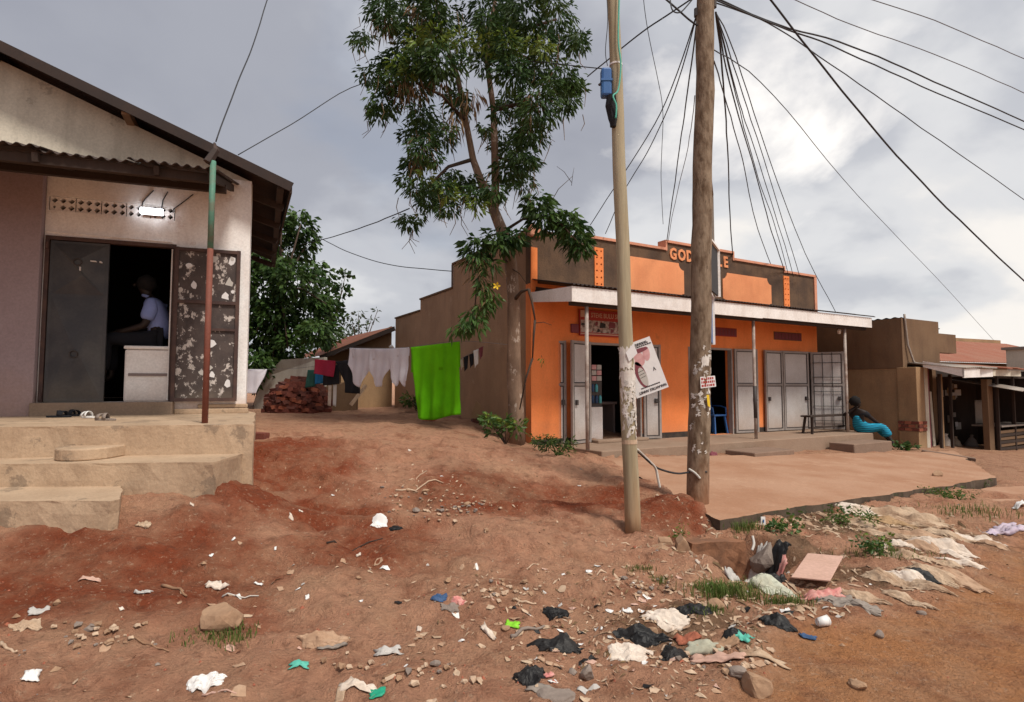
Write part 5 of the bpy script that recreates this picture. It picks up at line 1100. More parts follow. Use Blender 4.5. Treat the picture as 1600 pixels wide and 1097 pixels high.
for i, (x, y, w_, l_, mm, lb) in enumerate(((719, 562, 5, .22, 'sack_white', 'tiny cream cloth beside the towel on short line'), (724, 558, 8, .30, 'black_cloth', 'first black sock cluster on the short line'), (733, 554, 8, .28, 'black_cloth', 'second black sock cluster left of white sock'), (740, 548, 8, .36, 'cup', 'white sock hanging on the short line'), (748, 544, 7, .24, 'maroon_print', 'dark maroon sock at right end of short line'))):
    cloth('small_sock', lb, 'sock', M[mm], at(x, y, 11.55), at(x + w_, y - 3, 11.6), l_, l_ * .8, 6, 8, left=lambda v: .2 * v, right=lambda v: -.25 * v, fold=.012, nf=1.5, seed=20 + i)
cloth('white_shirt', 'white shirt behind the corner of white shop', 'shirt', M['white_cloth'], at(380, 577, 12.0), at(417, 577, 12.6), .50, .52, left=lambda v: .1 * v, right=lambda v: -.45 * v, fold=.025, nf=2, seed=12)
def wire(name, label, pts, r, m, cat='wire', group=None, sag=None, n=14, wob=0.0):
    P = [Vector(p) for p in pts]
    if sag is not None and len(P) == 2:
        A, B = P; P = [A.lerp(B, t / n) + Vector((0, 0, -sag * 4 * (t / n) * (1 - t / n))) for t in range(n + 1)]
    elif len(P) > 2:   # Catmull-Rom
        Q_ = [P[0]] + P + [P[-1]]; out = []
        for i in range(1, len(Q_) - 2):
            for t in range(6):
                t /= 6; a, b_, c_, d_ = Q_[i - 1], Q_[i], Q_[i + 1], Q_[i + 2]
                out.append(.5 * ((2 * b_) + (c_ - a) * t + (2 * a - 5 * b_ + 4 * c_ - d_) * t * t + (3 * b_ - a - 3 * c_ + d_) * t ** 3))
        P = out + [P[-1]]
    if wob: P = [p + noise.noise_vector(p * 1.3) * wob for p in P]
    b = MB(); b.tube(P, r, 5); return tag(b.build(name, m, smooth=True), label, cat, group)
wire('washing_line', 'main washing line carrying the white shirts and green towel', [at(520, 556, 14.6), at(546, 543, 13.4), at(600, 544, 12.8), at(642, 542, 11.5), at(718, 533, 11.2), at(806, 540, 10.85)], .004, M['wire_grey'], 'washing line')
wire('washing_line', 'short washing line of socks tied to the side wall', [at(700, 575, 11.35), at(722, 560, 11.5), at(740, 549, 11.6), at(757, 541, 11.7)], .004, M['wire_grey'], 'washing line')
wire('washing_line', 'low washing line crossing the yard behind the brick heap', [at(380, 576, 12.0), at(417, 577, 12.6), at(470, 575, 14.6), at(520, 567, 14.4), at(556, 560, 13.9)], .004, M['wire_grey'], 'washing line')
b = MB(); p = at(548, 633, 15.6); b.bar(p, at(572, 602, 15.8), .05, .09); tag(b.build('timber_offcut', M['pale_twig']), 'slanted timber offcut leaning by mud wall below white shirts', 'timber')

# ================================================================== POLES
pm1 = mat('pole_wood', (.36, .31, .215), .9, var=(.26, .20, .12), vscale=6, vfac=.8, stretch=(2, 2, .12), streak=(.46, .37, .24), sfac=.5, sscale=6, low=(.36, .17, .075), lowz=(.1, 1.0), lowfac=.75, bump=.25, bscale=20)
pm2 = mat('pole_bark', (.25, .185, .13), .92, var=(.105, .064, .038), vscale=9, vfac=.95, stretch=(1.6, 1.6, .55), low=(.28, .12, .06), lowz=(.2, 1.0), lowfac=.85, spots=(.07, .042, .026), spscale=13, spthr=.60, spfac=.7, bump=.7, bscale=16)
b1, t1 = G(989, 834), at(956, -70, 5.5); b1.y = 5.5; b1.x = at(989, 834, 5.5).x; b1.z = h1(b1.x, b1.y) - .1
P1 = thing('wooden_pole', 'slimmer pale leaning utility pole with peeling papers and blue box', 'utility pole', (0, 0, 0))
b = MB(); n = 24; b.tube([b1.lerp(t1, k / n) + Vector((noise.noise(Vector((k * .3, 0, 0))) * .012, 0, 0)) for k in range(n + 1)], [.074 - .018 * k / n + noise.noise(Vector((k * .7, 5, 0))) * .004 for k in range(n + 1)], 20); b.build('shaft', pm1, P1, smooth=True)
def p1at(py): # point on pole 1's axis seen at pixel row
    zz = at(980, py, 5.5).z; t = (zz - b1.z) / (t1.z - b1.z); return b1.lerp(t1, t)
def on_pole(axis_fn, rad, py, hh, a0, a1, m, name, parent, lift=.004, rag=.3, seed=0, n=10, label=None):
    """paper glued round the pole between angles (0 = towards camera, + = right)"""
    q = random.Random(seed); b = MB(); c_ = axis_fn(py); pts = []
    for j in range(5):
        for i in range(n + 1):
            u, v = i / n, j / 4 - .5
            jag = (q.uniform(-rag, rag) if (i in (0, n) or j in (0, 4)) else 0)
            a = a0 + (a1 - a0) * u + (jag * .25 if i in (0, n) else 0); r = rad + lift + q.uniform(0, .003)
            pts.append(Vector((c_.x + r * math.sin(a), c_.y - r * math.cos(a), c_.z + v * hh + (jag * hh * .4 if j in (0, 4) else 0))))
    b.add(pts, [(j * (n + 1) + i, j * (n + 1) + i + 1, (j + 1) * (n + 1) + i + 1, (j + 1) * (n + 1) + i) for j in range(4) for i in range(n)])
    o = b.build(name, m, parent, smooth=False, solid=.002)
    if label: o['label'] = label
    return o
peel = mat('peeling_paper', (.66, .62, .58), .9, var=(.5, .42, .36), vscale=9, bump=.1)
on_pole(p1at, .068, 560, .20, -1.2, .5, peel, 'peeling_poster', P1, seed=1)
on_pole(p1at, .068, 592, .16, -1.0, 1.2, peel, 'peeling_poster', P1, seed=2)
q = random.Random(77)
for k in range(95):
    py = q.triangular(540, 705, 615); a = q.uniform(-1.4, 1.4); s = q.uniform(.15, .7)
    on_pole(p1at, .0685, py, q.uniform(.015, .10) , a, a + s * .6, peel if q.random() < .8 else M['sole_print'], 'paper_scrap', P1, lift=.002 + k * .00004, rag=.8, seed=k, n=3)
b = MB(); c_ = p1at(690); b.tube([c_ + Vector((0, 0, -.02)), c_ + Vector((0, 0, .02))], .0735, 16); b.build('strap', M['pale_twig'], P1)
b = MB(); c_ = p1at(102); b.tube([c_ + Vector((0, 0, -.008)), c_ + Vector((0, 0, .008))], .065, 14); b.build('strap', M['white_board'], P1)
cpt = at(982, 552, 5.40); q = .06
b = MB(); b.prism([at(978, 551, 5.415), at(990, 536, 5.415), at(996, 552, 5.42), at(983, 565, 5.415)], (0, .004, 0)); tag(b.build('white_notice', M['paper']), 'clean white paper scrap stuck at a tilt on the slim pole', 'paper')
# hanging blue meter box and black bag on pole 1
bx = thing('blue_box', 'blue plastic box strapped high on the slim pole', 'box', at(947, 130, 5.47))
b = MB(); b.box(-.052, -.05, -.145, .05, .05, .14); b.build('shell', M['blue_plastic'], bx, bevel=.022)
b = MB(); b.box(-.056, -.056, .0, .054, .054, .02); b.build('band', M['blue_plastic'], bx)
b = MB(); b.tube([(-.06, -.02, -.02), (-.075, -.02, -.03)], .012, 6); b.build('catch', M['dark_steel'], bx)
b = MB(); p = at(955, 150, 5.44); b.tube([p, p + Vector((0, 0, -.1)), p + Vector((.012, 0, -.22)), p + Vector((.02, 0, -.31))], [.045, .05, .043, .028], 10, jit=.25); tag(b.build('black_rag', M['black_cloth']), 'black rag hanging below the blue box on pole', 'rag')
gc = wire('cord', 'green cord running down the slim pole around the box', [at(968, -20, 5.41), at(966, 60, 5.41), at(970, 100, 5.41), at(966, 140, 5.40), at(958, 150, 5.37), at(963, 165, 5.37), at(962, 185, 5.38)], .009, M['green_cord'], 'cord'); gc.parent = P1; del gc['category']
# tilted poster
pc0 = at(1005, 574, 5.585); ps = thing('poster', 'upside down shoe poster tilted behind the slim pole', 'poster', pc0)
ps.rotation_euler = (0, R_(-20), 0)
b = MB(); b.box(-.165, 0, -.262, .165, .006, .262); b.build('sheet', M['paper'], ps)
FY = -.0015
def pp(poly, m, name, k=0):
    b = MB(); b.prism([(x, FY - .0006 * k, z) for x, z in poly], (0, .0015, 0)); b.build(name, m, ps)
ell = lambda cx, cz_, rx, rz, t=0, n=18: [(cx + rx * math.cos(a) * math.cos(t) - rz * math.sin(a) * math.sin(t), cz_ + rx * math.cos(a) * math.sin(t) + rz * math.sin(a) * math.cos(t)) for a in [2 * math.pi * i / n for i in range(n)]]
pp(ell(-.02, .10, .06, .085, .3), M['pink_print'], 'pink_picture'); pp(ell(.075, .115, .035, .07, -.2), M['pink_print'], 'pink_picture'); pp(ell(.02, .165, .09, .022), M['maroon_print'], 'maroon_picture', 1)
pp(ell(-.045, -.06, .05, .135, .05), M['maroon_print'], 'shoe_picture', 0); pp(ell(-.032, -.085, .036, .095, .05), M['sole_print'], 'shoe_sole', 1)
for k in range(3): pp([(-.062, -.03 - k * .03), (-.005, -.022 - k * .03), (-.005, -.027 - k * .03), (-.062, -.035 - k * .03)], M['black_print'], 'lace_line', 2)
UP = Matrix.Rotation(math.pi, 4, 'Y')
text_mesh('headline', 'NAKANTIKE ANNET', .036, M['black_print'], ps, Matrix.Translation((.155, FY - .001, -.215)) @ UP @ XZ, .001, .86)
text_mesh('logo_mark', 'V', .05, M['black_print'], ps, Matrix.Translation((.11, FY - .001, -.03)) @ UP @ XZ, .001, .9)
for z, x0, x1 in ((-.195, -.09, .10), (.225, -.10, .12), (.212, -.06, .12), (.195, -.06, .14)):
    q = random.Random(int(z * 1000)); x = x0; b = MB()
    while x < x1: w_ = q.uniform(.008, .02); b.box(x, FY - .001, z, x + w_, FY + .001, z + .011); x += w_ + .005
    b.build('small_print', M['black_print'], ps)
# pole 2
b2, t2 = at(1089, 783, 6.5), at(1104, -90, 6.5)
P2 = thing('wooden_pole', 'thick brown barked utility pole standing at apron corner with notices', 'utility pole', (0, 0, 0))
b2.z = .0
b = MB(); n = 30; b.tube([b2.lerp(t2, k / n) + Vector((noise.noise(Vector((k * .25, 9, 0))) * .02, 0, 0)) for k in range(n + 1)], [.122 - .024 * k / n + noise.noise(Vector((k * .9, 2, 0))) * .008 for k in range(n + 1)], 24, jit=.02); b.build('shaft', pm2, P2, smooth=True)
def p2at(py): zz = at(1095, py, 6.5).z; return b2.lerp(t2, (zz - b2.z) / (t2.z - b2.z))
q = random.Random(78)
for k in range(46):
    py = q.choice([q.uniform(640, 705), q.uniform(540, 600), q.uniform(600, 640)]); a = q.uniform(-1.2, 1.2)
    on_pole(p2at, .114, py, q.uniform(.015, .06), a, a + q.uniform(.08, .3), peel if q.random() < .8 else M['sole_print'], 'paper_scrap', P2, lift=.003, rag=.8, seed=100 + k, n=3)
on_pole(p2at, .115, 565, .11, -.15, .65, peel, 'torn_paper', P2, seed=55, rag=.5, label='torn cream paper on the thick pole')
b = MB(); A, B, C_, D = at(1094, 589, 6.37), at(1117, 587, 6.42), at(1119, 604, 6.42), at(1095, 607, 6.37); b.prism([A, B, C_, D], (0, .004, 0)); nt_ = tag(b.build('red_notice', M['paper']), 'small paper notice with red writing on the thick pole', 'notice')
b = MB()
for r in range(3):
    q = random.Random(r); u = .06
    while u < .9:
        w_ = q.uniform(.06, .14); pt = lambda uu, vv: (A.lerp(B, uu)).lerp(D.lerp(C_, uu), vv) + Vector((0, -.0015, 0)); v0 = .1 + r * .3; u1 = min(u + w_, .94)
        b.prism([pt(u, v0), pt(u1, v0), pt(u1, v0 + .2), pt(u, v0 + .2)], (0, .001, 0)); u += w_ + .04
b.build('red_writing', M['red_print'], nt_)
b = MB(); b.prism([at(1104, 617, 6.36), at(1108, 617, 6.37), at(1110, 637, 6.37), at(1106, 634, 6.36)], (0, .004, 0)); tag(b.build('yellow_paper', M['yellow_petal']), 'thin yellow paper strip low on the thick pole', 'paper')
# sign boards fixed to the far side of pole 2, seen almost edge on
for i, (ya, yb, xe, lb, top_) in enumerate(((300, 385, 1118, 'uppermost narrow signboard on the thick pole, seen edge on', 1), (388, 460, 1126, 'middle black signboard on the thick pole with white frame', 0), (465, 536, 1116, 'lowest blue edged signboard under the others on thick pole', 0))):
    o = thing('signboard', lb, 'sign', (0, 0, 0), group='signboards on the thick pole'); c_ = p2at((ya + yb) / 2)
    A = Vector((c_.x + .09, 6.55, 0)); E_ = at(xe - 7, 400, 7.1); E_.z = 0; za, zb = at(xe, ya, 6.95).z, at(xe, yb, 6.95).z; d = (E_ - A).normalized(); nn = Vector((d.y, -d.x, 0))
    b = MB(); b.prism([A + Vector((0, 0, zb)), E_ + Vector((0, 0, zb)), E_ + Vector((0, 0, za)), A + Vector((0, 0, za))], nn * .02); b.build('panel', M['black_print'] if i < 2 else M['blue_plastic'], o)
    b = MB()
    b.bar(E_ + nn * .012 + Vector((0, 0, zb - .01)), E_ + nn * .012 + Vector((0, 0, za + .01)), .05, .05); b.bar(A + nn * .03 + Vector((0, 0, za + .012)), E_ + nn * .03 + Vector((0, 0, za + .012)), .03, .022)
    b.build('frame', M['white_board'] if i else M['grey_concrete'], o)
    if i == 1:
        b = MB(); zc = (za + zb) / 2 + .03; b.bar(A - nn * .004 + Vector((0, 0, zc)), E_ - nn * .004 + Vector((0, 0, zc)), .006, .012); b.build('rail', M['white_board'], o)
# rope between the poles
wire('tie_rope', 'dark rope tied between the two poles near the ground', [p1at(704) + Vector((.07, 0, 0)), at(1022, 728, 5.75), at(1040, 736, 6.0), at(1060, 740, 6.2), p2at(737) + Vector((-.11, -.05, 0)), p2at(735) + Vector((.06, -.11, 0))], .011, M['wire_black'], 'rope')
wire('white_strip', 'white cloth strip knotted on the rope and hanging down', [p1at(702) + Vector((.07, -.02, 0)), at(1012, 718, 5.65), at(1024, 731, 5.75), at(1028, 748, 5.76), at(1031, 762, 5.76)], .013, M['rope'], 'rag')
wire('white_strip', 'white knot of cloth round the thick pole base', [p2at(732) + Vector((-.12, -.05, 0)), p2at(737) + Vector((-.07, -.11, 0)), p2at(745) + Vector((-.02, -.13, 0))], .014, M['rope'], 'rag')

# ================================================================== OVERHEAD WIRES
TL, TR = p2at(18) + Vector((-.10, -.03, 0)), p2at(22) + Vector((.11, -.03, 0))
WL = [  # label, points (px,py,Y), radius, dark
 ('service wire from thick pole down behind the slim pole to the tree', [TL, (1040, 160, 8), (985, 255, 9.5), (922, 352, 11.5)], .008),
 ('second service wire dropping left beside the first to the parapet', [TL, (1052, 150, 8), (1010, 240, 9.5), (975, 300, 10.8), (946, 365, 12)], .008),
 ('steep service wire left of thick pole reaching letter G', [TL, (1075, 140, 8), (1062, 230, 10), (1042, 376, 12.85)], .010),
 ('thin pale service wire close beside the steep one', [p2at(150) + Vector((-.11, 0, 0)), (1075, 230, 9), (1052, 330, 11.5), (1044, 377, 12.9)], .006),
 ('thick twisted drop wire right of pole to parapet step', [TR, (1130, 130, 8), (1137, 240, 10.5), (1140, 330, 12.5), (1145, 398, 14)], .013),
 ('drop wire bowing out to middle of the parapet', [p2at(95) + Vector((.11, 0, 0)), (1132, 150, 8.2), (1160, 250, 10.6), (1180, 345, 13), (1206, 418, 14.9)], .009),
 ('left wire of the crowded bundle to right end of parapet', [TR, (1140, 130, 8.3), (1180, 270, 11.5), (1205, 360, 13.6), (1226, 424, 15)], .011),
 ('middle wire of the crowded bundle to right end of parapet', [TR, (1150, 150, 8.5), (1185, 280, 11.6), (1210, 350, 13.2), (1232, 430, 15)], .008),
 ('looping wire in bundle ending near vent strip', [TR, (1155, 160, 8.6), (1178, 230, 10.6), (1222, 370, 13.8), (1240, 432, 15.1)], .008),
 ('straight wire of the bundle to far corner trim', [TR, (1168, 170, 9), (1200, 270, 11.6), (1250, 433, 15.2)], .008),
 ('outermost wire of bundle running to awning end', [TR, (1150, 90, 8), (1206, 260, 11.2), (1258, 395, 13.9), (1306, 488, 14.9)], .008),
 ('thin wire sweeping far right from thick pole', [p2at(76) + Vector((.09, 0, 0)), (1210, 150, 9), (1340, 305, 14), (1480, 452, 22), (1560, 540, 29)], .007),
 ('heavy cable slanting down across the right sky', [(1185, -25, 6.8), (1255, 65, 7.2), (1330, 160, 7.8), (1440, 285, 8.8), (1560, 402, 10), (1680, 510, 11.5)], .013),
 ('upper strand of the twin cable crossing right sky', [p2at(-10), (1215, 38, 7.4), (1330, 72, 8.4), (1460, 128, 9.6), (1600, 190, 11), (1720, 250, 12.5)], .012),
 ('lower strand of the twin cable crossing right sky', [p2at(-6), (1215, 40, 7.4), (1300, 72, 8.2), (1440, 135, 9.5), (1600, 203, 11), (1720, 262, 12.5)], .011),
 ('grey wire between twin cable and heavy cable on right', [p2at(0), (1200, 36, 7.6), (1300, 102, 9), (1440, 200, 11), (1600, 312, 14), (1700, 385, 16)], .009),
 ('pale upper wire crossing the top right corner', [(1210, -15, 14), (1330, 38, 15), (1460, 85, 16), (1600, 145, 17.5), (1700, 190, 19)], .012),
 ('topmost pale wire at right picture edge', [(1330, -10, 14), (1460, 32, 15), (1600, 92, 17), (1700, 138, 18)], .012),
 ('wire from the tree crown to behind white shop roof', [(940, 108, 9), (760, 95, 11), (568, 130, 12), (470, 185, 11), (372, 242, 10)], .009),
 ('wire from thick pole to the tree crown', [p2at(-8) + Vector((-.1, 0, 0)), (1040, 25, 6.8), (985, 65, 7.6), (918, 120, 9)], .010),
 ('single wire rising from the awning post tip', [(337, 222, 6.1), (368, 140, 6.6), (395, 70, 7.2), (424, -20, 8)], .008),
 ('loose curved wire hanging left of thick pole', [(1004, -20, 9), (1012, 50, 9.3), (1027, 120, 9.8), (1036, 180, 10.4), (1033, 270, 11.5), (1036, 350, 12.6)], .006),
 ('wire sagging from tree to mango tree', [(640, 326, 11), (580, 350, 13), (520, 370, 15), (470, 382, 17.5)], .012),
 ('wire dipping from mango tree to side wall corner', [(490, 366, 17), (540, 392, 16), (600, 412, 15.2), (660, 420, 14.6), (706, 424, 14.2)], .011),
 ('tangled loop of cable at top of thick pole', [p2at(-10) + Vector((-.1, -.05, 0)), (1074, 8, 6.4), (1062, 20, 6.3), (1050, 15, 6.3), (1046, -12, 6.4)], .008),
 ('dark cable crossing tangled loop into thick pole', [(1030, -10, 6.3), (1055, 12, 6.35), (1076, 30, 6.4), p2at(42) + Vector((-.1, -.03, 0))], .011),
 ('frayed cords hanging along slim pole top', [(948, -20, 5.42), (950, 30, 5.41), (946, 80, 5.42), (949, 104, 5.43)], .004),
]
for lb, pts, r in WL:
    wire('overhead_wire', lb, [p if isinstance(p, Vector) else at(*p) for p in pts], r, M['wire_grey'] if 'pale' in lb else M['wire_black'], 'wire', 'overhead wires', wob=.012)
for sx, y0, y1 in ((-.105, 14, 26), (.10, 2, 12)):
    b = MB(); b.tube([p2at(y0) + Vector((sx, 0, 0)), p2at(y1) + Vector((sx, 0, 0))], .03, 8); b.build('wire_clamp', M['dark_steel'], P2)

# ================================================================== STONES, RUBBISH
def stone(label, px, py, sx, sy, sz, m, seed, rz=0, name='stone', rot=(0, 0), sink=.25, group=None, cat='stone', pos=None):
    bm = bmesh.new(); bmesh.ops.create_icosphere(bm, subdivisions=3, radius=1); q = Vector((seed * 3.7, seed, 0)); rr = random.Random(seed)
    planes = [(Vector((rr.gauss(0, 1), rr.gauss(0, 1), rr.gauss(0, 1))).normalized(), rr.uniform(.55, .85)) for _ in range(9)]
    for v in bm.verts:
        for n_, d_ in planes:
            e = v.co.dot(n_) - d_
            if e > 0: v.co -= n_ * e
        v.co += v.co.normalized() * noise.noise(v.co * 3 + q) * .07; v.co = Vector((v.co.x * sx, v.co.y * sy, v.co.z * sz))
    me = bpy.data.meshes.new(name); bm.to_mesh(me); bm.free(); me.materials.append(m); o = bpy.data.objects.new(name, me); COL.objects.link(o)
    p = pos if pos is not None else G(px, py); o.location = p + Vector((0, 0, sz * (1 - sink * 2))); o.rotation_euler = (*rot, rz); return tag(o, label, cat, group)
def roughen(o, cuts, amp, seed):
    bm = bmesh.new(); bm.from_mesh(o.data); bmesh.ops.triangulate(bm, faces=[f for f in bm.faces if len(f.verts) > 4]); bmesh.ops.subdivide_edges(bm, edges=bm.edges, cuts=cuts, use_grid_fill=True)
    for v in bm.verts: v.co += noise.noise_vector(v.co * 5 + Vector((seed, 0, 0))) * amp + noise.noise_vector(v.co * 15 + Vector((seed, 3, 0))) * amp * .55
    bm.to_mesh(o.data); bm.free(); o.modifiers.clear(); return o
def facing(px, py, Y, w, h_, t, m, label, seed, name='drain_stone', cat='stone'):
    """upright rough slab seen face on"""
    c_ = at(px, py, Y); q = random.Random(seed); n = 9
    P = [Vector((c_.x + w / 2 * math.cos(a) * q.uniform(.85, 1.08) * (abs(math.cos(a)) ** -.25 if abs(math.cos(a)) > .3 else 1), c_.y, c_.z + h_ / 2 * math.sin(a) * q.uniform(.9, 1.05))) for a in [2 * math.pi * k / n + .2 for k in range(n)]]
    b = MB(); b.prism(P, (.02, t, .01)); return tag(roughen(b.build(name, m), 3, .012, seed), label, cat)
facing(1036, 876, 4.98, .24, .21, .14, M['stone'], 'leaning flat stone at left lip of the drain', 1)
facing(1068, 868, 5.0, .135, .27, .14, M['stone'], 'tall upright stone at the drain corner', 2)
facing(1040, 853, 5.12, .16, .09, .14, M['stone'], 'wedge stone bedded on top of drain lip', 3)
pw0, pw1 = at(1080, 850, 5.12), at(1166, 846, 5.42)
b = MB(); b.prism([(pw0.x, pw0.y, -.36), (pw1.x, pw1.y, -.36), (pw1.x, pw1.y, pw1.z), (pw0.x, pw0.y, pw0.z)], (-.06, .16, 0)); tag(roughen(b.build('drain_wall', M['drain_stone']), 7, .022, 8), 'rough mortar wall along the back of the drain', 'wall')
stone('big angular rock closing the right end of drain', 1195, 865, .17, .14, .17, M['stone_grey'], 4, .4, pos=Vector((*onz(1198, 872, -.02)[:2], -.12)))
stone('sandy boulder with grass round its foot in left foreground', 347, 972, .15, .12, .085, M['stone'], 5, .3, sink=.34)
stone('dark grey stone among pebbles near bottom centre', 918, 1062, .042, .04, .05, M['stone_grey'], 6, .2)
stone('loose stone block lying on the apron edge', 1465, 738, .11, .08, .07, M['stone'], 7, .5, pos=Vector((*onz(1465, 744, .09)[:2], .08)))
stone('flat grey slab stone at bottom edge', 870, 1092, .10, .08, .03, M['stone_grey'], 8, .1)
STL = ['small grey stone left of the round black bag', 'small tan stone just below the lime square', 'largest tan stone at the bottom edge right of black bags', 'grey stone above the largest bottom stone', 'small tan stone at the end of the dark root', 'small tan stone above the blue packet', 'grey pebble beside the dark grey stone', 'tan stone left of the largest black bag', 'tan stone above the black bag by the white sack', 'grey stone at the road edge under grey green sheet', 'tan stone on the road near bottom right', 'small tan stone by the pale split stick', 'grey pebble left of the sandy boulder', 'tan pebble below the left grey pebble', 'tan stone near the left edge on red slope', 'grey stone alone on the smooth road', 'small tan stone by sparse grass at drain', 'small tan stone on the slope above the root strand', 'grey stone at the top of the gully rim', 'tan stone right of the gully rim stone', 'tan stone on the root edge of gully', 'grey stone below the gully rim']
for i, (px, py, s) in enumerate(((680, 1040, .03), (790, 985, .03), (1180, 1080, .10), (1155, 1060, .06), (560, 905, .02), (700, 910, .03), (895, 1055, .035), (1020, 990, .035), (1120, 950, .06), (1375, 995, .04), (1340, 1075, .05), (830, 930, .025), (140, 985, .03), (170, 1010, .03), (90, 945, .03), (1440, 960, .03), (985, 900, .03), (760, 830, .03), (690, 800, .04), (730, 790, .05), (665, 770, .05), (650, 800, .05))):
    stone(STL[i], px, py, s, s * .8, s * .6, M['stone'] if i % 3 else M['stone_grey'], 30 + i, i * .8, group='small stones lying about')
def bag(label, px, py, sx, sy, sz, m, seed, rz=0, name='plastic_bag', cat='plastic bag', amp=.45, sub=4, group=None, sink=.3, n=26, flat=True):
    """thin torn sheet heaped on the soil: hard random creases over a low bulge, ragged edge tucked to the ground"""
    q = random.Random(seed * 13 + 5); c_ = G(px, py); ca, sa = math.cos(rz), math.sin(rz); XY = []; ZZ = []
    cr = []
    for k in range(9):
        a = q.uniform(0, math.pi); cr.append((math.cos(a), math.sin(a), q.uniform(.8, 1.6) * (1 + k * .45), q.uniform(0, 6), .55 / (1 + k * .35)))
    for j in range(n + 1):
        for i in range(n + 1):
            u, v = i / n * 2 - 1, j / n * 2 - 1
            uu, vv = u * math.sqrt(1 - v * v / 2), v * math.sqrt(1 - u * u / 2); r = math.hypot(uu, vv)
            e = 1 + .35 * noise.noise(Vector((uu * 1.6, vv * 1.6, seed * 3.1))) + .22 * noise.noise(Vector((uu * 4.5, vv * 4.5, seed))) + .10 * noise.noise(Vector((uu * 11, vv * 11, seed)))
            w1 = .10 * noise.noise(Vector((uu * 3, vv * 3, seed + 9))); w2 = .10 * noise.noise(Vector((uu * 3, vv * 3, seed + 21)))
            z = 0
            for dx_, dy_, f, ph, wt in cr:
                t = ((uu + w1) * dx_ + (vv + w2) * dy_) * f + ph; z += wt * (abs((t % 2) - 1) - .5)
            bul = max(0, 1 - r * r) ** .6 * (.75 + .5 * noise.noise(Vector((uu * 1.3, vv * 1.3, seed * 1.7))))
            zz = sz * (bul * .9 + amp * 1.1 * z * (.35 + .65 * max(0, 1 - r)))
            x, y = (uu + w1 * .6) * sx * e, (vv + w2 * .6) * sy * e
            XY.append((c_.x + x * ca - y * sa, c_.y + x * sa + y * ca)); ZZ.append(max(zz, -.002) + .003)
    xa = np.array(XY); H_ = hgt(xa[:, 0], xa[:, 1]); b = MB()
    b.add([(xa[k, 0], xa[k, 1], H_[k] + ZZ[k]) for k in range(len(ZZ))], [t for j in range(n) for i in range(n) for k in [j * (n + 1) + i] for t in ((k, k + 1, k + n + 2), (k, k + n + 2, k + n + 1))])
    return tag(b.build(name, m, smooth=not flat, solid=.002), label, cat, group)
def scrap(label, px, py, w, l, m, seed, rz=0, name='paper_scrap', cat='paper', amp=.02, n=12, ridge=0, lift=.006, group=None, outline=.25, curl=0.0):
    """crumpled sheet lying on the soil, ragged outline, optional long folds"""
    c_ = G(px, py); q = Vector((seed * 5.1, seed * 2.7, 0)); ca, sa = math.cos(rz), math.sin(rz); XY = []; ZZ = []
    for j in range(n + 1):
        for i in range(n + 1):
            u, v = i / n * 2 - 1, j / n * 2 - 1
            e = 1 + outline * noise.noise(Vector((u * 1.7, v * 1.7, seed * 3.1))) + outline * .5 * noise.noise(Vector((u * 5, v * 5, seed)))
            x, y = u * w / 2 * e, v * l / 2 * e
            x += noise.noise(Vector((v * 2, seed, 3))) * w * .12
            XY.append((c_.x + x * ca - y * sa, c_.y + x * sa + y * ca))
            zz = amp * (abs(noise.noise(Vector((u * 2.2, v * 2.2, 7)) + q)) * 1.5 + .6 * abs(noise.noise(Vector((u * 6, v * 6, 2)) + q)))
            if ridge: zz += ridge * abs(math.sin(v * 5 + 2.2 * noise.noise(Vector((u * 1.5, v * 2, seed))) )) * (1 - .6 * abs(u))
            zz += curl * max(0, u) ** 2
            ed = max(abs(u), abs(v)); zz = zz * (1 if amp < .004 else min(1, (1.08 - ed) * 3.5)) + lift
            ZZ.append(zz)
    xa = np.array(XY); H_ = hgt(xa[:, 0], xa[:, 1]); b = MB()
    b.add([(xa[k, 0], xa[k, 1], H_[k] + ZZ[k]) for k in range(len(ZZ))], [(j * (n + 1) + i, j * (n + 1) + i + 1, (j + 1) * (n + 1) + i + 1, (j + 1) * (n + 1) + i) for j in range(n) for i in range(n)])
    return tag(b.build(name, m, smooth=True, solid=.003), label, cat, group)
bag('crumpled round black bag near bottom centre', 826, 1055, .085, .07, .05, M['black_plastic'], 1)
bag('long flat black bag left of the white sack', 872, 1008, .15, .055, .035, M['black_plastic'], 2, -.1)
bag('small black bag with raised corner above long flat bag', 868, 962, .08, .05, .055, M['black_plastic'], 3, .2)
bag('largest torn black bag in front of white sack', 1005, 996, .16, .07, .06, M['black_plastic'], 4, -.2)
bag('black bag piece lying right below the largest torn bag', 1052, 1022, .085, .05, .04, M['black_plastic'], 5, .3)
bag('dark bag tucked beside the white sack end', 1085, 952, .12, .055, .03, M['black_plastic'], 6, -.1)
bag('black bag next to green plastic shred', 1148, 992, .075, .04, .04, M['black_plastic'], 7, 0)
bag('black bag between cup and stones right foreground', 1215, 972, .10, .06, .04, M['black_plastic'], 8, -.3)
bag('black bag under the pink board by drain rubbish', 1208, 907, .12, .06, .06, M['black_plastic'], 9, 0)
bag('dark bag wedged in drain beside printed wrappers', 1212, 888, .14, .07, .06, M['black_plastic'], 10, .2)
bag('black flap at right end of pinkish sacking', 1440, 902, .12, .05, .04, M['black_plastic'], 11, -.5)
bag('bulging pale green striped sack beside drain grass', 1205, 925, .17, .11, .10, M['sack_green'], 12, -.35, 'woven_sack', 'sack', .3)
bag('large dirty white sack in centre foreground', 1040, 970, .15, .085, .06, M['sack_white'], 13, -.2, 'woven_sack', 'sack', .25)
bag('white paper sack below largest black bag', 985, 1020, .11, .07, .04, M['sack_white'], 14, .2, 'woven_sack', 'sack', .4)
bag('crumpled white bag in the left bottom foreground', 322, 1072, .085, .06, .055, M['cup'], 15, .3, amp=.6)
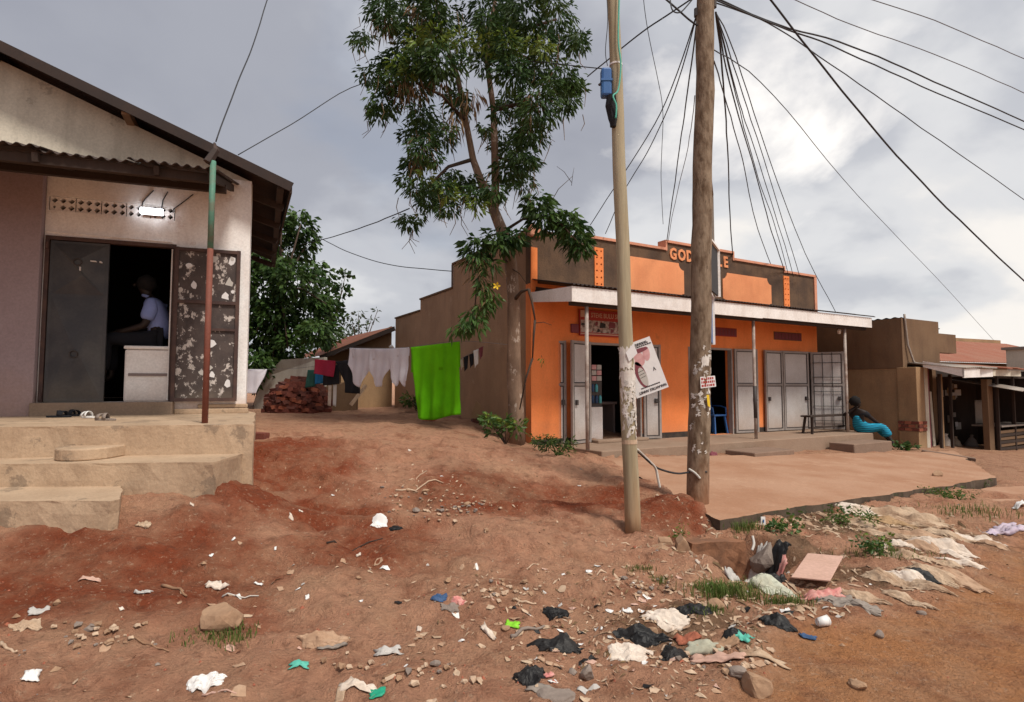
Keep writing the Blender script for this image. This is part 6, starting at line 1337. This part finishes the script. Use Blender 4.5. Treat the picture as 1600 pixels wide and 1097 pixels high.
bag('pale printed rag bundle spilling at drain mouth', 1182, 905, .13, .07, .07, M['sole_print'], 16, .3, 'rag_bundle', 'rag', .6)
bag('blue crumpled packet in centre foreground', 686, 938, .05, .045, .035, M['blue_scrap'], 17, 0)
bag('pink and white wrapper beside the blue packet', 716, 940, .05, .03, .025, M['pink_scrap'], 18, -.3, 'wrapper', 'wrapper')
bag('grey plastic lump under the blue packet', 703, 950, .06, .04, .02, M['stone_grey'], 19, 0)
bag('white bundle in the red gully', 592, 822, .07, .05, .035, M['cup'], 20, .1, 'rag_bundle', 'rag')
bag('dark rag beside white bundle in gully', 618, 828, .06, .04, .02, M['black_plastic'], 21, 0, 'rag_bundle', 'rag')
bag('dark red bundle behind the thick pole', 1113, 712, .10, .08, .09, M['maroon_print'], 22, 0, 'cloth_bundle', 'bundle')
bag('mud coloured lump of cloth left of green shred', 505, 1000, .12, .06, .05, M['sack_dirty'], 23, .1, 'cloth_bundle', 'cloth')
bag('brown rag at far left foreground', 40, 920 + 60, .07, .05, .03, M['sack'], 24, .3, 'cloth_bundle', 'cloth')
# flat scraps
S = scrap
S('bright lime plastic square in foreground', 801, 980, .085, .06, M['lime_scrap'], 1, -.1, 'plastic_scrap', 'plastic', .012, 8)
S('emerald green plastic piece at bottom edge', 590, 1087, .075, .055, M['green_scrap'], 2, .2, 'plastic_scrap', 'plastic', .01, 8)
S('teal plastic shred in left foreground', 467, 1038, .08, .045, M['green_cord'], 3, .1, 'plastic_scrap', 'plastic', .015, 8, outline=.7)
S('turquoise plastic shred right of black bags', 1160, 1002, .09, .06, M['green_cord'], 4, -.6, 'plastic_scrap', 'plastic', .03, 9, outline=.7)
S('pale turquoise sheet under pinkish strap', 1100, 1012, .2, .06, M['sack_green'], 5, -.25, 'plastic_scrap', 'plastic', .02, 10)
S('white torn paper low at left edge', 48, 1060, .07, .06, M['cup'], 6, .4, 'paper_scrap', 'paper', .03, 8)
S('crumpled pale paper left foreground', 60, 960, .10, .06, M['sole_print'], 7, .6, 'paper_scrap', 'paper', .02, 8)
S('cream wrapper lying on red slope', 338, 920, .13, .05, M['sack_white'], 8, .2, 'paper_scrap', 'paper', .03, 8, outline=.5)
S('white scrap on the red slope beside cream wrapper', 404, 915, .055, .02, M['cup'], 9, 0, 'paper_scrap', 'paper', .01, 6)
S('tan wrapper under lowest step corner', 224, 824, .10, .04, M['sack'], 10, .2, 'paper_scrap', 'paper', .03, 8)
S('pinkish scrap low on left slope', 140, 908, .12, .03, M['pink_board'], 11, .1, 'paper_scrap', 'paper', .01, 8)
S('thin white scrap left of brown stick', 222, 928, .12, .03, M['sole_print'], 12, -.1, 'paper_scrap', 'paper', .02, 8, outline=.6)
S('faded grey film among twigs in foreground', 605, 1025, .15, .07, M['sole_print'], 13, .1, 'plastic_scrap', 'plastic', .02, 10, outline=.5)
S('cream plastic film beside emerald piece', 560, 1072, .16, .05, M['sack_white'], 14, -.1, 'plastic_scrap', 'plastic', .025, 10, outline=.5)
S('tan cardboard strip at bottom edge', 533, 1085, .045, .10, M['sack'], 15, 0, 'cardboard_strip', 'cardboard', .004, 6, outline=.1)
S('grey flattened cardboard curl in foreground', 520, 1015, .16, .03, M['grey_concrete'], 16, .3, 'cardboard_strip', 'cardboard', .02, 8)
S('pale roll of cardboard by lime square', 763, 990, .09, .03, M['sack_white'], 17, -.5, 'cardboard_strip', 'cardboard', .03, 8)
S('little white tile at bottom by round black bag', 864, 1066, .045, .03, M['cup'], 18, .6, 'paper_scrap', 'paper', .003, 5, outline=.1)
S('pink wrapper touching the little white tile', 858, 1058, .05, .03, M['pink_scrap'], 19, .4, 'wrapper', 'wrapper', .02, 6)
S('white tissue above big white sack', 980, 957, .06, .035, M['cup'], 20, .1, 'paper_scrap', 'paper', .02, 7)
S('pale flat paper at lower centre', 910, 1082, .05, .035, M['sole_print'], 21, -.6, 'paper_scrap', 'paper', .003, 5, outline=.1)
S('broad pale sheet under round black bag', 845, 1083, .14, .05, M['grey_concrete'], 22, -.3, 'plastic_scrap', 'plastic', .01, 8)
S('reddish cloth strip trailing right of black bags', 1120, 1035, .26, .045, M['pink_board'], 23, -.35, 'cloth_strip', 'cloth', .02, 12, .02)
S('brown rag right of the largest black bag', 1075, 1000, .14, .06, M['brick2'], 24, .1, 'cloth_strip', 'cloth', .03, 10)
S('tan torn sheet right of turquoise shred', 1190, 1022, .25, .08, M['sack'], 25, -.2, 'plastic_scrap', 'plastic', .02, 10)
S('orange brown cloth near turquoise shred', 1135, 1010, .15, .06, M['stone'], 26, 0, 'cloth_strip', 'cloth', .03, 10)
S('blue tipped packet right of black bag', 1262, 998, .09, .05, M['blue_scrap'], 27, -.5, 'wrapper', 'wrapper', .02, 8)
S('pinkish white printed rags right of striped sack', 1285, 935, .28, .08, M['pink_scrap'], 28, -.1, 'cloth_strip', 'cloth', .05, 12, .02)
S('lilac wrappers at far edge of rubbish', 1570, 832, .40, .14, M['lilac_scrap'], 29, .1, 'wrapper', 'wrapper', .05, 12, outline=.6)
S('white scrap near road at right edge', 1592, 788, .16, .08, M['cup'], 30, .1, 'paper_scrap', 'paper', .03, 8)
S('pale printed film hanging at drain mouth', 1145, 902, .10, .08, M['sole_print'], 31, .2, 'plastic_scrap', 'plastic', .05, 9)
S('pink plastic edge beside pink board', 1218, 900, .13, .05, M['pink_scrap'], 32, 0, 'plastic_scrap', 'plastic', .04, 9)
for i, (px, py) in enumerate(((455, 812), (365, 845), (300, 790), (520, 775), (470, 800), (430, 860), (640, 705), (690, 745), (800, 720), (905, 760), (560, 870), (330, 870), (190, 955), (480, 935), (655, 985), (745, 890), (1010, 935), (940, 985), (1090, 880), (880, 900))):
    scrap('tiny pale paper fleck on red soil', px, py, rnd.uniform(.02, .045), rnd.uniform(.012, .03), M['cup'] if i % 2 else M['sack_white'], 60 + i, i, amp=.008, n=5, group='tiny paper flecks', outline=.4)
# the old sacks beside the kerb
sk = [(1230, 800, .5, .14, 'sack', .3), (1290, 812, .7, .16, 'sack', .2), (1340, 800, .9, .18, 'sack_white', .1), (1390, 800, .8, .2, 'sack', .35), (1420, 812, .9, .16, 'sack', .25), (1300, 828, .7, .12, 'sack_dirty', .2), (1360, 822, .9, .16, 'sack', .0), (1430, 835, .9, .16, 'sack_dirty', .2),
      (1290, 855, .6, .22, 'sack', .1), (1350, 862, .5, .14, 'sack_dirty', .4), (1420, 868, .7, .16, 'sack', -.2), (1465, 858, .6, .12, 'sack_white', -.1), (1490, 838, .8, .14, 'sack', .0), (1400, 885, .6, .16, 'pink_board', -.2), (1450, 890, .6, .14, 'sack', -.3), (1330, 905, .5, .10, 'sack_dirty', -.1),
      (1290, 918, .5, .10, 'sack', -.15), (1370, 925, .6, .12, 'sack_dirty', -.2), (1440, 915, .5, .12, 'sack', -.2), (1500, 905, .5, .14, 'sack_dirty', -.3), (1480, 885, .4, .10, 'sack', .1), (1530, 870, .6, .12, 'sack_dirty', .2), (1320, 945, .5, .22, 'grey_concrete', .0), (1420, 942, .4, .08, 'sack', -.3), (1400, 850, .4, .1, 'sack_white', .2), (1260, 835, .5, .2, 'brick2', .1), (1390, 815, .6, .2, 'brown_dry', -.2), (1530, 845, .5, .1, 'sack_white', .3)]
SACKLB = dict(sack='folded tan sack trodden flat beside the apron kerb', sack_white='palest cream sack trodden flat beside the apron kerb', sack_dirty='soil stained brown sack trodden flat beside the apron kerb', pink_board='pinkish sacking strip among the tan sacks', brick2='brick red sacking under the weeds by the kerb', brown_dry='mud brown sacking between the tan sacks by kerb', grey_concrete='grey green sheet spread flat at the road end of the sacks')
sk += [(1310, 806, .5, .10, 'sack', .3), (1365, 812, .6, .08, 'sack_white', .1), (1410, 798, .5, .10, 'sack', .0), (1450, 822, .6, .09, 'sack', .3), (1475, 848, .5, .08, 'sack_white', .2), (1335, 845, .4, .10, 'sack_dirty', .4), (1385, 838, .6, .07, 'sack', .1), (1440, 850, .5, .08, 'sack_dirty', .1), (1270, 875, .4, .12, 'sack', .3), (1310, 872, .4, .10, 'sack_white', .1),
       (1420, 900, .4, .08, 'sack_white', .2), (1385, 905, .4, .08, 'sack', .0), (1350, 935, .4, .07, 'sack', .2), (1465, 872, .35, .07, 'sack', .3), (1505, 880, .4, .08, 'sack_white', .2), (1250, 818, .35, .10, 'sack_dirty', .2), (1280, 798, .3, .07, 'sack_white', .2), (1515, 858, .3, .08, 'sack', .1), (1550, 852, .3, .07, 'sack_dirty', .1)]
sk = [t for k, t in enumerate(sk) if k % 4 != 1 and not (1225 < t[0] < 1345 and 850 < t[1] < 925)]
LMK = [(1193, 822, 'white card'), (1235, 800, 'round leaved weed'), (1235, 850, 'creeping drain weed'), (1280, 890, 'pink board'), (1370, 872, 'bushy weed'), (1330, 830, 'grassy weed patch'), (1440, 902, 'black flap'), (1500, 798, 'weed strip by slab'), (1570, 832, 'lilac wrappers'), (1287, 980, 'paper cup'), (1375, 995, 'lone road stone'), (1390, 868, 'grass clump')]
used_lb = set()
def sacklabel(m_, px, py):
    word = dict(sack='folded tan', sack_white='pale cream', sack_dirty='soil stained brown', pink_board='pinkish', brick2='brick red', brown_dry='mud brown', grey_concrete='grey green')[m_]
    for x, y, nm in sorted(LMK, key=lambda t: abs(t[0] - px) + 1.6 * abs(t[1] - py)):
        d = ('right of' if px > x else 'left of') if abs(px - x) > 1.5 * abs(py - y) else ('in front of' if py > y else 'behind')
        lb = f'{word} sack trodden flat just {d} the {nm}'
        if lb not in used_lb: used_lb.add(lb); return lb
    return lb
for i, (px, py, w_, l_, m_, rz) in enumerate(sk):
    bag(sacklabel(m_, px, py), px, py, w_ * .42, l_ * .62, .040, M[m_], 200 + i, -.72 + rz * .7, 'old_sack', 'sack', .62, n=22, group='old sacks trodden flat by the kerb')
# pink board, cup, phone card, dangling rag
pc_ = G(1290, 892); b = MB(); cs = [G(1235, 903, .14), G(1298, 912, .07), G(1320, 882, .07), G(1262, 866, .10)]
A_, B_, D_ = at(1236, 901, G(1236, 903).y - .13), at(1297, 907, G(1297, 909).y - .12), at(1262, 864, G(1262, 864).y - .14)
b.prism([A_, B_, B_ + D_ - A_, D_], (0, .004, -.014)); tag(b.build('pink_board', [M['pink_board']], bevel=.004), 'faded pink board lying tilted on the rubbish by the drain', 'board')
c_ = G(1287, 980, .028); o = thing('paper_cup', 'white paper cup lying on its side near road', 'cup', c_); b = MB(); b.tube([(-.035, 0, 0), (.035, .02, .004)], [.024, .031], 14, False); b.tube([(-.034, 0, 0), (-.036, 0, 0)], [.024, .001], 14, False); b.build('cup_body', M['cup'], o, smooth=True, solid=.002)
b = MB(); b.tube([(.034 + .0, .02 + .031 * math.cos(a), .004 + .031 * math.sin(a)) for a in [k * math.pi / 8 for k in range(17)]], .003, 5, False); b.build('rim', M['cup'], o)
p = G(1193, 822); b = MB(); b.prism([(p.x - .025, p.y, p.z), (p.x + .025, p.y, p.z), (p.x + .025, p.y + .01, p.z + .085), (p.x - .02, p.y + .01, p.z + .085)], (0, .008, 0)); cd = tag(b.build('white_card', M['cup'], bevel=.003), 'small white card with blue mark standing by the kerb', 'card')
b = MB(); b.box(p.x - .008, p.y - .004, p.z + .03, p.x + .006, p.y + .0, p.z + .06); b.build('blue_mark', M['blue_plastic'], cd)
wire('white_strip', 'white rag strip dangling into the drain', [at(1176, 838, 5.3), at(1178, 850, 5.24), at(1175, 860, 5.2)], .012, M['rope'], 'rag')
# sticks
def stick(label, a, c_, r, m):
    A, B = G(*a, r), G(*c_, r); b = MB(); P = []
    for k in range(8):
        p = A.lerp(B, k / 7); nv = noise.noise_vector(p * 9 + Vector((a[0], 0, 0))) * min(.03, (B - A).length * .08); p += nv; p.z = h1(p.x, p.y) + r * .8 + abs(nv.z) * .3; P.append(p)
    b.tube(P, [r * (1 - .06 * k) for k in range(8)], 6); return tag(b.build('stick', m, smooth=True), label, 'stick')
stick('brown stick lying on the left red slope', (255, 917), (293, 934), .012, M['twig'])
stick('pale thin straight stick beside boulder', (347, 935), (404, 934), .006, M['rope'])
stick('thin reddish stick in left foreground', (210, 996), (266, 1019), .006, M['twig'])
stick('pale split stick in centre foreground', (800, 940), (838, 946), .010, M['pale_twig'])
stick('forked dead branch in the foreground by lime square', (800, 1000), (850, 982), .012, M['stone_grey'])
stick('long thin root across lower foreground', (600, 1062), (650, 1048), .007, M['twig'])
stick('short pale stick upper centre ground', (825, 890), (841, 882), .005, M['pale_twig'])
stick('pale root strand on the left foreground', (0, 1010), (26, 1020), .010, M['pale_twig'])
stick('bottom edge pink stick beside white bag', (315, 1092), (372, 1090), .006, M['pink_board'])
stick('thin stick at top of the red gully', (640, 752), (668, 738), .007, M['pale_twig'])
stick('pale root edge across the gully rim', (618, 770), (690, 757), .012, M['pale_twig'])
stick('dark root along the red slope', (510, 850), (600, 842), .008, M['old_timber'])
stick('thin bamboo strip over pit lip', (1090, 862), (1130, 842), .005, M['pale_twig'])

# grass tufts
def tuft(label, px, py, n, h_, spread, seed, m=None):
    c_ = G(px, py); q = random.Random(seed); b = MB()
    for _ in range(n):
        x, y = q.gauss(0, spread), q.gauss(0, spread * .6); z = -.01; a = q.uniform(0, 6.28); ln = h_ * q.uniform(.5, 1.2); d = Vector((math.cos(a), math.sin(a), 0)) * ln * q.uniform(.15, .6); w_ = Vector((-d.y, d.x, 0)).normalized() * q.uniform(.002, .004)
        A = Vector((x, y, z)); Mid = A + d * .4 + Vector((0, 0, ln * .6)); T = A + d + Vector((0, 0, ln * .85)); b.add([A - w_, A + w_, Mid + w_ * .8, T, Mid - w_ * .8], [(0, 1, 2, 4), (4, 2, 3)])
    return tag(b.build('grass_tuft', m or M['grass'], loc=c_), label, 'grass', kind='stuff')
tuft('lush grass tuft hanging over the front drain lip', 1140, 930, 420, .12, .11, 1)
tuft('grass tuft left of lush one by drain', 1105, 920, 150, .07, .07, 2)
tuft('sparse grass round the sandy boulder', 340, 995, 330, .055, .11, 3)
tuft('grass below apron corner beside kerb', 1160, 828, 260, .11, .10, 4)
tuft('thin grass on drain left bank', 1030, 910, 90, .06, .05, 5)
tuft('sparse grass near the small stones of drain edge', 1000, 890, 80, .05, .06, 6)
tuft('grass between black bags and stones', 1110, 955, 90, .05, .06, 7)
tuft('dry grass below striped sack', 1225, 945, 200, .09, .08, 8)
tuft('grass strip under the apron kerb far right', 1520, 800, 300, .09, .30, 9)
tuft('grass clump near old sacks centre', 1390, 868, 300, .08, .18, 10)
# scattered grit, chips and dry leaves: nobody could count them
q = random.Random(15); rb = MB()
for k in range(260):
    a_ = q.choice(((640, 775, 70, 14), (735, 790, 45, 16), (690, 800, 70, 14), (1010, 915, 40, 20), (640, 1050, 160, 30), (1120, 1040, 90, 30), (150, 995, 90, 25), (770, 930, 70, 20)))
    p = G(q.gauss(a_[0], a_[2] * .5), min(1090, q.gauss(a_[1], a_[3] * .5))); r = q.uniform(.008, .026)
    P = [Vector((q.gauss(0, 1), q.gauss(0, 1), q.gauss(0, 1))).normalized() for _ in range(1)]
    vs = [p + Vector((x * r * q.uniform(.6, 1.3), y * r * q.uniform(.6, 1.3), (z * .7 + .25) * r * q.uniform(.7, 1.2))) for x, y, z in ((1, 0, 0), (0, 1, 0), (-1, 0, 0), (0, -1, 0), (.6, .6, .8), (-.6, .5, .9), (-.5, -.6, .8), (.5, -.6, .9))]
    rb.add(vs, [(0, 1, 4), (1, 2, 5), (2, 3, 6), (3, 0, 7), (1, 5, 4), (2, 6, 5), (3, 7, 6), (0, 4, 7), (4, 5, 6, 7)], q.choice((0, 0, 1, 2)))
o = rb.build('rubble', [M['pale_twig'], M['stone'], M['stone_grey']]); tag(o, 'pale stone rubble crumbling along the gully rim and foreground', 'rubble', kind='stuff')
q = np.random.RandomState(5); chips = MB(); 
N0 = 5200; d_ = 2.4 + 8.5 * q.rand(N0) ** 1.8; px_ = q.uniform(-1.0, 1.0, N0); X_ = px_ * d_; Y_ = d_
keep = ~inquad(X_, Y_, AP, -.05) & ~((X_ < -2.5) & (Y_ > 4.2)) & ~((X_ < -3.4) & (Y_ > 3.9)); Z_ = hgt(X_, Y_); rmv = roadmask(X_, Y_)
hot = np.exp(-((X_ - 1.1) ** 2 + (Y_ - 3.6) ** 2) / .9) + np.exp(-((X_ - .4) ** 2 + (Y_ - 3.0) ** 2) / .7) + .5 * np.exp(-((X_ + .9) ** 2 + (Y_ - 6.6) ** 2) / .5)
for k in range(N0):
    if not keep[k] or q.rand() < rmv[k] * .85 or q.rand() > .35 + hot[k]: continue
    s = q.uniform(.003, .011) * (1 + (q.rand() < .08) * 1.6); a = q.uniform(0, 6.28); ca, sa = math.cos(a) * s, math.sin(a) * s; e = q.uniform(.4, 1); c_ = Vector((X_[k], Y_[k], Z_[k]))
    chips.add([c_ + Vector((ca, sa, -.002)), c_ + Vector((-sa * e, ca * e, 0)), c_ + Vector((-ca, -sa, -.002)), c_ + Vector((sa * e, -ca * e, 0)), c_ + Vector((0, 0, s * q.uniform(.4, 1.0)))], [(0, 1, 4), (1, 2, 4), (2, 3, 4), (3, 0, 4)], q.choice(4, p=[.34, .36, .18, .12]))
o = chips.build('grit', [M['stone'], M['brick2'], M['stone_grey'], M['pale_twig']]); tag(o, 'loose grit and chips scattered over the red soil', 'gravel', kind='stuff')
lv = MB()
for k in range(1500):
    a = rnd.gauss(0, 1); u = rnd.random(); cx, cy = (1.0 + .7 * rnd.gauss(0, 1), 3.7 + .5 * rnd.gauss(0, 1)) if u < .6 else (2.6 + 1.2 * rnd.gauss(0, 1), 5.2 + .6 * rnd.gauss(0, 1)) if u < .85 else (-.9 + .7 * rnd.gauss(0, 1), 6.4 + .7 * rnd.gauss(0, 1))
    if cy < 2.4 or (u < .6 and float(roadmask(np.array([cx]), np.array([cy]))[0]) > .4) or bool(inquad(np.array([cx]), np.array([cy]), AP, -.05)[0]): continue
    c_ = Vector((cx, cy, 0)); L_ = rnd.uniform(.006, .026); w_ = rnd.uniform(.002, .009); t = rnd.uniform(0, 6.28); d = Vector((math.cos(t), math.sin(t), 0)); s_ = Vector((-d.y, d.x, 0)); lift = rnd.uniform(.003, .02)
    lv.add([c_ - d * L_ + Vector((0, 0, .004)), c_ + s_ * w_ + Vector((0, 0, lift)), c_ + d * L_ + Vector((0, 0, lift * .5 + .004)), c_ - s_ * w_ + Vector((0, 0, .006))], [(0, 1, 2, 3)], rnd.choice((0, 0, 1, 2)))
for k in range(900):     # fibre shreds among the sacks
    cx, cy = (3.6 + .75 * rnd.gauss(0, 1), 6.1 + .45 * rnd.gauss(0, 1)) if k % 3 else (1.9 + .5 * rnd.gauss(0, 1), 4.4 + .5 * rnd.gauss(0, 1))
    if bool(inquad(np.array([cx]), np.array([cy]), AP, -.05)[0]) or float(roadmask(np.array([cx]), np.array([cy]))[0]) > .3: continue
    c_ = Vector((cx, cy, 0)); L_ = rnd.uniform(.012, .05); w_ = rnd.uniform(.003, .010); t = rnd.gauss(-.75, .6); d = Vector((math.cos(t), math.sin(t), 0)); s_ = Vector((-d.y, d.x, 0)); z = rnd.uniform(.004, .03); b_ = s_ * rnd.uniform(-.02, .02)
    lv.add([c_ - d * L_ - s_ * w_ + Vector((0, 0, .004)), c_ - d * L_ + s_ * w_ + Vector((0, 0, .006)), c_ + b_ + s_ * w_ + Vector((0, 0, z)), c_ + b_ - s_ * w_ + Vector((0, 0, z * .6)), c_ + d * L_ + s_ * w_ * .6 + Vector((0, 0, .006)), c_ + d * L_ - s_ * w_ * .6 + Vector((0, 0, .004))], [(0, 3, 2, 1), (3, 5, 4, 2)], rnd.choice((0, 2, 2, 1)))
for k in range(480):     # small flat dirty scraps trodden into the soil
    if k % 5 < 3: cx, cy = 1.0 + .75 * rnd.gauss(0, 1), 3.55 + .5 * rnd.gauss(0, 1)
    elif k % 5 == 3: cx, cy = 2.1 + .8 * rnd.gauss(0, 1), 4.6 + .5 * rnd.gauss(0, 1)
    else: cx, cy = rnd.uniform(-2.2, 1.0), rnd.uniform(2.7, 4.6)
    if cy < 2.4 or bool(inquad(np.array([cx]), np.array([cy]), AP, -.05)[0]) or float(roadmask(np.array([cx]), np.array([cy]))[0]) > .5: continue
    r = rnd.uniform(.006, .026); t = rnd.uniform(0, 6.28); n_ = 6; ring = []
    for j in range(n_): a = t + j * 2 * math.pi / n_; rr_ = r * rnd.uniform(.5, 1.3); ring.append(Vector((cx + rr_ * math.cos(a) * 1.4, cy + rr_ * math.sin(a), rnd.uniform(.001, .012))))
    lv.add([Vector((cx, cy, r * rnd.uniform(.15, .7)))] + ring, [(0, j + 1, (j + 1) % n_ + 1) for j in range(n_)], rnd.choice((0, 0, 2, 2, 2, 3, 4, 4, 4, 4, 5, 6, 7)))
va = np.array(lv.v); hh = hgt(va[:, 0], va[:, 1]); lv.v = [(x, y, z + h_) for (x, y, z), h_ in zip(lv.v, hh)]
o = lv.build('leaf_litter', [M['pale_twig'], M['leaf_dry'], M['sack'], M['sole_print'], M['sack_dirty'], M['black_plastic'], M['cup'], M['pink_board']]); tag(o, 'dry leaf and fibre litter strewn among the rubbish', 'litter', kind='stuff')
